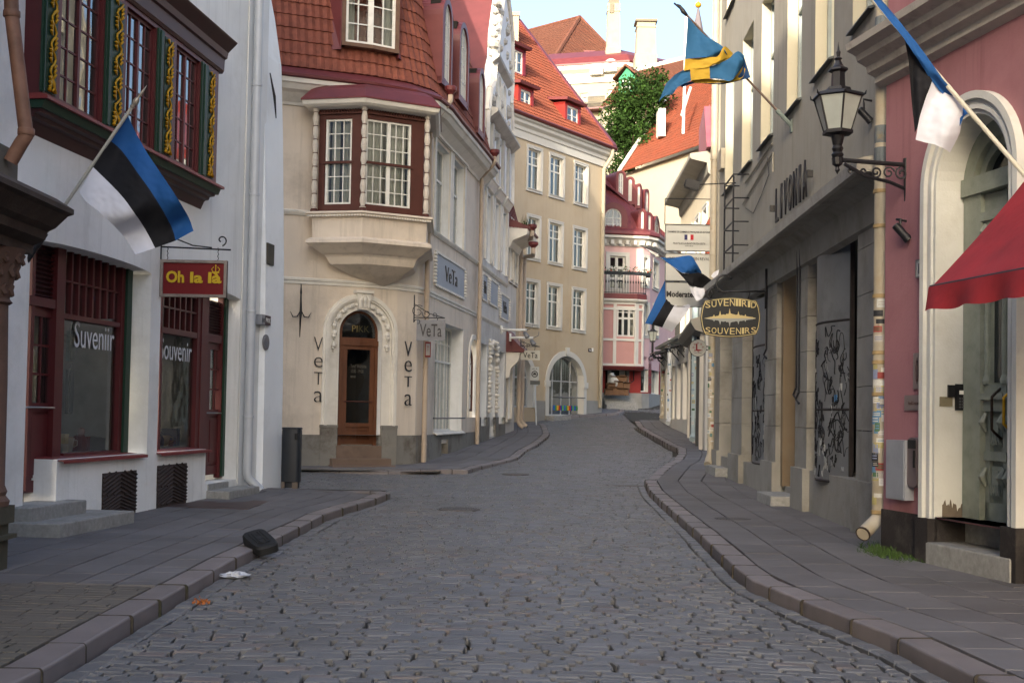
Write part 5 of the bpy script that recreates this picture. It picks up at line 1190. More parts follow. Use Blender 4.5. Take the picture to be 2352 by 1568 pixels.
b.sweep([[PK(u,j/8) for j in range(9)] for u in [s/LK for s in F_K.S]+[]],cap=False,closed=False)
for i in range(26):
    u=(i+.5)/26; b.tube([PK(u,j/8) for j in range(9)],.03,4)
b.build('roof',m_redm,K)
b=MB(); b.sweep([[PK(u,1),PK(u,1)+Vector((.3,4,1.0))] for u in [s/LK for s in F_K.S]],cap=False,closed=False); b.build('upper_roof',m_redm,K)
arch_dormer(F_K,1389,1427,479,528,.1,-1.6,m_redm,K,wm=m_clean,cols=(2,2),rows=(2,1),trans=(.55,),pad=.35,kr=1.)
for q in ((1471,1478,486,526),(1487,1494,494,536),(1502,1513,502,548)): arch_dormer(F_K,*q,.15,-1.6,m_redm,K,wm=m_clean,cols=(1,1),rows=(3,),pad=.16)
for q in ((1420,1431,398,448),(1442,1451,412,462),(1463,1470,428,472),(1481,1488,440,486)):
    arch_dormer(Fac([(4.5,72.6),(7.5,73.2),(8.1,74),(9.5,78),(11.5,84)],1),*q,.0,-1.8,m_redm,K,wm=m_clean,cols=(1,1),rows=(3,),pad=.16)
# bay and balcony
F_B=Fac([(4.2,70.3),(4.55,69.35),(5.0,69.2),(7.0,69.45),(7.45,69.75),(7.6,70.9)],1)
By=bpy.data.objects.new('bay',None); COL.objects.link(By); By.parent=K; WOFF[By]=WOFF[K]
zb0=F_B.uv(1430,840)[1]; zb1=F_B.uv(1430,690)[1]; hb_=F_B.rect(1417,1459,703,773,0)
hbl=F_B.rect(1383,1390,700,775,0)
wall(F_B,0,F_B.L,zb0,zb1,[(hb_[0],hb_[1],hb_[2],hb_[3],False,.05)],.08,[m_pinkd],By)
window(F_B,*hb_,-.02,m_clean,By,cols=(1,1,1),rows=(1,2),transoms=(.6,),fw=.09,mull=.12,mw=.05,glass=m_glass,dark=m_dark,backd=.4)
b=MB(); zh=F_B.uv(1438,783)[1]
for s in [F_B.S[1],F_B.S[2]-.02,F_B.S[3]+.02,F_B.S[4],hb_[0]-.12,hb_[1]+.12,F_B.L-.1,.1]: b.fbox(F_B,s-.09,s+.09,zb0,zb1,0,.06)
for z in (zb0,zh,zb1-.22,zb1-.55): b.fbox(F_B,0,F_B.L,z,z+.13,0,.07)
b.fprof(F_B,0,F_B.L,[(0,zb1-.1),(.15,zb1-.1),(.25,zb1),(.25,zb1+.08),(0,zb1+.08)])
b.build('bay_trim',m_clean,By)
b=MB(); b.fprof(F_B,0,F_B.L,[(-.9,zb0-.25),(.0,zb0-.22),(.12,zb0-.06),(.12,zb0),(-.9,zb0)]); b.build('bay_base',m_redm,By)
b=MB(); b.prism([F_B.pt(s,zb1+.08,.2) for s in F_B.S],(0,0,.3)); b.build('balcony_floor',m_redm,By)
b=MB(); zrail=zb1+1.5; n=34
b.fbox(F_B,0,F_B.L,zrail,zrail+.05,.1,.16); b.fbox(F_B,0,F_B.L,zb1+.42,zb1+.46,.1,.16)
for i in range(n):
    s=F_B.L*(i+.5)/n; b.tube([F_B.pt(s,zb1+.4,.13),F_B.pt(s,zrail-.55,.13),F_B.pt(s,zrail-.45,.13),F_B.pt(s,zrail-.35,.13),F_B.pt(s,zrail,.13)],[.012,.012,.045,.012,.012],4)
b.build('railing',m_black,By)
b=MB(); b.fbox(F_B,F_B.S[1]*.6,F_B.L-.4,zrail-.05,zrail+.12,.16,.4); fb=b.build('flower_box',M('dark_box','#22262a',.7),By)
rnd=random.Random(3); b=MB()
for i in range(420):
    s=rnd.uniform(.4,F_B.L-.4); p=F_B.pt(s,zrail+rnd.uniform(.05,.45)*(.5+.5*abs(math.sin(s*5))),.28+rnd.uniform(-.16,.16)); r=rnd.uniform(.03,.07); b.mi=1 if rnd.random()<.25 else 0
    v=Vector((rnd.uniform(-1,1),rnd.uniform(-1,1),rnd.uniform(-1,1))).normalized(); u=v.orthogonal().normalized(); x_=v.cross(u); b.face([p-u*r,p+x_*r*.6,p+u*r,p-x_*r*.6])
b.build('flowers',[M('leaf_dark','#23401d',.7,.3,8),M('flower_orange','#b5492c',.7,.2,8)],fb)
# iron door lamps / boot rails, steps
for x in (1378,1451):
    s=F_K.uv(x+2,890)[0]; z0=g0+1.5; b=MB(); b.tube([F_K.pt(s,z0,.1),F_K.pt(s,z0+.8,.1),F_K.pt(s+.15,z0+1.1,.1),F_K.pt(s-.1,z0+1.2,.1)],.04,6); b.tube([F_K.pt(s,z0,.1),F_K.pt(s-.15,z0-.15,.1),F_K.pt(s-.2,z0+.1,.1)],.03,6); b.build('iron_handrail',m_black,K,smooth=True)
p0=F_K.pt(hd_[0]-.2,0,0); tK=F_K.t(1); nK=F_K.n(1); zt0=hd_[2]
steps('door_steps',[(p0-tK*.1-nK*.1,tK,nK,(hd_[1]-hd_[0])+.4,.55+.4*i,g0-.5,zt0-(zt0-g0+.1)*i/4) for i in range(4)],'wide grey stone steps leading up to the open door of the red ground floor',m_gran)
rnd=random.Random(12); i=0
m_card=M('cardboard','#705540',.85,.12,5)
for (x,y,w_,h_,dz,open_) in ((1397,922,.5,.35,0,0),(1410,921,.55,.5,0,1),(1424,922,.5,.42,0,0),(1437,924,.4,.4,0,1),(1403,906,.5,.35,.4,0),(1420,904,.6,.45,.45,1),(1436,906,.45,.4,.42,0),(1413,889,.5,.35,.9,0),(1431,890,.6,.32,.95,1)):
    c=at(x,y,69.45-(.35 if dz==0 else .2)+rnd.uniform(-.1,.1)); z=zt0+dz*.8; h_*=.8; b=MB()
    a=rnd.uniform(-.3,.3); ax=Vector((math.cos(a),math.sin(a),0)); ay=Vector((-ax.y,ax.x,0)); w_*=.85; b.obox((c.x,c.y,z+h_/2),ax,ay,(0,0,1),w_/2,.22,h_/2)
    for sg in (-1,1): b.obox(Vector((c.x,c.y,z+h_+.03))+ay*sg*.28,ax,(ay*sg+Vector((0,0,.5))).normalized(),ay.cross(ax),w_/2,.1,.006)
    if open_:
        for k in range(5): q=Vector((c.x,c.y,z+h_))+ax*rnd.uniform(-.2,.2)*w_*2; b.obox(q,ax,ay,(0,0,1),.06,.1,.12)
    o=b.build('cardboard_box',m_card); tag(o,('leftmost','second','third','rightmost')[i]+' brown cardboard box in the bottom row of the stack at the far shop door' if i<4 else ('left','middle','right')[i-4]+' brown cardboard box in the second row of the stack at the far shop door' if i<7 else ('left','right')[i-7]+' brown cardboard box on top of the stack at the far shop door','box','cardboard boxes stacked at the far shop door'); i+=1
# plastic bag on the boxes
c=at(1416,876,69.3); b=MB(); b.lathe((c.x,c.y,c.z-.4),[(.1,0),(.3,.1),(.36,.35),(.28,.6),(.12,.8),(.16,.9),(.02,.95)],14,axis=(-.35,0,1)); o=b.build('plastic_bag',M('bag_grey','#a5a6a4',.4,.2,8,.4,'#6f7478',5),smooth=True); tag(o,'bulging grey plastic sack on top of the cardboard boxes at the far shop door','bag')
# round litter bin by the red wall
c=atg(1478,931); b=MB(); b.lathe((c.x,c.y,c.z-.02),[(.36,0),(.37,.05),(.34,.1),(.36,.7),(.36,1.2),(.39,1.22),(.39,1.3),(.36,1.34),(.36,1.6),(.40,1.62),(.38,1.72),(.2,1.82),(0,1.84)],20)
t=empty('litter_bin',(c.x,c.y,c.z),'round black litter bin with a white label against the far red wall','bin'); b.build('bin_body',M('black_plastic','#17191b',.45,.1,4),t,smooth=True,autos=True)
b=MB(); b.obox((c.x,c.y-.385,c.z+1.45),(1,0,0),(0,1,0),(0,0,1),.15,.02,.1); b.build('bin_label',m_whitep,t)
# ------------------------------------------------------------------ houses on the hill
def pl(pts,Yv): return [at(x,y,Yv) for x,y in pts]
def tiled(quad,nu,nv,mat,parent,name='roof',amp=.05,step=.04):
    A,B,C,D_=[Vector(q) for q in quad]   # A-B eave, D-C top
    return tiles(lambda u,v: (A.lerp(B,u)).lerp(D_.lerp(C,u),v),nu,nv,mat,parent,name,amp,step,3)
hill=MB()
hz=[(-60,96,4),(-60,112,16),(-60,135,20),(60,96,4),(60,112,16),(60,135,20)]
hill.ix([(-60,97,3),(60,97,3),(60,112,14),(-60,112,14),(60,170,22),(-60,170,22)],[(0,1,2,3),(3,2,4,5)]); o=hill.build('hill',m_earth); tag(o,kind='structure')
# big hipped roof
H1=empty('hill_house',at(1300,250,128),'cream house on the hill under a large brown hipped tile roof','house')
q=lambda x,y,Yv: at(x,y,Yv)
ap=q(1331,40,130); lf=q(1100,122,140); cl=q(1259,156,119); rt=q(1396,100,131); cr_=q(1325,172,122); lf2=q(1120,20,128)
L0=q(1100,200,128); L1=q(1100,100,138)
tiled((q(1150,180,126),cl,ap,q(1150,88,138)),60,20,m_btile,H1); 
re=q(1400,150,126)
tiled((cl,q(1420,196,124),ap.lerp(q(1410,120,128),.93),ap),44,18,m_btile,H1)
b=MB(); b.tube([cl,ap],.25,6); b.tube([ap,q(1400,112,129)],.25,6); b.tube([ap,q(1150,88,138)],.2,6); b.build('ridge_tiles',m_btile,H1)
b=MB(); P=[q(1150,185,124),q(1262,158,118.5),q(1330,178,121),q(1330,420,121),q(1262,420,118.5),q(1150,420,124)]; b.prism(P,(0,3,0)); b.build('wall',m_cream,H1)
a=q(1398,157,121.5)
dq=MB(); c=q(1353,138,119); dq.box(c.x-.55,c.x+.55,c.y-.5,c.y+3,c.z-1.0,c.z+.8); dq.build('roof_hatch',m_redm,H1)
# long cream house with arched dormers and chimneys
H2=empty('hill_house',at(1400,250,112),'cream house on the hill with a small balcony and two little arched dormers','house')
F_H=Fac([(3.2,114),(10.2,112.),(16.5,116)],1)
A0=F_H.uv(1300,205)[0]
zt=q(1370,160,113).z; 
hw=[F_H.rect(1333,1350,214,236,0),F_H.rect(1396,1408,206,226,0),F_H.rect(1288,1298,212,238,0)]
hw=[(*h,False,.25) for h in hw]
wall(F_H,0,F_H.L,12,zt,hw,.25,[m_cream],H2)
for h in hw: window(F_H,*h[:4],-.15,m_clean,H2,cols=(1,1),rows=(2,),fw=.12,mw=.06,glass=m_glass,dark=m_dark,backd=.4)
b=MB(); b.fprof(F_H,-1,F_H.L,[(0,zt-1.3),(.15,zt-1.3),(.15,zt-1.1),(.1,zt-1.1),(.1,zt-.4),(.6,zt-.1),(.6,zt+.3),(0,zt+.3)]); b.build('cornice',m_clean,H2)
b=MB(); b.fprof(F_H,-1,F_H.L,[(.7,zt+.3),(.7,zt+.45),(.0,zt+1.2),(-3,zt+2.6),(-3,zt+.3)]); b.build('roof',m_redm,H2)
for x,y in ((1370,160),(1402,153)):
    s,z=F_H.uv(x,y,.5); arch_dormer(F_H,x-6,x+6,y-9,y+6,.6,-1.,m_clean,H2,cols=(1,),rows=(1,),pad=.35)
zb_=q(1360,252,112).z; b=MB(); s0_,s1_=F_H.uv(1336,240,1.)[0],F_H.uv(1388,240,1.)[0]; b.fbox(F_H,s0_,s1_,zb_,zb_+.15,0,1.2); b.build('balcony_floor',m_redm,H2)
b=MB(); b.fbox(F_H,s0_,s1_,zb_+1.1,zb_+1.17,1.12,1.18)
for i in range(26): s=s0_+(s1_-s0_)*i/25; b.tube([F_H.pt(s,zb_+.1,1.15),F_H.pt(s,zb_+1.15,1.15)],.025,4)
b.build('railing',m_black,H2)
def chim(x0,x1,y0,y1,Yv,lab,cap=None,arch=False):
    A=q(x0,y1,Yv); B=q(x1,y0,Yv); t=empty('chimney',(A+B)/2,lab,'chimney'); w_=(B.x-A.x)/2; cx=(A.x+B.x)/2
    b=MB(); h=B.z-A.z; b.sweep([[Vector((cx+sx*k*w_,Yv+sy*k*w_*.9,A.z+h*f)) for sx,sy in ((-1,-1),(1,-1),(1,1),(-1,1))] for f,k in ((-.1,1.12),(.22,1.12),(.24,1.0),(.85,.93),(.86,1.02),(.88,1.02),(.89,.93),(1,.93))] ); b.build('stack',M('chimney_plaster','#99907f',.9,.15,1.2,.7,'#7f7768',.6,.3,20),t)
    b=MB(); 
    if arch: b.lathe((cx,Yv,B.z),[(w_*1.15,0),(w_*1.1,.35),(w_*.6,.55),(0,.6)],4); b.obox((cx-w_*.3,Yv-w_*.92,B.z-.5),(1,0,0),(0,1,0),(0,0,1),w_*.3,.05,.45)
    else: b.obox((cx,Yv,B.z+.05),(1,0,0),(0,1,0),(0,0,1),w_*1.12,w_*1.05,.1)
    b.build('cap',M('chimney_cap','#7a5648' if not arch else '#6e675a',.8,.1,3),t)
chim(1392,1424,12,142,114,'tall slender plastered chimney with a small arched cap on the hill',arch=True)
chim(1459,1505,55,153,110,'broad pale plastered chimney with a flat red cap on the hill')
# house with the green dormer
H3=empty('hill_house',at(1470,260,98),'cream house below the hill top with a brown tile roof and a green dormer','house')
e0=q(1379,246,98); e1=q(1640,190,92); t0=q(1437,170,106); t1=q(1650,118,102)
tiled((e0,e1,t1,t0),70,22,m_btile,H3)
b=MB(); b.tube([t0,t1],.3,6); b.build('ridge_mortar',m_clean,H3)
b=MB(); b.prism([q(1385,246,98.5),q(1640,195,92.5),q(1640,480,92.5),q(1385,480,98.5)],(0,3,0)); b.build('wall',m_cream,H3)
F_G=Fac([(at(1380,246,97.5).x,97.5),(at(1640,246,92.5).x,92.5)],1)
dg_m=M('green_wood','#2f7a5c',.6,.1,4)
a,c,e,g=F_G.rect(1428,1450,184,209,-.9)
window(F_G,a,c,e,g,-.9,m_clean,H3,cols=(1,1),rows=(3,),fw=.12,mw=.06,glass=m_glass,dark=m_dark,curt=m_curt,backd=.3,name='dormer')
b=MB(); b.prism([F_G.pt(a-.3,e-.1,-.95),F_G.pt(c+.3,e-.1,-.95),F_G.pt(c+.3,g+.2,-.95),F_G.pt((a+c)/2,g+1.0,-.95),F_G.pt(a-.3,g+.2,-.95)],F_G.n(0)*-3.); b.build('dormer_front',dg_m,H3)
b=MB(); m_=(a+c)/2; b.prism([F_G.pt(a-.7,g+.1,-.6),F_G.pt(m_,g+1.1,-.6),F_G.pt(c+.7,g+.1,-.6),F_G.pt(c+.7,g+.25,-.6),F_G.pt(m_,g+1.28,-.6),F_G.pt(a-.7,g+.25,-.6)],F_G.n(0)*-3.5); b.build('dormer_roof',m_btile,H3)
# ------------------------------------------------------------------ steep orange-roofed house behind the bend
H4=empty('steep_roofed_house',at(1500,400,84),'beige house with a steep orange tile roof and a white chimney behind the bend','house')
E0=q(1425,396,84); E1=q(1566,352,80); T0=q(1545,213,92); T1=q(1645,150,90)
tiled((E0,q(1640,322,78),T1,T0),60,30,m_otile,H4,amp=.06)
b=MB(); b.tube([E0+Vector((-.1,-.1,.1)),T0+Vector((-.1,-.1,.1))],.14,6); b.tube([q(1586,202,84),q(1566,264,80.5)],.1,6); b.build('verge_mortar',m_clean,H4)
b=MB(); b.prism([q(1436,398,84.5),q(1640,330,79),q(1640,700,79),q(1436,700,84.5)],(0,4,0)); b.build('wall',M('beige_render','#989080',.9,.06,.6,.4,'#a8a08c',.4,.2,25),H4)
b=MB(); A=q(1511,300,84.5); B=q(1527,253,84.5); b.box(A.x,B.x,84,85.5,A.z-.5,B.z); b.build('chimney',m_clean,H4)
# spire
c=q(1603,80,150); t=empty('church_spire',(c.x,c.y,0),'slim grey church spire with a golden ball behind the blue and yellow flag','spire'); b=MB(); zz=q(1603,14,150).z; b.lathe((c.x,c.y,20),[(.9,0),(.9,q(1603,90,150).z-20),(.05,zz-20)],8); b.build('spire',M('spire_grey','#5f5a60',.7),t)
b=MB(); b.lathe((c.x,c.y,zz-.3),[(0,0),(.3,.15),(.42,.4),(.3,.65),(.05,.8),(.03,3)],12); b.build('gilt_ball',m_gold,t,smooth=True)
# ------------------------------------------------------------------ tree below the hill
def tree(name,label,blobs,trunk,seed,Yv,leaf=.22,per=260):
    rnd=random.Random(seed); t=empty(name,trunk[0],label,'tree'); b=MB(); b.tube(trunk,[.35,.28,.16][:len(trunk)],8); tp=Vector(trunk[-1])
    for c,r in blobs: b.tube([Vector(trunk[1]),(Vector(trunk[1])+Vector(c))/2+Vector((0,0,.4)),Vector(c)],[.16,.08,.03],5)
    b.build('trunk',M('bark','#3d3229',.9,.2,6),t)
    b=MB()
    for c,r in blobs:
        c=Vector(c); n=int(per*r*r)
        cl=[c+Vector((rnd.gauss(0,1),rnd.gauss(0,1),rnd.gauss(0,1))).normalized()*r*rnd.uniform(.5,1.) for _ in range(int(9*r*r)+4)]
        for i in range(n):
            o=cl[rnd.randrange(len(cl))]; p=o+Vector((rnd.gauss(0,.33),rnd.gauss(0,.33),rnd.gauss(0,.26)))
            v=Vector((rnd.uniform(-1,1),rnd.uniform(-1,1),rnd.uniform(.1,1))).normalized(); u=v.orthogonal().normalized(); x_=v.cross(u); k=leaf*rnd.uniform(.6,1.2); a=rnd.uniform(0,6.3); u2=u*math.cos(a)+x_*math.sin(a); x2=v.cross(u2)
            b.mi=rnd.choice((0,0,0,1)); b.face([p-u2*k,p+x2*k*.5,p+u2*k,p-x2*k*.5])
    b.build('crown',[M('leaf','#243817',.85,.3,1.2,island=.35,spec=.1),M('leaf_light','#314a1e',.85,.3,1.2,island=.3,spec=.1)],t)
Yt=88.
bl=[]
for x,y,r in ((1425,250,1.1),(1450,232,1.5),(1478,215,1.4),(1500,200,1.1),(1470,260,1.7),(1440,285,1.5),(1415,285,1.0),(1425,325,1.1),(1455,310,1.5),(1430,360,1.1),(1440,395,1.0),(1418,395,.6),(1495,240,1.3),(1515,205,.8)): bl.append((tuple(q(x,y,Yt+random.uniform(-1.5,1.5))),r))
tree('broadleaf_tree','leafy green tree on the slope between cream house and steep orange roof',bl,[q(1450,560,Yt),q(1450,400,Yt),q(1455,290,Yt)],5,Yt,.15,520)
tree('small_tree','small sparse green bush low beside the yellow house corner','x' and [(tuple(q(1405,385,86)),.8),(tuple(q(1398,396,86)),.6)],[q(1405,520,86),q(1405,430,86),q(1405,390,86)],6,86,.12,260)
# ------------------------------------------------------------------ right side: grey-beige house with iron letters
m_liv=M('grey_beige_plaster','#949085',.9,.07,.6,.5,'#7d7565',.4,.25,25,streak=.4)
m_livs=M('limestone','#8b8983',.9,.12,1.5,.7,'#5b5448',.8,.35,35)
m_conc=M('canopy_concrete','#9b9890',.85,.12,2,.6,'#5d5952',1.2,.25,50)
m_metal=M('shutter_metal','#74777b',.38,.15,1.2,.5,'#3e4044',1.5,metal=.4)
m_cpipe2=M('cream_pipe_right','#a39b8a',.5,.1,3,.5,'#8e7a5c',2.2)
m_scr=M('graffiti_black','#16171b',.6); m_scrw=M('graffiti_white','#9fa3a6',.6)
F_L=Fac([(4.94,15.6),(5.5,32.7)],-1)
L=empty('letters_house',(6,24,0),'grey beige house with dark iron wall letters over a concrete canopy','house')
ul=lambda x,y,d=0: F_L.uv(x,y,d)
LL=F_L.L
zcan=ul(1850,489,.55)[1]; zsi=ul(1840,224)[1]; 
ztp=ul(1705,97)[1]; zs2=ul(1665,50)[1]
W1=[(1705,1729),(1748,1776),(1807,1840),(1871,1914),(1957,2006)]
up=[]
for x0,x1 in [(1667,1686)]+W1:
    s=sorted((ul(x0,250)[0],ul(x1,250)[0])); up.append((s[0],s[1],zsi,ztp,False,.28)); up.append((s[0],s[1],zs2,zs2+2.1,False,.28))
wall(F_L,0,LL,zcan-.1,zs2+4.5,up,.28,[m_liv,M('pale_reveal','#b5af9a',.85,.05,1,.4,'#999280',2)],L)
for h in up:
    window(F_L,*h[:4],-.2,M('grey_frame','#8f958f',.6,.08,4,.3,'#5f625c',5),L,cols=(1,1),rows=(1,1),transoms=(.62,),fw=.07,mw=.03,glass=m_glass2,dark=m_dark,curt=m_curt,backd=.3)
    b=MB(); b.fprof(F_L,h[0]-.03,h[1]+.03,[(-.28,h[2]+.02),(0,h[2]-.0),(.09,h[2]-.03),(.1,h[2]-.06),(.02,h[2]-.05)]); b.build('window_sill',M('dark_sill','#4a4d4e',.6,.1,4),L)
b=MB(); b.fprof(F_L,-.05,LL,[(0,zcan+.05),(.5,zcan+.0),(.55,zcan+.02),(.56,zcan+.17),(.5,zcan+.19),(0,zcan+.3)]); b.build('canopy',m_conc,L)
b=MB(); b.fprof(F_L,0,LL,[(0,zcan-.55),(.1,zcan-.5),(.12,zcan-.1),(.3,zcan+.02),(0,zcan+.02)]); b.build('canopy_cornice',m_livs,L)
b=MB(); b.fbox(F_L,-.3,LL,zs2+4.5,zs2+4.9,0,.5); b.prism([F_L.pt(0,zs2+4.9,.4),F_L.pt(0,zs2+9,-5),F_L.pt(0,zs2+4.9,-10)],F_L.t(0)*LL); b.build('roof',M('grey_roof','#5a4038',.8,.1,2),L)
# ground floor: pillars, shutters, doorway
def sx(x,y=1000,d=0.): return F_L.uv(x,y,d)[0]
pil=[(1641,1656),(1684,1708),(1760,1787),(1832,1859),(1974,2012)]
b=None
for x0,x1 in pil:
    a,c=sorted((sx(x0),sx(x1))); c=min(c,LL); a=max(a,-.2) if x1<2000 else 0.
    t_=[(a,c)]; b=MB(); z=-.2; i=0
    while z<zcan-.5:
        h=[.9,.75,.62,.7,.6,.66][i%6]; z2=min(z+h,zcan-.4); e=.012 if i else -.03; b.fbox(F_L,a+.006,c-.006,z+.005,z2-.005,-.5,.06-e); z=z2; i+=1
    b.fbox(F_L,a-.02,c+.02,-.2,.75,-.5,.12); b.build('stone_pillar',m_livs,L)
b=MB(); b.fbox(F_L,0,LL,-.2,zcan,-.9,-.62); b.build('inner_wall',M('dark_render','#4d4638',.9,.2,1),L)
zb_=ul(1730,1062,-.2)[1]
for x0,x1 in ((1656,1684),(1708,1760),(1859,1974)):
    a,c=sorted((sx(x0),sx(x1))); b=MB(); b.fbox(F_L,a,c,-.2,.6 if x0<1800 else .72,-.6,.0); b.build('stone_base',m_livs,L)
a,c=sorted((sx(1787),sx(1832))); b=MB(); b.fbox(F_L,a,c,-.2,.3,-.6,-.12); b.build('threshold',m_livs,L)
b=MB(); b.fbox(F_L,a-.001,a+.15,.3,zcan-.3,-.6,-.1); b.fbox(F_L,c-.2,c+.001,.3,zcan-.3,-.62,-.05); b.build('door_jamb',M('tan_render','#776a58',.9,.1,1.5,.5,'#6b5840',1),L)
b=MB(); b.fbox(F_L,a+.15,c-.2,.3,zcan-.5,-.6,-.5); b.build('door',M('tan_render'),L)
def scribble(F,s0,s1,z0,z1,d,n,mat,parent,seed,sz=.12,rad=.005,dfun=None):
    rnd=random.Random(seed); b=MB()
    for i in range(n):
        cs=rnd.uniform(s0+.08,s1-.08); cz=rnd.uniform(z0+.1,z1-.1); pts=[]; k=rnd.randint(4,8); s=cs; z=cz; sc=sz*rnd.uniform(.5,1.3)
        for j in range(k):
            s+=rnd.uniform(-1,1)*sc*.5; z+=rnd.uniform(-1,1)*sc; s=min(max(s,s0+.02),s1-.02); z=min(max(z,z0+.02),z1-.02); dd=d+(dfun(s) if dfun else 0); pts.append(F.pt(s,z,dd))
        fine=[]
        for j in range(len(pts)-1):
            p0,p1,p2,p3=pts[max(j-1,0)],pts[j],pts[j+1],pts[min(j+2,len(pts)-1)]
            for q in range(5):
                t=q/5; fine.append(.5*((2*p1)+(p2-p0)*t+(2*p0-5*p1+4*p2-p3)*t*t+(3*p1-p0-3*p2+p3)*t*t*t))
        b.tube(fine,rad*rnd.uniform(.6,1.5),4)
    return b.build('graffiti',mat,parent)
# curved metal shopfront panels
def curved(x0,x1,zt,bow,seed,n=46,zb=.62):
    a,c=sorted((sx(x0),sx(x1))); df=lambda s: -.22+bow*math.sin(math.pi*min(1,max(0,(s-a)/(c-a)))); b=MB(); N=12
    for e,g in ((zb,1.75),(1.77,3.15),(3.17,zt)):
        b.sweep([[F_L.pt(a+(c-a)*i/N,e,df(a+(c-a)*i/N)-.02),F_L.pt(a+(c-a)*i/N,e,df(a+(c-a)*i/N)),F_L.pt(a+(c-a)*i/N,g,df(a+(c-a)*i/N)),F_L.pt(a+(c-a)*i/N,g,df(a+(c-a)*i/N)-.02)] for i in range(N+1)])
    o=b.build('metal_shutter',m_metal,L,smooth=True,autos=True)
    b=MB()
    for z in (1.76,3.16,zb): b.sweep([[F_L.pt(a+(c-a)*i/N,z-.02,df(a+(c-a)*i/N)+.0),F_L.pt(a+(c-a)*i/N,z,df(a+(c-a)*i/N)+.02),F_L.pt(a+(c-a)*i/N,z+.02,df(a+(c-a)*i/N))] for i in range(N+1)])
    for s in (a,c): b.fbox(F_L,s-.02,s+.02,zb,zt,-.25,-.18)
    b.build('shutter_frame',M('rusty_frame','#2e2826',.7,.3,5),o)
    scribble(F_L,a,c,zb+.05,3.1,.006,int(n*1.6),m_scr,o,seed,.2,.0075,df); scribble(F_L,a,c,zb+.05,2.6,.008,int(n*.25),m_scrw,o,seed+1,.12,.004,df)
    rnd=random.Random(seed)
    for i in range(9):
        s=rnd.uniform(a+.1,c-.15); z=rnd.uniform(zb+.2,2.4); w_=rnd.uniform(.06,.14); h_=rnd.uniform(.05,.12); dd=df(s)+.006; dd2=df(s+w_)+.006
        b=MB(); b.prism([F_L.pt(s,z,dd),F_L.pt(s+w_,z,dd2),F_L.pt(s+w_,z+h_,dd2),F_L.pt(s,z+h_,dd)],F_L.n(0)*.003); b.build('sticker',M('stk'+str(i%5),['#b4b6b2','#a8a99f','#3f6f9a','#c1c2bd','#23252a'][i%5],.6,.2,30),o)
    return o,a,c,df
curved(1708,1760,zcan-.6,.2,31,60)
o2,a2,c2,df2=curved(1859,1923,zcan-.4,.30,41,75)
text('sticker_text','ANR',F_L.pt(a2+.32,.8,df2(a2+.2)+.012),F_L.t(0)*-.3,(0,0,.07),m_scrw,o2,ext=.003)
# dark window bay beside it with script lettering
a,c=sorted((sx(1923),sx(1974)));
b=MB(); dk=M('dark_frame','#23211f',.6,.2,6,.4,'#4a2f22',6)
for s in (a+.03,c-.03,(a+c)/2+.2): b.fbox(F_L,s-.04,s+.04,.7,zcan-.35,-.42,-.3)
for z in (.72,1.76,3.3): b.fbox(F_L,a,c,z-.04,z+.04,-.42,-.3)
o=b.build('shop_window',dk,L)
b=MB(); b.face([F_L.pt(a,.7,-.37),F_L.pt(c,.7,-.37),F_L.pt(c,zcan-.35,-.37),F_L.pt(a,zcan-.35,-.37)]); b.build('pane',M('dim_glass','#4a4f53',.12,.2,2,spec=.7),o)
scribble(F_L,a,c,.8,3.2,-.35,60,m_scr,o,55,.16,.007); scribble(F_L,a,c,.8,2.9,-.345,26,m_scrw,o,56,.16,.005)
text('lettering','Su',F_L.pt(c-.12,3.75,-.30),F_L.t(0)*-(c-a)*.8,(0,0,.95),M('script_letters','#8d9296',.6),o,ext=.006,shear=.25)
# iron bars, latches
b=MB()
for x,y0,y1 in ((1762,640,800),(1832,560,890),(1838,560,900)):
    s=sx(x,y0,.1); z0=F_L.uv(x,y1,.1)[1]; z1=F_L.uv(x,y0,.1)[1]; b.tube([F_L.pt(s,z0,.1),F_L.pt(s,z1,.1)],.018,6); b.tube([F_L.pt(s,z0,.1),F_L.pt(s+.06,z0-.12,.14),F_L.pt(s-.03,z0-.2,.1)],.02,6)
b.build('iron_latch',m_black,L)
# letters
zl0=ul(1812,489,.06)[1]; zl1=ul(1812,408,.06)[1]
sl0=sx(1783,480,.06); sl1=sx(1858,420,.06)
t=empty('wall_letters',F_L.pt((sl0+sl1)/2,zl0,.06),'tall narrow dark iron letters standing off the wall above the concrete canopy','sign')
ad=(sl0-sl1)/7.; word='LIVONIA'
for i,ch in enumerate(word):
    s=sl0-ad*i; wd=.3 if ch=='I' else .66
    text('letter',ch,F_L.pt(s-ad*(1-wd)/2,zl0,.07),F_L.t(0)*-ad*wd,(0,0,zl1-zl0),m_black,t,ext=.03,bold=-.01)
for s in (sl0+.2,sl1-.25): b=MB(); b.obox(F_L.pt(s,(zl0+zl1)/2,.1),F_L.t(0),F_L.n(0),(0,0,1),.04,.05,.06); b.build('dot',m_black,t)
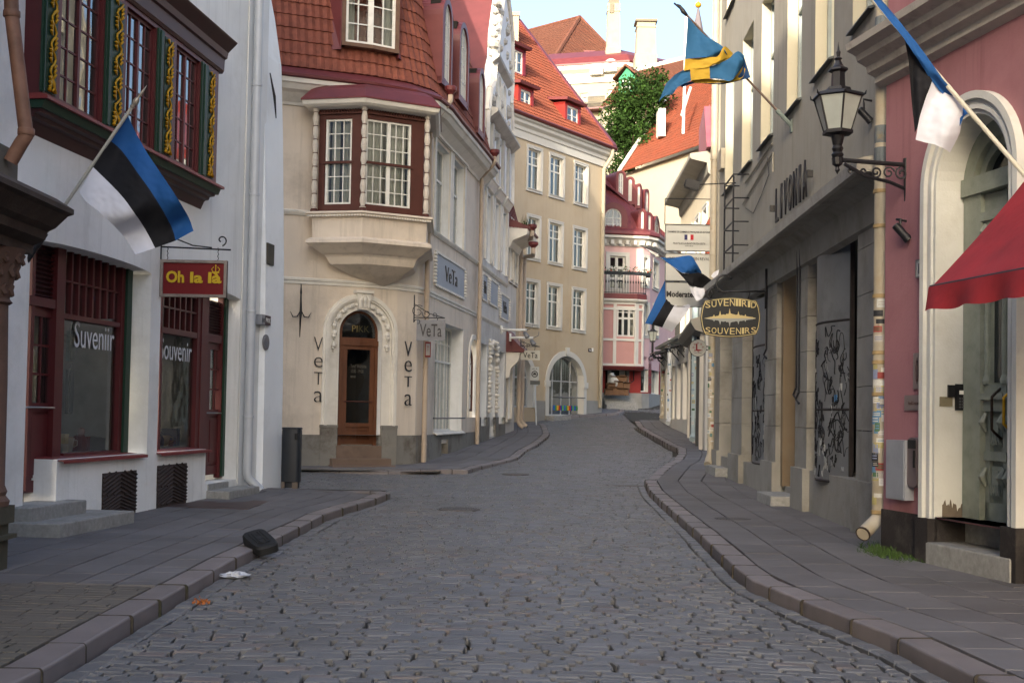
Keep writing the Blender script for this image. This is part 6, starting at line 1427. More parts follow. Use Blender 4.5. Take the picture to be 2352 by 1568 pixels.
# frames, conduit, box on the wall near the far end
FR=F_L; b=MB()
for x,y0,y1 in ((1664,425,640),(1684,405,615)):
    s=sx(x,500,.35); b.tube([F_L.pt(s,F_L.uv(x,y1,.35)[1],.35),F_L.pt(s,F_L.uv(x,y0,.35)[1],.35)],.022,6)
sA_,sB_=sx(1664,500,.35),sx(1684,500,.35)
for i in range(5):
    z0=F_L.uv(1674,415+i*52,.35)[1]; b.tube([F_L.pt(sA_,z0,.35),F_L.pt(sB_,z0,.35)],.02,6); b.tube([F_L.pt(sA_,z0,.35),F_L.pt(sA_,z0,0)],.016,5); b.tube([F_L.pt(sB_,z0,.35),F_L.pt(sB_,z0,0)],.016,5)
b.build('iron_frame',m_black,L)
b=MB(); s=sx(1640,400,.02); a=F_L.uv(1650,330,.02); 
for (x0,y0),(x1,y1) in (((1706,470),(1775,350)),((1712,420),(1773,330)),((1775,350),(1775,395))): b.tube([F_L.pt(*F_L.uv(x0,y0,.03),.03),F_L.pt(*F_L.uv(x1,y1,.03),.03)],.018,5)
b.build('cable_duct',m_liv,L)
b=MB(); pbox(b,F_L,1650,1656,345,390,0,.1); b.build('junction_box',m_cpipe2,L)
b=MB(); b.tube([F_L.pt(*F_L.uv(1762,362,.03),.03),F_L.pt(*F_L.uv(1765,400,.03),.02),F_L.pt(*F_L.uv(1748,450,.03),.03),F_L.pt(*F_L.uv(1730,490,.03),.03),F_L.pt(*F_L.uv(1712,478,.03),.03)],.007,5); b.build('loose_cable',m_black,L)
# far end drainpipes and near drainpipe with stickers
def stickers(p,r,z0,z1,n,seed,parent,facing=-math.pi/2-.35,spread=1.0):
    rnd=random.Random(seed); cs=['#b9bbb6','#c4c2b8','#5b7f9e','#8c3f3a','#2a2c30','#a39a68','#4b6b4f','#7d86a0','#c9c9c4','#a8a39b']
    for i in range(n):
        z=z0+(z1-z0)*(i+.5)/n+rnd.uniform(-.04,.04); w_=rnd.uniform(.06,.14); h_=rnd.uniform(.05,.13); a0=facing+rnd.uniform(-spread,spread)*.8; da=w_/r; rr=r+.002+.0007*(i%4); b=MB()
        N=4; b.sweep([[Vector((p.x+q*math.cos(a0+da*(k/N-.5)),p.y+q*math.sin(a0+da*(k/N-.5)),z+e)) for q,e in ((rr-.001,0),(rr+.001,0),(rr+.001,h_),(rr-.001,h_))] for k in range(N+1)])
        if rnd.random()<.5:
            b.mi=1
            for e in (.3,.6): b.sweep([[Vector((p.x+q*math.cos(a0+da*(k/N-.5)*.7),p.y+q*math.sin(a0+da*(k/N-.5)*.7),z+h_*e+o_)) for q,o_ in ((rr+.001,0),(rr+.0022,0),(rr+.0022,h_*.12),(rr+.001,h_*.12))] for k in range(N+1)])
        c=cs[rnd.randrange(len(cs))]; c2=cs[rnd.randrange(len(cs))]
        b.build('sticker',[M('sk'+c[1:],c,.55,.12,40),M('sk'+c2[1:],c2,.55,.12,40)],parent)
pN=F_L.pt(*F_L.uv(2019,1130,.12)); pN=at(2019,1130,15.3); zo1=at(2019,1185,15.3).z
bx=(pN.x,pN.y)
pz=lambda y: at(2019,y,15.3).z
pb_=[Vector((bx[0]+.0,bx[1],9)),Vector((bx[0],bx[1],zo1+.05)),Vector((bx[0]-.02,bx[1]-.01,zo1-.04)),Vector((bx[0]-.27,bx[1]-.25,zo1-.2))]
NP=pipe(pb_,.088,m_cpipe2,L,collars=[Vector((bx[0],bx[1],pz(y))) for y in (1175,810,832,905,680,440,520)],band=M('pipe_band','#9c8660',.6,.2,6,.5,'#5a4a38',6))
NP.name='drainpipe'
b=MB(); ax=Vector((-.25,-.24,-.16)).normalized(); b.lathe(pb_[-1]-ax*.02,[(.092,0),(.094,.03),(.085,.03),(.08,.0)],14,axis=ax); b.build('pipe_mouth',M('pipe_mouth','#3a302a',.8),NP)
stickers(pN,.088,pz(1120),pz(850),34,5,NP); stickers(pN,.088,pz(1165),pz(1125),2,7,NP); stickers(pN,.088,pz(800),pz(700),5,6,NP,spread=.5)
for k,(y0,y1) in enumerate(((40,100),(290,330),(340,378))):
    b=MB(); b.lathe((bx[0],bx[1],pz(y1)),[(.0895,0),(.0905,.02),(.0905,pz(y0)-pz(y1)-.02),(.0895,pz(y0)-pz(y1))],14); b.build('peeled_paint',M('peeled','#5b6266',.7,.3,8,.6,'#8b7446',7,.5,40),NP)
b=MB(); b.tube([Vector((bx[0]+.14,bx[1]+.02,8)),Vector((bx[0]+.14,bx[1]+.02,.4))],.022,6); b.build('conduit',M('pink_paint','#8a5456',.8,.08,2),L)
pF=at(1633,1000,32.9); gz=gnd(32.9)
FP=pipe([Vector((pF.x,pF.y,15)),Vector((pF.x,pF.y,.65)),Vector((pF.x-.03,pF.y-.05,.55)),Vector((pF.x-.13,pF.y-.28,.34))],.1,m_cpipe2,L,collars=[Vector((pF.x,pF.y,z)) for z in (1.0,2.2,3.4,6,8.6,11.2)])
stickers(pF,.1,.9,3.4,26,9,FP)
pipe([Vector((pF.x+.24,pF.y-.1,15)),Vector((pF.x+.24,pF.y-.1,.3))],.05,m_zinc,L,collars=[Vector((pF.x+.24,pF.y-.1,z)) for z in (2,5,8,11)])
b=MB(); b.box(5.45,12,32.62,32.9,-.2,zs2+4.5); b.build('end_wall',m_liv,L)
P_=F_L.pt(sx(1795,1100,.1),0,0)
s1_,s2_=sorted((sx(1780,1150,.1),sx(1812,1150,.1)))
steps('door_steps',[(F_L.pt(s1_-.1,0,-.1),F_L.t(0),F_L.n(0),(s2_-s1_)+.1,.55,-.1,.2)],'single grey stone doorstep between the limestone pillars on the right pavement',m_gran)
s1_,s2_=sorted((sx(1643,1085,.1),sx(1668,1085,.1)))
steps('door_steps',[(F_L.pt(s1_,0,.05),F_L.t(0),F_L.n(0),(s2_-s1_),.32,-.1,.36)],'grey stone block by the wall foot beside the stickered far drainpipe',m_gran)
# ------------------------------------------------------------------ pink portal house at the right edge
m_rose=M('rose_plaster','#9c6e73',.9,.07,.7,.45,'#744a4d',.7,.2,30,streak=.35)
m_port=M('portal_white','#c8c9c4',.85,.05,1.5,.35,'#9b978a',1.2,.15,40)
m_dkbase=M('tar_base','#2b2828',.85,.15,2,.35,'#6d6660',2.2,.3,40)
m_greend=M('grey_green_door','#858b80',.6,.12,4,.3,'#474e42',6,.15,60)
F_N=Fac([(5.95,8.0),(5.28,11.6),(4.60,15.05)],-1)
N_=empty('portal_house',(6,12,0),'deep pink house with a white arched portal and carved green door at the right edge','house')
un=lambda x,y,d=0: F_N.uv(x,y,d)
sN=lambda x,y=900,d=0.: F_N.uv(x,y,d)[0]
zco=un(2010,190,.12)[1]; sf=sN(2154,900); sn_=sN(2322,900); zar=un(2244,262)[1]; zdb=un(2200,1208,-.4)[1]
RD=.2
while True:
    q_=F_N.pt(sf,1.5,-RD); xx=q_.x*cr+(-(0))*sr; px_=CXP+F*q_.x/q_.y
    if px_>2228 or RD>1.2: break
    RD+=.01
print('reveal depth',RD)
ph=(sn_,sf,.52,zar,True,RD+.1)
wall(F_N,0,F_N.L,.50,zco,[ph],RD+.1,[m_rose,m_port],N_)
wall(F_N,0,F_N.L,-.3,.51,[(sn_,sf,.12,.52,False,RD+.1)],RD+.1,[m_dkbase],N_,name='plinth_wall',d=.03)
b=MB(); b.fprof(F_N,-.1,F_N.L+.12,[(0,zco-.05),(.1,zco),(.1,zco+.08),(.2,zco+.12),(.22,zco+.2),(.34,zco+.26),(.36,zco+.33),(.48,zco+.38),(.5,zco+.46),(0,zco+.6)]); b.build('cornice',M('grey_white_stone','#b0aba4',.8,.1,3,.6,'#5f5952',3,.3,40),N_)
wu=(sN(2262,30),sN(2230,30)); wu=(F_N.L-3.0,F_N.L-1.9,zco+.75,zco+2.6,False,.2)
wall(F_N,0,F_N.L,zco+.55,zco+5,[wu],.2,[m_rose,m_port],N_,name='upper_wall',d=-.02); window(F_N,*wu[:4],-.15,m_wf,N_,cols=(1,1),rows=(1,1),transoms=(.6,),fw=.08,glass=m_glass2,dark=m_dark); surround(F_N,wu[0],wu[1],wu[2],wu[3],.2,0,.05,m_port,N_)
b=MB(); b.box(4.75,9,15.1,15.5,-.3,zco+4); b.box(5.9,9,7.6,7.9,-.3,zco+4); b.build('end_wall',m_rose,N_)
# portal mouldings
cm=(sn_+sf)/2; rx=(sf-sn_)/2; zc=zar-rx; NN=30; b=MB()
for r0,r1,d1 in ((0,.05,.04),(.05,.1,.07),(.1,.16,.05),(.16,.24,.1)):
    P=lambda q,i: (cm-(rx+q)*math.cos(math.pi*i/NN), zc+(rx+q)*math.sin(math.pi*i/NN))
    b.sweep([[F_N.pt(*P(r0,i),0),F_N.pt(*P(r0,i),d1),F_N.pt(*P(r1,i),d1),F_N.pt(*P(r1,i),0)] for i in range(NN+1)])
    b.fbox(F_N,sn_-r1,sn_-r0,.5,zc,0,d1); b.fbox(F_N,sf+r0,sf+r1,.5,zc,0,d1)
b.build('portal_moulding',m_port,N_)
for q0,q1,q2 in ((sf,sf+.27,.5),(sn_-.27,sn_,.55)): b=MB(); b.fbox(F_N,q0,q1,-.2,q2,0,.12); b.build('portal_base',m_dkbase,N_)
b=MB(); b.fbox(F_N,sn_,sf,.1,.50,-RD-.2,-RD+.05) ; b.build('threshold',m_gran,N_)
b=MB(); rnd=random.Random(8); zb0=.52   # peeled patch low on the reveal
pts=[(-.06,.5)]+[(-.06-(RD-.1)*i/24,.6+.12*noise.noise(Vector((i*.55,2.2,0)))+.07*noise.noise(Vector((i*1.7,5,0)))+.05*(1-i/24)) for i in range(25)]+[(-RD+.04,.5)]
b.prism([F_N.pt(sf-.003,z+.02,d) for d,z in pts],F_N.t(1)*-.003); b.build('peeled_patch',M('bare_render','#6b6155',.9,.2,6),N_)
# door
DN=-RD; a,c=sn_+.02,sf-.02; zt=zc; 
G_=bpy.data.objects.new('door',None); COL.objects.link(G_); G_.parent=N_; WOFF[G_]=WOFF[N_]
b=MB(); b.fbox(F_N,a,a+.16,.5,zt,DN-.08,DN+.1); b.fbox(F_N,c-.34,c,.5,zt,DN-.08,DN+.1); b.fbox(F_N,a,c,zt-.08,zt+.12,DN-.08,DN+.14)
ring=lambda q,i: (cm-(rx-q)*math.cos(math.pi*i/NN), zc+(rx-q)*math.sin(math.pi*i/NN))
b.sweep([[F_N.pt(*ring(.0,i),DN-.08),F_N.pt(*ring(.0,i),DN+.1),F_N.pt(*ring(.2,i),DN+.1),F_N.pt(*ring(.2,i),DN-.08)] for i in range(NN+1)])
b.sweep([[F_N.pt(*ring(.2,i),DN-.08),F_N.pt(*ring(.2,i),DN+.03),F_N.pt(*ring(.3,i),DN+.03),F_N.pt(*ring(.3,i),DN-.08)] for i in range(NN+1)])
b.build('door_frame',m_greend,G_)
b=MB(); b.face([F_N.pt(cm-rx,zt,DN-.05),F_N.pt(cm+rx,zt,DN-.05),F_N.pt(cm+rx,zar,DN-.05),F_N.pt(cm-rx,zar,DN-.05)]); b.build('fanlight_pane',M('dark_pane','#23282b',.1,.1,2,spec=.7),G_)
a+=.16; c-=.34; mid=(a+c)/2
for lo,hi in ((a,mid-.012),(mid+.012,c)):
    b=MB(); w_=hi-lo; b.fbox(F_N,lo,hi,.52,zt-.08,DN-.06,DN-.02)
    for s0,s1 in ((lo,lo+w_*.2),(hi-w_*.2,hi)): b.fbox(F_N,s0,s1,.52,zt-.08,DN-.02,DN+.03)
    for z0,z1,dd in ((.52,.72,.03),(1.18,1.28,.05),(1.72,1.85,.06),(1.85,1.92,.1),(1.92,2.02,.05),(zt-.5,zt-.4,.07),(zt-.4,zt-.3,.1),(zt-.3,zt-.1,.05)): b.fbox(F_N,lo,hi,z0,z1,DN-.02,DN+dd)
    for z0,z1 in ((.78,1.12),(1.34,1.66)):
        b.fbox(F_N,lo+w_*.28,hi-w_*.28,z0,z1,DN-.02,DN+.02); b.fbox(F_N,lo+w_*.36,hi-w_*.36,z0+.05,z1-.05,DN+.02,DN+.045)
        for k in range(4): s=lo+w_*(.3+.11*k); b.sweep([[F_N.pt(s,z0+.02,DN+.045),F_N.pt(s+.03,z0+.02,DN+.045),F_N.pt(s+.01,z0+.14,DN+.06)],[F_N.pt(s,z0+.02,DN+.03),F_N.pt(s+.03,z0+.02,DN+.03),F_N.pt(s+.01,z0+.14,DN+.03)]])
    for s0 in (lo+w_*.1,hi-w_*.1):
        b.lathe(F_N.pt(s0,2.02,DN+.04),[(.045,0),(.05,.04),(.03,.1),(.035,.5),(.028,.9),(.05,zt-2.58),(.06,zt-2.52)],10)
        for z0 in (.9,1.5,zt-.62): b.tube([F_N.pt(s0,z0,DN+.05),F_N.pt(s0,z0+.1,DN+.1),F_N.pt(s0,z0+.2,DN+.05)],[.02,.04,.02],6)
    o=b.build('door_leaf',m_greend,G_)
    b=MB(); b.fbox(F_N,lo+w_*.24,hi-w_*.24,2.04,zt-.52,DN-.02,DN-.012); b.build('pane',M('dark_pane'),o)
def handle(s,z0,z1,mat):
    b=MB(); b.tube([F_N.pt(s,z1-(z1-z0)*i/16,DN+.03+.12*min(1,math.sin(math.pi*i/16)*1.9)) for i in range(17)],.016,8); b.build('handle',mat,G_,smooth=True)
handle(mid+.12,1.42,1.98,M('dark_iron','#2c2420',.4,metal=.5)); handle(mid-.1,1.5,1.95,m_gold)
b=MB(); 
steps('door_steps',[(F_N.pt(sn_-.2,0,-RD),F_N.t(1),F_N.n(1),(sf-sn_)+.22,RD+.14,-.1,.24)],'wide worn granite step under the carved green portal door',m_gran)
# things screwed to the wall
def onrev(x0,x1,y0,y1,nm,mat,lab,cat,th=.03,parent=None):
    # far reveal face: plane through F_N.pt(sf), spanned by the wall normal
    P0=F_N.pt(sf,0,0); n=F_N.n(1); t=-F_N.t(1)
    def hit(x,y):
        r=Vector(ray(x,y)); k=(P0-Vector((0,0,H))).dot(t)/r.dot(t); return Vector((0,0,H))+r*k
    A=hit(x0,(y0+y1)/2); B=hit(x1,(y0+y1)/2); z0=hit((x0+x1)/2,y1).z; z1=hit((x0+x1)/2,y0).z
    b=MB(); P=[Vector((A.x,A.y,z0)),Vector((B.x,B.y,z0)),Vector((B.x,B.y,z1)),Vector((A.x,A.y,z1))]; b.prism(P,t*th); o=b.build(nm,mat,parent)
    if lab: tag(o,lab,cat)
    return o,P,t
m_bl=M('black_panel','#191a1d',.4,.1,4)
o,P,t=onrev(2193,2222,882,942,'intercom',m_bl,'black door intercom with keypad beside the carved green portal door','intercom')
w_=P[1]-P[0]; hh=P[3]-P[0]; b=MB()
for i in range(3):
    for j in range(4): c_=P[0]+w_*(.3+.22*i)+hh*(.12+.11*j)+t*.032; b.obox(c_,w_.normalized(),t,(0,0,1),.011,.004,.011)
b.build('key',M('key_grey','#4a4b4e',.5),o); b=MB(); c_=P[0]+w_*.5+hh*.68+t*.032; b.obox(c_,w_.normalized(),t,(0,0,1),.04,.003,.022); b.build('screen',m_whitep,o)
onrev(2176,2192,884,912,'card_reader',m_bl,'small black card reader just left of the portal intercom','card reader')
onrev(2158,2187,911,933,'name_plate',M('brass_dull','#8a826c',.5,.1,10,metal=.4),'small dull metal plate under the card reader in the portal','plate',.01)
def plate(x0,x1,y0,y1,nm,mat,lab,cat,th=.02,F_=None):
    F_=F_ or F_N; a,c,e,g=F_.rect(x0,x1,y0,y1,th); b=MB(); b.fbox(F_,a,c,e,g,.0,th); o=b.build(nm,mat); tag(o,lab,cat); return o,(a,c,e,g)
o,_=plate(2104,2124,595,636,'number_plate',M('plate_pale','#b0b1b2',.5,.05),'pale house number plate reading 11 on the pink wall','plate'); ftext('house_number','11',F_N,2110,2119,604,628,.022,m_black,o,ext=.004)
b=MB(); a,c,e,g=_; 
for q in ((a,a+.012,e,g),(c-.012,c,e,g),(a,c,e,e+.012),(a,c,g-.012,g)): b.fbox(F_N,*q,.02,.03)
b.build('plate_rim',M('grey_rail'),o)
m_br=M('brushed_plate','#8c7f7d',.4,.08,6,metal=.5)
o,_=plate(2097,2117,810,893,'wall_plaque',m_br,'tall narrow metal plaque with an engraved oval beside the portal','plaque'); a,c,e,g=_; b=MB(); b.tube([F_N.pt((a+c)/2+.03*math.cos(t_*.4),(e+g)/2+.13*math.sin(t_*.4),.025) for t_ in range(17)],.004,4); b.tube([F_N.pt((a+c)/2,e+.06,.025),F_N.pt((a+c)/2,g-.06,.025)],.004,4); b.build('engraving',M('engraved','#4a3534',.6),o)
o,_=plate(2077,2116,907,942,'wall_plaque',m_br,'broad metal plaque with faint engraved words under the tall plaque','plaque'); ftext('engraving','Hotell & restoran',F_N,2086,2112,921,929,.022,M('engraved'),o,ext=.002)
o,_=plate(2035,2078,1010,1146,'meter_box',M('meter_grey','#9a9fa8',.45,.06,3,.3,'#7b7f86',4,metal=.3),'tall grey metal meter box low on the pink wall beside the drainpipe','box',.12)
a,c,e,g=_; b=MB(); b.fbox(F_N,a+.02,c-.03,e+.02,g-.02,.12,.128); b.fbox(F_N,a,a+.015,(e+g)/2-.03,(e+g)/2+.03,.128,.14); b.build('meter_door',M('meter_grey'),o)
a,c,e,g=F_N.rect(2085,2107,1004,1120,.08); b=MB(); b.sweep([[F_N.pt(s,z,q) for s,z in [(a+(c-a)*(.5-.5*math.cos(t_)),(e+.06 if t_>3.1 else g-.06)+(.06*math.sin(t_))) for t_ in [i*math.pi/8 for i in range(17)]][::1]] for q in (0,.09)]); o=b.build('ashtray_box',M('ash_grey','#6f6466',.45,.08,4,metal=.4)); tag(o,'long rounded grey metal ashtray box beside the meter box','ashtray')
b=MB(); b.fbox(F_N,a+.02,c-.03,g-.13,g-.03,.09,.1); b.fbox(F_N,a+.03,a+.05,g-.35,g-.15,.09,.11); b.build('slot',m_bl,o)
def spot(P,wallp,lab):
    t=empty('wall_spotlight',wallp,lab,'spotlight',group='black wall spotlights'); b=MB(); b.tube([wallp,wallp+Vector((-.12,0,.02)),P+Vector((0,0,.14)),P+Vector((0,0,.05))],.016,6); b.build('arm',m_black,t)
    b=MB(); ax=Vector((.55,-.1,-.65)).normalized(); b.lathe(P-ax*.1,[(.03,0),(.05,.01),(.05,.2),(.055,.21),(.055,.25),(.045,.25),(.03,.23)],12,axis=ax); b.build('lamp_head',m_black,t,smooth=True,autos=True)
w_=F_N.pt(*F_N.uv(2082,508),0); spot(at(2068,530,w_.y-.05),w_,'small black spotlight on the pink wall left of the portal arch')
w_=F_L.pt(*F_L.uv(2003,232),0); spot(at(1984,262,w_.y),w_,'small black spotlight high beside the large street lantern')
# weeds at the foot of the pipe
rnd=random.Random(77); b=MB()
for i in range(480):
    u=rnd.random(); px=1975+150*u; py=1262+28*u+rnd.gauss(0,4)-8*(1-u)
    if rnd.random()<.5: px=rnd.gauss(2035,26); py=1270+ (px-2000)*.16+rnd.gauss(0,4)
    p=atg(px,py); h=rnd.uniform(.02,.09)*(1.3 if abs(px-2030)<30 else .7); dx,dy=rnd.uniform(-.05,.05),rnd.uniform(-.05,.05); k=.006
    b.face([p+Vector((-k,0,-.01)),p+Vector((k,0,-.01)),p+Vector((dx+k*.2,dy,h)),p+Vector((dx-k*.2,dy,h))])
o=b.build('grass_tufts',M('grass_blade','#364d1e',.7,.2,8,island=.35)); tag(o,'green grass tufts along the foot of the pink house','grass',kind='stuff')
# ------------------------------------------------------------------ far houses of the right row
m_r1=M('cream_render_far','#c8bda6',.9,.05,.8,.4,'#a59b86',.6,.15,25)
m_wht=M('white_render_far','#bdbab2',.9,.05,.8,.4,'#99958c',.6,.15,25)
F_R=Fac([(8.05,50),(8.4,61.2)],-1); F_R0=Fac([(7.25,50),(7.45,61.2)],-1)
R1=empty('eaved_house',(9,55,1.1),'cream house with deep grey eaves and red metal roof in the far right row','house')
zev=F_R.uv(1560,400,.3)[1]; zev=12.3
hs=[]
for k in range(4): s=.7+k*2.7; hs.append((s,s+1.2,8.0,10.4,False,.2)); hs.append((s,s+1.2,4.9,7.0,False,.2))
gs=[(.5+k*2.15,1.9+k*2.15,1.5,3.9,False,.3) for k in range(5)]
wall(F_R,0,F_R.L,4.0,zev,hs,.25,[m_r1,m_clean],R1); wall(F_R0,0,F_R0.L,-.2,5.0,gs,.25,[m_wht,m_clean],R1,name='ground_floor_wall')
b=MB(); b.fprof(F_R0,-.1,F_R0.L,[(-1,4.95),(.25,4.95),(.3,5.05),(-1,5.3)]); b.build('shop_cornice',m_clean,R1)
for h in hs: window(F_R,*h[:4],-.12,m_wf,R1,cols=(1,1),rows=(1,1),transoms=(.6,),fw=.08,glass=m_glass,dark=m_dark,backd=.3); surround(F_R,*h[:4],.18,0,.07,m_clean,R1)
for h in gs: window(F_R0,*h[:4],-.2,m_wf,R1,cols=(1,1),rows=(1,1),transoms=(.7,),fw=.08,glass=m_glass,dark=m_dark,backd=.6,name='shop_window')
b=MB(); b.fprof(F_R,0,F_R.L,[(0,zev-.7),(.1,zev-.6),(.15,zev-.2),(.8,zev-.05),(.85,zev),(.85,zev+.18),(0,zev+.3)]); b.build('eave',M('grey_eave','#8f8b82',.85,.1,2),R1)
FE=Fac([(8.05,50),(14,49.4)],1)
wall(FE,0,FE.L,-.2,zev,[(1.6,2.6,6,8.4,False,.2)],.2,[m_r1,m_clean],R1,name='end_wall')
b=MB(); b.fprof(FE,0,FE.L,[(0,zev-.8),(.15,zev-.75),(.3,zev-.3),(.5,zev-.2),(.5,zev+.1),(0,zev+.2)]); b.build('cornice',m_clean,R1)
b=MB(); b.fprof(FE,0,FE.L,[(0,zev+.1),(.6,zev+.1),(.6,zev+.35),(0,zev+.4)]); b.build('gutter_band',m_redp,R1)
b=MB(); b.fprof(FE,-.2,FE.L,[(.5,zev+.35),(-1.8,zev+2.6),(-6,zev+2.6),(-6,zev+.3)])
for i in range(12): q=i*.6; b.fprof(FE,q,q+.04,[(.5,zev+.38),(-1.8,zev+2.66),(-1.8,zev+2.55),(.5,zev+.3)])
b.build('roof',M('purple_red_metal','#8a4d58',.5,.15,2,.3,'#6b5a3a',2),R1)
b=MB(); b.fbox(FE,.4,FE.L,zev+2.55,zev+3.2,-2.2,-1.9); b.build('roof_band',m_redp,R1)
b=MB(); b.fbox(FE,.9,5,4.9,9.4,.0,.04); b.build('red_panel',M('orange_red_wall','#a8452f',.85,.06,1),R1)
F_R2=Fac([(6.38,40.5),(7.22,49.8)],-1)
R2=empty('low_shop_house',(8,45,.7),'white low shop house with dark posts beneath a brick dormer in the far right row','house')
gs=[(.6+k*1.8,1.9+k*1.8,1.0,3.7,False,.3) for k in range(5)]
wall(F_R2,0,F_R2.L,-.2,6.6,gs,.3,[m_wht],R2)
for h in gs: window(F_R2,*h[:4],-.22,m_wf,R2,cols=(1,1),rows=(1,),fw=.08,glass=m_glass,dark=m_dark,backd=.6,name='shop_window')
b=MB(); b.fprof(F_R2,0,F_R2.L,[(0,4.4),(.3,4.5),(.45,4.75),(.45,4.85),(0,5.0)]); b.fprof(F_R2,0,F_R2.L,[(0,6.4),(.3,6.5),(.4,6.7),(0,6.9)]); b.build('cornice',M('grey_eave'),R2)
b=MB(); b.box(6.38,13,40.2,40.5,-.2,6.6); b.build('end_wall',m_wht,R2)
for k in range(5): b=MB(); b.fbox(F_R2,.25+k*1.8,.5+k*1.8,-.1,4.4,0,.12); b.build('dark_post' if k%2 else 'pilaster',M('dark_post','#393a3c',.6,.1,3) if k%2 else m_wht,R2)
m_brk=M('brick_red','#7a3a28',.85,.2,9,.4,'#4b2a20',3,.4,60)
FD=Fac([(6.45,41.2),(12,40.6)],1)
b=MB(); b.prism([FD.pt(.1,6.6,0),FD.pt(2.6,6.6,0),FD.pt(2.6,8.6,0),FD.pt(1.6,9.9,0),FD.pt(.5,8.9,0),FD.pt(.1,8.2,0)],(0,.5,0)); 
for i in range(9): b.fbox(FD,.15+i*.25,.3+i*.25,8.1+i*.1,8.25+i*.1,0,.1)
b.build('brick_dormer',m_brk,R2)
surround(FD,.5,1.2,6.9,8.0,.2,0,.15,m_brk,R2,arch=True); window(FD,.5,1.2,6.9,8.0,.02,m_wf,R2,cols=(1,1),rows=(1,),fw=.06,arch=True,glass=m_glass2)
b=MB(); c=at(1592,545,41.5); b.lathe((c.x,c.y,c.z-1.4),[(.13,0),(.13,1.4),(.2,1.6),(.2,1.75),(.1,1.8)],14); b.build('vent_pipe',m_zinc,R2,smooth=True,autos=True)
b=MB(); b.prism([F_R2.pt(0,6.7,.3),F_R2.pt(F_R2.L,6.7,.3),F_R2.pt(F_R2.L,8.5,-3),F_R2.pt(0,8.5,-3)],(0,0,.1)); b.build('roof',m_redm,R2)
for x,y,Yp,mt,nm,par in ((1594,990,43.2,M('pale_blue_pipe','#9fb0b6',.5,.08,3),1,R2),(1537,975,56,m_zinc,2,R1),(1522,970,60.5,m_cpipe2,3,R1)):
    p=at(x,960,Yp); g_=gnd(Yp); o=pipe([Vector((p.x,p.y,5.2 if nm!=1 else 6.5)),Vector((p.x,p.y,g_+.4)),Vector((p.x-.1,p.y-.3,g_+.2))],.11,mt,par,collars=[Vector((p.x,p.y,g_+1+2*i)) for i in range(3)])
    stickers(p,.11,g_+.6,g_+3,10,nm+60,o)
# small glass canopies on scrolled brackets
for i,(x0,x1,y0,Yc) in enumerate(((1504,1554,806,57.5),(1540,1592,790,51.5))):
    A=at(x0,y0+4,Yc); B=at(x1,y0-6,Yc); t=empty('door_canopy',B,('far','near')[i]+' black iron and glass door canopy on scrolled brackets in the right row','canopy',group='small iron canopies in the far right row')
    b=MB(); 
    b.prism([A,B,B+Vector((0,2.2,.0)),A+Vector((0,2.2,0))],(0,0,.06)); b.build('canopy_roof',M('dark_glass','#34393a',.2,.1,2,spec=.6),t)
    for yy in (0,2.0):
        b=MB(); v=Vector((0,yy,-.05)); b.tube([A+v,B+v],.03,6); b.tube([A*.8+B*.2+v,(A+B)/2+v+Vector((.1,0,-.5)),B+v+Vector((0,0,-1.2))],.025,6); b.tube([B+v,B+v+Vector((0,0,-1.25))],.03,6); scroll(b,B+v+Vector((-.25,0,-.35)),(1,0,0),(0,0,1),.2,1.2,.02); scroll(b,A+v+Vector((.05,0,-.15)),(1,0,0),(0,0,1),.15,1.,.02); b.build('bracket',m_black,t)
# ------------------------------------------------------------------ flags
m_fb=M('flag_blue','#1c4f8a',.8,.05,3); m_fk=M('flag_black','#15161b',.85,.1,3); m_fw=M('flag_white','#c9ccd6',.8,.04,3); m_fy=M('flag_yellow','#b39230',.8,.05,3); m_fb2=M('flag_mid_blue','#285a82',.8,.06,3)
m_pole=M('pole_grey','#a5a49c',.5,.05,4)
def poleobj(t,A,B,r=.018,tipm=None,mat=None,name='pole',r2=None):
    b=MB(); b.tube([A,B],r,8,r2=r2); ax=(B-A).normalized(); b.build(name,mat or m_pole,t,smooth=True,autos=True)
    if tipm:
        b=MB(); b.lathe(B,[(.02,0),(.035,.02),(.02,.04),(.03,.06),(.04,.09),(.03,.13),(.012,.16),(.02,.19),(.002,.34)],10,axis=ax); b.build('finial',tipm,t,smooth=True)
def stripe(t,name,lat,mat,sub=5,wav=.0):
    return cloth(name,[[at(x,y,Y) for x,y,Y in row] for row in lat],lambda u,v:0,[mat],t,sub,wav)
# near left tricolour
Yf=15.0
A=F_W.pt(*F_W.uv(66,593),0); B=at(302,248,Yf); t=empty('flag',A,'large blue, black and white striped flag on a slanted pole over the first shop window','flag')
poleobj(t,A,B,.022,M('finial_metal','#9c958a',.4,metal=.5))
b=MB(); ax=(B-A).normalized(); b.tube([A+ax*-.05,A+ax*.38],.036,8); b.build('pole_socket',m_black,t)
Y1=Yf+.05
rows=[[(292,262),(312,305),(338,350),(372,402),(405,452),(432,497),(444,530)],      # top edge (blue)
      [(253,323),(278,345),(312,392),(345,438),(375,485),(395,525),(402,552)],      # blue / black
      [(214,384),(243,412),(278,448),(308,488),(330,522),(346,552),(355,569)],      # black / white
      [(182,440),(196,461),(228,487),(258,515),(284,545),(298,566),(309,584)]]
def strip2(t,name,r0,r1,mat,Y0,Yw,seed,bulge=(0,0)):
    n=len(r0); L=[]
    for k in range(4):
        f=k/3; row=[]
        for i in range(n):
            x=r0[i][0]*(1-f)+r1[i][0]*f+bulge[0]*f*(1-f)*4; y=r0[i][1]*(1-f)+r1[i][1]*f+bulge[1]*f*(1-f)*4
            row.append((x,y,Y0+Yw*math.sin(i*1.3+seed)*min(1,i/2)))
        L.append(row)
    return L
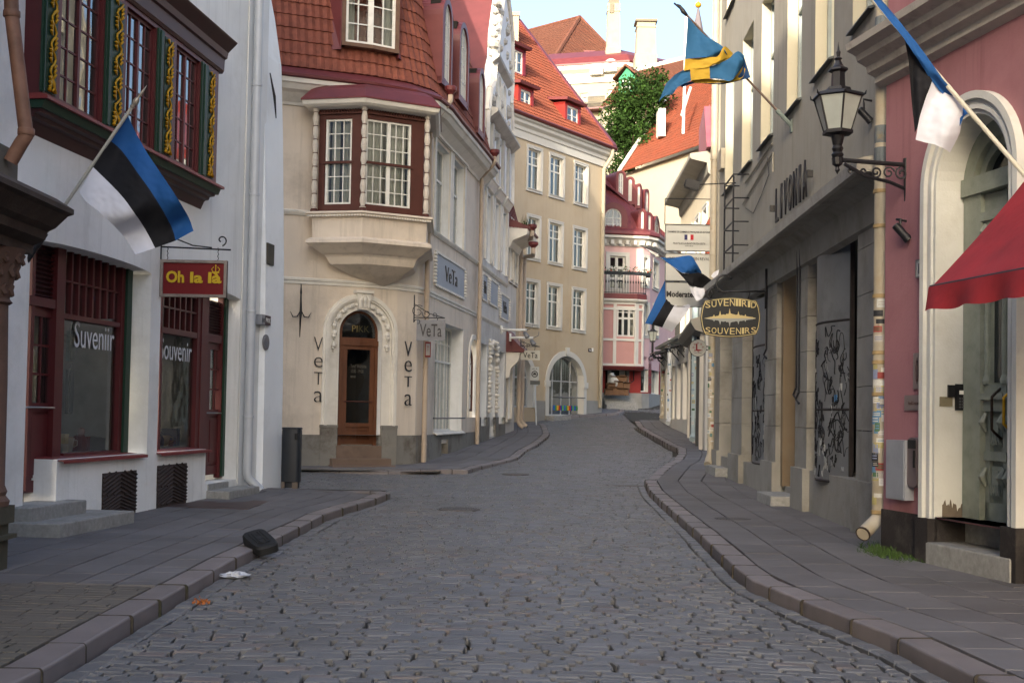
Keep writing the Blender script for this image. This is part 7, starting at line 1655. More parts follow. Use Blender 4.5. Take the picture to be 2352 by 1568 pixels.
def flag3(t,rows,mats,names,Y0,Yw,sub=6,mid=None):
    """stripes cut from one continuous sheet, so neighbouring stripes share their folds"""
    n=len(rows[0]); nr=len(rows)
    def P(i,v):
        x=v*(nr-1); k=min(int(x),nr-2); f=x-k; a,c=rows[k][i],rows[k+1][i]
        return (a[0]+(c[0]-a[0])*f,a[1]+(c[1]-a[1])*f,Y0+Yw*(math.sin(i*1.35+v*2.1)+.4*math.sin(i*2.9-v*5))*min(1,i/2.))
    for k,m in enumerate(mats):
        lat=[[P(i,(k+q/4)/(nr-1)) for i in range(n)] for q in range(5)]
        stripe(t,names[k],lat,m,sub)
names=['blue_stripe','black_stripe','white_stripe']
flag3(t,rows,[m_fb,m_fk,m_fw],names,Y1,.16)
# tricolour at the top right corner, wound round its pole
A=at(2362,412,11.3); B=at(1990,-18,12.2); t=empty('flag',A,'blue, black and white flag wound along its pole at the top right corner','flag')
poleobj(t,A,B,.022,mat=M('pole_white','#bcb8a8',.5,.05,4))
Yq=12.0
flag3(t,[[(2008,-22),(2048,30),(2090,84),(2130,135),(2172,190),(2213,238)],[(1996,-14),(2036,42),(2078,96),(2114,150),(2150,200),(2210,262)]],[m_fb],['blue_stripe'],11.75,.04)
flag3(t,[[(2078,92),(2097,122),(2116,150),(2130,170),(2141,186)],[(2087,140),(2096,165),(2107,190),(2120,204),(2131,212)],[(2094,235),(2099,245),(2106,256),(2112,262),(2120,262)],[(2101,300),(2103,303),(2106,298),(2110,290),(2114,282)]],[m_fk]*3,['black_stripe']*3,11.8,.05)
flag3(t,[[(2141,184),(2158,200),(2176,212),(2196,222),(2212,241)],[(2124,232),(2140,240),(2160,252),(2180,262),(2209,272)],[(2112,270),(2130,285),(2150,296),(2172,303),(2204,306)],[(2103,321),(2124,325),(2147,331),(2168,341),(2183,350)]],[m_fw]*3,['white_stripe']*3,11.78,.05)
flag3(t,[[(2196,222),(2213,238),(2222,246)],[(2206,250),(2216,262),(2222,262)],[(2204,290),(2210,275),(2214,266)]],[m_fb]*2,['blue_fold']*2,11.75,.02)
# blue flag with a yellow cross
A=F_L.pt(*F_L.uv(1819,290),0); B=at(1578,36,23.3); t=empty('flag',A,'blue flag with a yellow cross flying from a long slanted pole','flag')
poleobj(t,A,B,.022,mat=M('pole_brown','#5d4c44',.6,.1,4)); b=MB(); Ps=A+(B-A)*.14; b.tube([A,Ps],.04,8); b.obox(A,(0,1,0),(1,0,0),(0,0,1),.06,.03,.12); b.build('pole_socket',M('socket_grey','#6b7672',.6,.1,3),t)
b=MB(); ax=(B-A).normalized(); b.tube([B,B+ax*.12,B+ax*.22+Vector((0,0,.03)),B+ax*.3],[.03,.05,.03,.02],6); b.tube([B+ax*.2,B+ax*.26+Vector((-.08,0,.06))],.02,5); b.build('finial',m_black,t,smooth=True)
Yq=22.8
def patch(t,nm,mat,rows,Y0=Yq,w=.12): flag3(t,rows,[mat]*(len(rows)-1),[nm]*(len(rows)-1),Y0,w)
patch(t,'blue_field',m_fb2,[[(1580,38),(1600,62),(1622,84),(1655,103),(1668,120),(1672,134)],[(1577,90),(1598,100),(1624,108),(1648,116),(1662,124),(1670,132)],[(1573,136),(1594,134),(1615,133),(1636,132),(1655,131),(1671,132)]],w=.09)
patch(t,'yellow_cross',m_fy,[[(1573,136),(1597,134),(1622,132),(1648,130),(1664,107),(1684,121)],[(1572,150),(1597,149),(1622,146),(1648,142),(1668,134),(1680,134)],[(1571,163),(1597,159),(1624,156),(1640,150),(1662,146),(1676,140)]],Yq-.03,.06)
patch(t,'yellow_cross',m_fy,[[(1585,158),(1605,156),(1629,153)],[(1586,172),(1606,170),(1630,168)],[(1587,185),(1607,183),(1631,181)]],Yq-.05,.02)
patch(t,'blue_field',m_fb2,[[(1572,160),(1586,158),(1587,172),(1587,186)],[(1550,172),(1562,174),(1570,182),(1572,192)],[(1530,192),(1540,196),(1548,200),(1556,200)],[(1513,234),(1518,228),(1528,220),(1546,216)]],Yq-.02,.05)
patch(t,'blue_field',m_fb2,[[(1628,154),(1650,147),(1672,136),(1694,118),(1709,128)],[(1630,168),(1654,160),(1676,150),(1696,140),(1710,146)],[(1631,181),(1656,182),(1678,186),(1694,170),(1704,156)]],Yq-.06,.1)
patch(t,'yellow_cross',m_fy,[[(1587,184),(1620,182),(1655,184),(1682,182),(1698,160),(1706,150)],[(1592,190),(1624,192),(1658,190),(1684,188),(1704,180),(1712,160)]],Yq+.05,.05)
patch(t,'blue_field',M('flag_blue_shaded','#1d3f6b',.8),[[(1562,196),(1590,187),(1622,190),(1660,190),(1700,170),(1709,130)],[(1566,201),(1596,192),(1628,194),(1664,193),(1706,184),(1723,180)]],Yq+.08,.04)  # same cloth; the darker blue stands for shade on the rear fold
# two tricolours by the white signs
Yq=31.6
A=at(1640,690,32.2); B=at(1600,640,Yq); t=empty('flag',A,'blue, black and white flag hanging low behind the lowest white sign','flag'); poleobj(t,at(1641,660,Yq+1.5),at(1532,640,Yq+1.4),.02)
flag3(t,[[(1530,638),(1522,655),(1510,680),(1497,710),(1481,743)],[(1550,640),(1542,665),(1528,692),(1512,720),(1497,745)],[(1566,650),(1560,680),(1546,706),(1532,730),(1521,752)],[(1592,690),(1584,706),(1570,728),(1556,745),(1543,762)]],[m_fb,m_fk,m_fw],names,Yq+1.35,.1)
A=at(1642,668,32.6); B=at(1513,590,31.4); t=empty('flag',A,'blue, black and white flag blown out before the middle white sign','flag'); poleobj(t,at(1650,672,32.6),B,.018)
b=MB(); b.lathe(B,[(.02,0),(.05,.04),(.05,.08),(.02,.1),(.045,.13),(.03,.2),(.002,.42)],10,axis=(-.9,-.1,.55)); b.build('finial',m_whitep,t,smooth=True)
flag3(t,[[(1517,591),(1545,592),(1570,588),(1588,588),(1598,602),(1612,626)],[(1522,594),(1546,603),(1566,612),(1584,618),(1598,622),(1611,634)],[(1532,602),(1550,615),(1566,626),(1582,628),(1600,630),(1610,634)]],[m_fb]*2,['blue_stripe']*2,31.2,.12)
flag3(t,[[(1536,604),(1552,618),(1570,628),(1590,628),(1612,628),(1640,648)],[(1552,618),(1560,628),(1572,640),(1590,645),(1612,646),(1646,654)],[(1570,629),(1576,640),(1583,655),(1598,658),(1606,663),(1630,655)]],[m_fk]*2,['black_stripe']*2,31.25,.1)
flag3(t,[[(1582,655),(1592,656),(1602,660),(1614,662),(1628,660)],[(1588,672),(1596,676),(1606,678),(1616,676),(1624,668)],[(1593,680),(1600,690),(1608,688),(1616,684),(1620,678)]],[m_fw]*2,['white_stripe']*2,31.2,.06)
flag3(t,[[(1633,634),(1640,625),(1652,619)],[(1640,640),(1646,634),(1650,628)],[(1645,653),(1648,645),(1648,634)]],[m_fw]*2,['white_fold']*2,31.3,.02)
# ------------------------------------------------------------------ signs
m_gold2=M('sign_yellow','#c6a524',.6); m_sred=M('sign_red','#6e1519',.6,.06,3); m_sframe=M('sign_frame_grey','#8a8078',.7,.2,9,.5,'#5a4a40',6)
Ys=19.2
t=empty('hanging_sign',at(365,570,Ys),'dark red framed sign with yellow lettering hanging between the two shop windows','sign')
P0=at(367,681,Ys); P1=at(520,684,Ys); hz=at(440,597,Ys).z-at(440,682,Ys).z; P1.z=P0.z; w_=P1-P0; U=Vector((0,0,hz))
b=MB(); b.prism([P0,P1,P1+U,P0+U],(0,.05,0)); o=b.build('sign_board',m_sred,t)
b=MB(); e=.045; v=Vector((0,-.02,0)); 
for q0,q1,h0,h1 in ((0,1,0,e),(0,1,hz-e,hz),(0,e/w_.length,e,hz-e),(1-e/w_.length,1,e,hz-e)): b.prism([P0+w_*q0+Vector((0,-.03,h0)),P0+w_*q1+Vector((0,-.03,h0)),P0+w_*q1+Vector((0,-.03,h1)),P0+w_*q0+Vector((0,-.03,h1))],(0,.09,0))
b.build('sign_frame',m_sframe,t)
text('lettering','Oh',P0+w_*.09+U*.38+Vector((0,-.004,0)),w_*.27,U*.32,m_gold2,o,ext=.01,bold=.035); text('lettering','la',P0+w_*.45+U*.38+Vector((0,-.004,0)),w_*.19,U*.30,m_gold2,o,ext=.01,bold=.035); text('lettering','là',P0+w_*.72+U*.38+Vector((0,-.004,0)),w_*.2,U*.30,m_gold2,o,ext=.01,bold=.035)
b=MB(); c=P0+w_*.83+U*.73; 
b.obox(c+Vector((0,-.01,-.03)),(1,0,0),(0,1,0),(0,0,1),.055,.006,.012)
for k in (-1,0,1):
    b.tube([c+Vector((.045*k,-.01,-.02)),c+Vector((.065*k,-.01,.02)),c+Vector((.03*k,-.01,.055))],.008,5)
b.lathe(c+Vector((0,-.01,.055)),[(0,0),(.012,.01),(.012,.03),(0,.04)],6)
b.build('crown_emblem',m_gold2,o)
b=MB(); za=at(440,568,Ys).z; W0=F_W.pt(F_W.uv(370,570)[0],za,0); b.tube([Vector((W0.x,Ys,za)),Vector((P1.x+.05,Ys,za-.03))],.014,6); b.tube([Vector((W0.x,Ys,za+.22)),Vector((W0.x+.5,Ys,za+.03)),Vector((P1.x-.25,Ys,za))],.012,6)
b.tube([Vector((W0.x,Ys,za+.25)),Vector((W0.x,Ys,za-.2))],.016,6); scroll(b,Vector((P1.x-.1,Ys,za+.12)),(1,0,0),(0,0,1),.09,.9,.012,start=-1.4); b.build('bracket',m_black,t,smooth=True)
for k in (.1,.86):
    b=MB(); zz=P0.z+hz; n=6
    for i in range(n): c=P0+w_*k; b.tube([Vector((c.x+(.008 if i%2 else -.008),Ys,zz+(za-zz)*i/n)),Vector((c.x-(.008 if i%2 else -.008),Ys,zz+(za-zz)*(i+1)/n))],.006,4)
    b.build('chain',m_black,t)
# black and cream signboard
Ys=24.3; m_cr=M('sign_cream','#b7a878',.6); m_sb=M('sign_black','#26282b',.6,.1,30)
t=empty('hanging_sign',at(1757,668,Ys),'black barrel shaped sign with cream lettering and a town skyline','sign')
def outline(k): 
    pts=[]
    X0,X1,Y0,Y1=1612+2*k,1744-2*k,690+2*k,768-2*k
    n=8
    for i in range(n+1): u=i/n; pts.append((X0+6+(X1-X0-12)*u,Y0-7*math.sin(math.pi*u)))
    for i in range(1,n): u=i/n; pts.append((X1-1+3*math.sin(math.pi*u)-4*abs(u-.5)*1.2+1,Y0+5+(Y1-Y0-10)*u))
    for i in range(n+1): u=i/n; pts.append((X1-6-(X1-X0-12)*u,Y1+7*math.sin(math.pi*u)))
    for i in range(1,n): u=i/n; pts.append((X0+1-3*math.sin(math.pi*u)+4*abs(u-.5)*1.2-1,Y1-5-(Y1-Y0-10)*u))
    return pts
def board(k,dy,mat,name,par,th=.02):
    b=MB(); P=[at(x,y,Ys) for x,y in outline(k)]; P=[Vector((p.x,Ys+dy,p.z)) for p in P]; b.prism(P,(0,th,0)); return b.build(name,mat,par)
o=board(0,0,m_sb,'sign_board',t,.05); board(.8,-.004,m_cr,'border',o,.005); board(1.6,-.008,m_sb,'field',o,.004)
def arctext(s,x0,x1,y0,y1,curve,mat,par,h,Yz):
    n=len(s); ws=[.5 if c in 'I' else 1. for c in s]; tot=sum(ws); x=x0
    for c,wd in zip(s,ws):
        dx=(x1-x0)*wd/tot; xm=x+dx/2; u=(xm-x0)/(x1-x0); yb=y1-curve*math.sin(math.pi*u); hh=h*(1+.25*math.sin(math.pi*u)) if curve>0 else h*(1+.25*math.sin(math.pi*u))
        if curve<0: yb=y1-curve*math.sin(math.pi*u)
        P=at(x+dx*.1,yb,Yz); Q=at(x+dx*.9,yb,Yz); T=at(xm,yb-hh,Yz); P.z=Q.z
        text('letter',c,P,Q-P,(0,0,T.z-P.z),mat,par,ext=.004,bold=0.); x+=dx
arctext('SUVENIIRID',1619,1738,694,708,5.5,m_cr,o,13,Ys-.012); arctext('SOUVENIRS',1619,1738,752,763,-5,m_cr,o,12,Ys-.012)
b=MB(); rnd=random.Random(21); xs=[1618+i*2.0 for i in range(60)]; top=[]; 
for x in xs:
    h=3+9*math.exp(-((x-1678)/28)**2)*rnd.uniform(.6,1.)+rnd.uniform(0,1.5); top.append(h)
for xc,h in ((1655,20),(1677,26),(1697,19),(1640,10),(1712,11)):
    i=int((xc-1618)/2); top[i]=h; top[i-1]=max(top[i-1],h*.5); top[i+1]=max(top[i+1],h*.5)
e0=[max(0,min(1,(x-1618)/14,(1738-x)/14)) for x in xs]
for sg,mt in ((1,0),(-1,1)):
    b.mi=mt
    for i in range(len(xs)-1):
        a_=at(xs[i],731,Ys-.013); c_=at(xs[i+1],731,Ys-.013); ta=at(xs[i],731-sg*max(.4,top[i]*e0[i]*(.9 if sg>0 else .75)),Ys-.013); tc=at(xs[i+1],731-sg*max(.4,top[i+1]*e0[i+1]*(.9 if sg>0 else .75)),Ys-.013)
        b.face([a_,c_,tc,ta])
b.build('skyline',[m_cr,M('skyline_grey','#8b8f8f',.6)],o)
b=MB(); za=at(1700,668,Ys).z; b.tube([Vector((5.05,Ys,za)),Vector((at(1648,668,Ys).x,Ys,za-.02))],.02,6); c=Vector((at(1665,650,Ys).x,Ys,za+.14)); b.tube([c+Vector((.17*math.cos(a),0,.17*math.sin(a))) for a in [.6+i*.3 for i in range(16)]],.022,6)
b.tube([Vector((5.05,Ys,za+.45)),Vector((5.05,Ys,za-.35))],.028,6); b.tube([c+Vector((-.2,0,-.2))+Vector((.14*math.cos(a),0,.14*math.sin(a)-.02)) for a in [1.5+i*.3 for i in range(12)]],.018,6)
for x in (1632,1718): p=at(x,680,Ys); b.tube([Vector((p.x,Ys,za)),Vector((p.x+.04,Ys,p.z+.06)),Vector((p.x,Ys,p.z-.06))],.012,5)
b.build('bracket',m_black,t,smooth=True)
# three white boards on the corner bracket, an empty frame above
Ys=32.9; m_wb=M('board_white','#b4b5b0',.5,.04,3,.2,'#8f908c',3)
def wboard(x0,x1,y0,y1,lab,lines,Yp=Ys):
    t=empty('projecting_sign',at(x1,(y0+y1)/2,Yp),lab,'sign',group='white boards projecting from the corner'); A=at(x0,y1,Yp); B=at(x1,y0,Yp); b=MB(); b.box(A.x,B.x,Yp,Yp+.06,A.z,B.z); o=b.build('sign_board',m_wb,t)
    b=MB(); e=.018
    for q in ((A.x,B.x,A.z,A.z+e),(A.x,B.x,B.z-e,B.z),(A.x,A.x+e,A.z,B.z),(B.x-e,B.x,A.z,B.z)): b.box(q[0],q[1],Yp-.012,Yp-.001,q[2],q[3])
    for z in (A.z+.06,B.z-.06): b.tube([Vector((B.x,Yp+.03,z)),Vector((B.x+.32,Yp+.03,z))],.018,6)
    b.build('sign_frame',M('thin_frame','#4c4e50',.5),t)
    for s,xa,xb,ya,yb,m_,bd in lines: P=at(xa,yb,Yp-.006); Q=at(xb,yb,Yp-.006); Q.z=P.z; T=at(xa,ya,Yp-.006); text('lettering',s,P,Q-P,(0,0,T.z-P.z),m_,o,ext=.004,bold=bd)
    return t,o
mdk=M('sign_ink','#303238',.6)
t,o=wboard(1527,1637,517,576,'white board with a small blue, white and red flag on the corner bracket',[('CHAMBRE DE COMMERCE FRANÇAISE EN ESTONIE',1534,1631,530,535,mdk,.01),('PRANTSUSE KAUBANDUSKODA EESTIS',1546,1620,556.5,561,mdk,.01),('www.ccfe.ee',1573,1592,563,566,mdk,.0)])
for k,c in enumerate(('#32305c','#c9c9c6','#a8222c')):
    A=at(1572+k*7,551,Ys-.004); B=at(1579+k*7,539,Ys-.004); b=MB(); b.box(A.x,B.x,Ys-.008,Ys-.003,A.z,B.z); b.build('flag_bar',M('bar'+c[1:],c,.6),o)
wboard(1527,1637,583,645,'middle white board with dark capitals half hidden by the blown-out flag',[('SVENSKA KLUBBEN REVAL',1536,1630,590,597,mdk,.0)])
wboard(1528,1637,649,704,'lowest white board with bold black lettering on the corner bracket',[('Moderaterna',1531,1612,668,682,m_black,.03)])
t=empty('iron_frame',at(1637,480,Ys),'thin empty black iron frame above the topmost white board','frame'); A=at(1527,515,Ys); B=at(1637,458,Ys); b=MB()
for p,q_ in (((A.x,A.z),(B.x,A.z)),((A.x,B.z),(B.x,B.z)),((A.x,A.z),(A.x,B.z)),((B.x,A.z),(B.x,B.z))): b.tube([Vector((p[0],Ys,p[1])),Vector((q_[0],Ys,q_[1]))],.012,5)
b.build('frame',m_black,t)
# ladder of rails carrying them
t=empty('sign_ladder',at(1648,560,Ys),'narrow grey iron ladder rack on the wall corner that carries the white boards','rack')
xa,xb=at(1640,560,Ys).x,at(1660,560,Ys).x; z0,z1=at(1650,705,Ys).z,at(1650,455,Ys).z
for x in (xa,xb): b=MB(); b.tube([Vector((x,Ys+.0,z0)),Vector((x,Ys+.0,z1))],.016,6); b.build('rail',M('grey_iron','#5b5c58',.6,.1,4),t)
n=17
for i in range(n): b=MB(); z=z0+(z1-z0)*i/(n-1); b.tube([Vector((xa,Ys,z)),Vector((xb,Ys,z))],.012,5); b.build('rung',M('grey_iron'),t)
# loudspeaker-like lamp on an arm
A=F_L.pt(*F_L.uv(1690,420),0); B=at(1590,425,A.y); t=empty('wall_spotlight',A,'black floodlight at the end of a long thin arm above the white boards','spotlight'); b=MB(); b.tube([A,B],.015,6); b.build('arm',m_black,t)
b=MB(); b.obox(B,(1,0,-.3),(0,1,0),(.3,0,1),.16,.1,.1); b.lathe(B+Vector((-.1,0,.03)),[(.0,0),(.07,.0),(.09,.08),(.07,.09)],10,axis=(-1,0,.3)); b.build('lamp_head',m_black,t)
# round white sign
Yr=34.5; c=at(1603,799,Yr); t=empty('round_sign',c,'round white sign with red floral initials on a black arm','sign'); r=.235
b=MB(); b.lathe((c.x,Yr+.03,c.z),[(0,0),(r,0),(r,.06),(0,.06)],32,axis=(0,-1,0)); o=b.build('disc',m_wb,t)
b=MB(); b.tube([Vector((c.x+r*math.cos(a*math.pi/16),Yr,c.z+r*math.sin(a*math.pi/16))) for a in range(33)],.014,5); b.tube([c+Vector((r,0,.05)),c+Vector((.6,0,.05))],.016,6); b.tube([c+Vector((r,0,-.05)),c+Vector((.6,0,-.05))],.016,6); b.build('rim',m_black,t)
mr_=M('sign_crimson','#8a2a33',.6); text('lettering','L',c+Vector((-.06,-.034,-.08)),Vector((.13,0,0)),(0,0,.2),mr_,o,ext=.004,bold=.02); text('lettering','Lina Classic',c+Vector((-.12,-.034,-.16)),Vector((.24,0,0)),(0,0,.045),M('sign_greyink','#77787a',.6),o,ext=.003,shear=.3)
b=MB(); cc=c+Vector((0,-.036,.02))
for i in range(8): a=i*math.pi/4; scroll(b,cc+Vector((.13*math.cos(a),0,.12*math.sin(a))),(1,0,0),(0,0,1),.03,1.1,.005,start=a,n=10)
b.build('flourish',mr_,o)
# ------------------------------------------------------------------ wall lanterns
def lantern(t,c,w,h,glassm):
    """six-sided tapering street lantern; c = bottom centre of the glass body"""
    n=6; r0=w*.26; r1=w*.46; hb=h*.36; b=MB(); b.lathe(c,[(r0*.5,-h*.05),(r0*1.15,-h*.03),(r0*1.15,0)],n)
    for z,r in ((0,r0),(hb,r1)):
        ring=[c+Vector((r*math.cos(math.pi*2*i/n+math.pi/n),r*math.sin(math.pi*2*i/n+math.pi/n),z)) for i in range(n)]
        for i in range(n): b.tube([ring[i],ring[(i+1)%n]],w*.018,5)
    for i in range(n):
        a=math.pi*2*i/n+math.pi/n; b.tube([c+Vector((r0*math.cos(a),r0*math.sin(a),0)),c+Vector((r1*math.cos(a),r1*math.sin(a),hb))],w*.02,5)
        b.tube([c+Vector((r1*math.cos(a),r1*math.sin(a),hb)),c+Vector((r1*1.15*math.cos(a),r1*1.15*math.sin(a),hb+h*.015)),c+Vector((r1*1.18*math.cos(a),r1*1.18*math.sin(a),hb+h*.05))],[w*.025,w*.022,w*.006],5)
    b.lathe(c+Vector((0,0,hb)),[(r1*1.12,0),(r1*1.05,h*.03),(r1*.55,h*.07),(r1*.52,h*.1),(r1*.3,h*.11),(r1*.28,h*.27),(r1*.42,h*.29),(r1*.40,h*.31),(r1*.22,h*.34),(r1*.1,h*.40),(r1*.18,h*.42),(r1*.07,h*.44),(r1*.1,h*.49),(r1*.05,h*.51),(.002,h*.6)],n)
    b.build('lantern_frame',m_black,t)
    b=MB()
    for i in range(n):
        a=math.pi*2*i/n+math.pi/n; a2=a+math.pi*2/n
        b.face([c+Vector((r0*math.cos(a),r0*math.sin(a),0)),c+Vector((r0*math.cos(a2),r0*math.sin(a2),0)),c+Vector((r1*math.cos(a2),r1*math.sin(a2),hb)),c+Vector((r1*math.cos(a),r1*math.sin(a),hb))])
    b.build('lantern_glass',glassm,t)
m_lg=M('frosted_glass','#9ba19d',.25,.1,3,spec=.6)
c=at(1924,302,14.5); wl=at(2058,375,14.5); zt_=at(1924,97,14.5).z; hh=(zt_-c.z)/.96
wallX=4.72
t=empty('street_lantern',Vector((wallX,14.6,wl.z)),'large black hexagonal street lantern on an ornate iron wall bracket','lantern')
lantern(t,c,.62,hh,m_lg)
b=MB(); ar=at(1912,376,14.5); b.lathe(Vector((c.x-.0,c.y,ar.z+.08)),[(.06,0),(.075,.03),(.05,.06),(.07,.1),(.05,.14),(.06,(c.z-ar.z-.1)*.55),(.085,c.z-ar.z-.12),(.05,c.z-ar.z-.09)],10)
b.lathe(Vector((c.x,c.y,ar.z-.13)),[(.0,0),(.03,.05),(.02,.09),(.06,.12),(.07,.2)],10)
b.tube([Vector((c.x,c.y,ar.z+.05)),Vector((wallX,14.6,ar.z+.02))],.028,8); L_=wallX-c.x; s0=Vector((c.x,c.y,ar.z))
b.tube([s0+Vector((.08,0,0)),s0+Vector((L_*.4,.02,-.14)),s0+Vector((L_*.75,.06,-.2)),s0+Vector((L_,.1,-.28))],.022,6)
b.tube([Vector((wallX,14.6,ar.z+.1)),Vector((wallX,14.6,ar.z-.42))],[.05,.035],8)
for k,r in ((.2,.035),(.36,.05),(.54,.065),(.72,.075),(.9,.08)): scroll(b,s0+Vector((L_*k,.03,-.07-.03*k)),(1,0,0),(0,0,1),r,1.3,.012,start=k*9,n=16)
b.build('bracket',m_black,t,smooth=True,autos=True)
c=at(1499,783,60.); t=empty('street_lantern',at(1524,820,60),'small black street lantern beyond the lowest white sign','lantern'); lantern(t,c,.52,1.25,m_lg)
b=MB(); w2=at(1524,822,60); b.tube([c,Vector((c.x,c.y,w2.z+.2)),Vector((c.x+.1,c.y,w2.z+.02)),w2],.06,6); b.tube([w2+Vector((0,0,.3)),w2+Vector((0,0,-.2))],.06,6); scroll(b,w2+Vector((-.2,0,-.1)),(1,0,0),(0,0,1),.1,1.1,.025); b.build('bracket',m_black,t)
# ------------------------------------------------------------------ awning
m_awn=M('awning_red','#84232a',.8,.12,3,.4,'#55181c',1.8,bump=.35,bscale=9.); A0=Vector((3.78,11.0,2.81)); n_=F_N.n(3); tt=(F_N.pt(1,0)-F_N.pt(3,0)).normalized()
back=Vector((5.36,11.25,4.73)); t=empty('awning',Vector((5.36,10,4.7)),'red canvas shop awning with a drooping valance at the right edge','awning')
b=MB(); NU=16; NVv=10; V_=[]
for j in range(NVv+1):
    for i in range(NU+1):
        u=i/NU; v=j/NVv; p=A0.lerp(back,v)+tt*3.4*u; p.z-=.10*math.sin(math.pi*v)*(1+.3*math.sin(u*7)); p.z+=.015*math.sin(u*25+v*3); V_.append(p)
b.ix(V_,[(j*(NU+1)+i,j*(NU+1)+i+1,(j+1)*(NU+1)+i+1,(j+1)*(NU+1)+i) for j in range(NVv) for i in range(NU)]); b.build('canvas',m_awn,t,smooth=True)
b=MB(); NU=60; V_=[]
for j in range(5):
    for i in range(NU+1):
        u=i/NU; v=j/4; p=A0+tt*3.4*u+Vector((-.03-.03*math.sin(u*34)*v-.03*v,-.02,-.22*v+.01*math.sin(u*40)*v)); V_.append(p)
b.ix(V_,[(j*(NU+1)+i,j*(NU+1)+i+1,(j+1)*(NU+1)+i+1,(j+1)*(NU+1)+i) for j in range(4) for i in range(NU)]); b.build('valance',m_awn,t,smooth=True)
b=MB(); b.tube([A0,A0+tt*3.4],.022,8); b.tube([A0+tt*.4+Vector((0,0,-.02)),back+tt*.4+Vector((0,0,-1.5))],.02,6); b.tube([back,back+tt*3.4],.04,8); b.build('awning_bar',m_black,t)
# ------------------------------------------------------------------ litter bin, things on the road, road sign
P=atg(668,1119); t=empty('litter_bin',P,'tall dark grey steel litter bin at the corner of the white house','bin'); h_=1.17; w_=.19
b=MB(); N=20; ring=lambda z,k: [Vector((P.x+w_*k*(abs(math.cos(a))**.5)*math.copysign(1,math.cos(a)),P.y+.17*k*(abs(math.sin(a))**.5)*math.copysign(1,math.sin(a)),P.z+z)) for a in [2*math.pi*i/N for i in range(N)]]
b.sweep([ring(.0,.86),ring(.1,.86),ring(.12,1),ring(h_-.03,1),ring(h_,.96)]); m_bin=M('bin_grey','#24282e',.5,.1,4,.2,'#3a3f45',3); b.build('bin_body',m_bin,t,smooth=True,autos=True)
b=MB(); b.sweep([ring(h_+.002,1.03),ring(h_+.03,1.03),ring(h_+.04,.98)]); b.build('bin_lid',m_bin,t)
b=MB(); b.tube([Vector((P.x+w_*.62,P.y-.171,P.z+h_-.08)),Vector((P.x+w_*.62,P.y-.175,P.z+h_-.2))],.035,10); b.build('slot',m_bl,t)
b=MB(); b.box(P.x-.165,P.x-.1,P.y-.16,P.y-.1,P.z-.02,P.z+.12); b.box(P.x+.05,P.x+.16,P.y-.16,P.y-.1,P.z-.02,P.z+.12); b.build('bin_foot',M('stone_foot','#6b6158',.9),t)
P=atg(597,1266,-.05); P.z=.06; ax=(atg(640,1262,0)-atg(555,1232,0)); ax.z=0; L_=.56; ax.normalize(); ay=Vector((-ax.y,ax.x,0)); up=(Vector((0,0,1))+ax*.22-ay*.25).normalized(); axx=(ax-up*ax.dot(up)).normalized(); ayy=up.cross(axx)
t=empty('rubber_block',P,'black ribbed rubber sign base lying tilted over the left kerb','rubber block')
def rb(c0,hx,hy,z0,z1,k=.9):
    b=MB(); N=24; f=lambda kx,z: [P+axx*(c0+hx*kx*(abs(math.cos(a))**.45)*math.copysign(1,math.cos(a)))+ayy*(hy*kx*(abs(math.sin(a))**.45)*math.copysign(1,math.sin(a)))+up*z for a in [2*math.pi*i/N for i in range(N)]]
    b.sweep([f(1,z0),f(1,z0+(z1-z0)*.75),f(k,z1)]); return b
m_rub=M('rubber','#1c1d1e',.6,.2,12,.3,'#35332f',6); rb(0,.31,.145,-.05,.055).build('block_body',m_rub,t,smooth=True,autos=True)
b=MB()
for y_ in (-.07,-.035,.035,.07): b.tube([P+axx*-.19+ayy*y_+up*.057,P+axx*.17+ayy*y_+up*.057,P+axx*.2+ayy*y_*.5+up*.057],.009,6)
b.build('rib',m_rub,t); rb(0,.06,.035,.03,.062,.8).build('socket',m_bl,t)
def crumple(P,sx_,sy_,sz_,seed,mat,name,lab,cat,n=60,thin=False):
    rnd=random.Random(seed); b=MB(); V_=[]; nu,nv=12,8
    for j in range(nv+1):
        for i in range(nu):
            a=2*math.pi*i/nu; f=math.sin(math.pi*j/nv); r=1+.55*noise.noise(Vector((math.cos(a)*2+seed,math.sin(a)*2,j*.6)))+rnd.uniform(-.12,.12); V_.append(P+Vector((sx_*math.cos(a)*f*r,sy_*math.sin(a)*f*r,max(0,sz_*(1-math.cos(math.pi*j/nv))*.5*r))))
    b.ix(V_,[(j*nu+i,j*nu+(i+1)%nu,(j+1)*nu+(i+1)%nu,(j+1)*nu+i) for j in range(nv) for i in range(nu)]); o=b.build(name,mat); tag(o,lab,cat); return o
P=atg(537,1326,-.11); P.z=gnd(P.y)-.115; crumple(P,.14,.10,.06,3,M('thin_plastic','#b5bac2',.35,.1,20,spec=.6),'plastic_bag','crumpled translucent white plastic bag on the cobbles by the left kerb','plastic bag')
P=atg(464,1386,-.11); P.z=gnd(P.y)-.115
rnd=random.Random(31); b=MB()
for i in range(60):
    p=P+Vector((rnd.gauss(0,.035),rnd.gauss(0,.03),.01+abs(rnd.gauss(0,.02)))); v=Vector((rnd.uniform(-1,1),rnd.uniform(-1,1),rnd.uniform(-1,1))).normalized(); u=v.orthogonal().normalized(); x_=v.cross(u); k=rnd.uniform(.008,.02); b.face([p-u*k,p+x_*k*.7+v*.004,p+u*k,p-x_*k*.7])
o=b.build('dry_leaves',M('leaf_orange','#a3602b',.8,.2,30)); tag(o,'small orange-brown crumpled dry leaf heap on the cobbles','leaves')
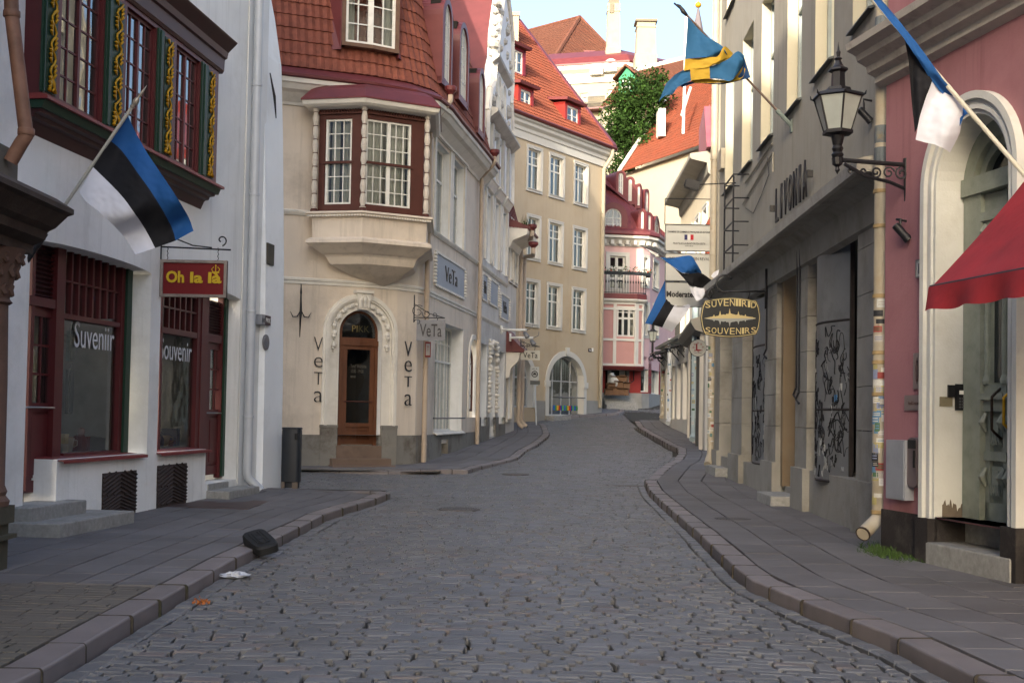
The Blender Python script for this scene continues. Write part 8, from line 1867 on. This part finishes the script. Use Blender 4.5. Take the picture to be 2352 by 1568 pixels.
def disc(x,y,r,nm,lab,cat,off,mat,slots=True,rect=None):
    P=atg(x,y,off); z=gnd(P.y)+off+.002+(camber(P.x,P.y) if off<0 else 0); b=MB()
    if rect: b.box(P.x-rect[0],P.x+rect[0],P.y-rect[1],P.y+rect[1],z-.03,z)
    else: b.lathe((P.x,P.y,z-.03),[(r,0),(r,.026),(r*.97,.03),(r*.9,.03),(r*.89,.024),(0,.024)],28)
    n=14
    for i in range(n):
        u=-1+2*(i+.5)/n; hw=(rect[1] if rect else r*.85*math.sqrt(max(0,1-u*u))); x_=P.x+(rect[0]*.92 if rect else r*.85)*u; b.box(x_-.012,x_+.012,P.y-hw*.9,P.y+hw*.9,z-.006,z+.006)
    o=b.build(nm,mat); tag(o,lab,cat)
m_cast=M('cast_iron','#565454',.6,.2,8,.4,'#5f4b40',4,metal=.3)
disc(1683,1191,.33,'manhole_cover','round patterned iron manhole cover set in the right pavement','manhole cover',0,m_cast)
disc(1442,1115,0,'drain_grate','slotted iron drain grate in the road beside the right kerb','drain grate',-.12,m_cast,rect=(.34,.2))
disc(1055,1173,.36,'manhole_cover','worn round manhole cover in the middle of the near cobbles','manhole cover',-.10,m_cast)
disc(1184,1092,.34,'manhole_cover','round manhole cover in the cobbles before the second left kerb','manhole cover',-.10,m_cast)
disc(1025,1108,0,'drain_slot','short dark iron slot in the cobbles of the side street mouth','drain grate',-.12,m_cast,rect=(.2,.06))
P=atg(1231,966); P=Vector((at(1232,966,56).x,56,gnd(56))); t=empty('road_sign',P,'small square white road sign on a thin striped pole by the yellow house','road sign'); q_=at(1228,858,56)
b=MB(); b.tube([P,Vector((q_.x,56,q_.z))],.035,8); b.build('pole',m_zinc,t); b=MB(); b.box(q_.x-.2,q_.x+.2,55.9,55.94,q_.z-.28,q_.z+.32); o=b.build('sign_plate',m_wb,t); b=MB(); b.tube([Vector((q_.x+.13*math.cos(a),55.89,q_.z-.02+.13*math.sin(a))) for a in [i*.35 for i in range(19)]],.022,5); b.box(q_.x-.08,q_.x+.08,55.88,55.89,q_.z-.06,q_.z); b.box(q_.x-.05,q_.x+.05,55.88,55.89,q_.z,q_.z+.04); b.build('symbol',m_black,o); text('lettering','ALA',Vector((q_.x-.12,55.895,q_.z+.18)),(.24,0,0),(0,0,.08),m_black,o,ext=.005)
b=MB(); b.box(q_.x-.2,q_.x+.25,55.95,55.99,q_.z-.5,q_.z-.32); b.build('lower_plate',M('grey_iron'),t)
# thin mast rising behind the flag
A=at(1571,170,60); B=at(1577,33,60); t=empty('mast',A,'thin vertical white mast standing on the far roof behind the blue flag','mast'); b=MB(); b.tube([A-Vector((0,0,3)),B],.07,8); b.build('pole',m_whitep,t)
# plants at the gutter of the steep red roof
P=F_V.pt(s2+.6,9.1,.6); rnd=random.Random(8); b=MB()
for i in range(60):
    p=P+Vector((rnd.gauss(0,.1),rnd.gauss(0,.3),0)); b.face([p,p+Vector((.02,0,0)),p+Vector((rnd.uniform(-.1,.15),rnd.uniform(-.1,.1),rnd.uniform(.15,.5)))])
o=b.build('gutter_weed',M('leaf',)); tag(o,'small green weed growing from the gutter of the steep red roof','plant')
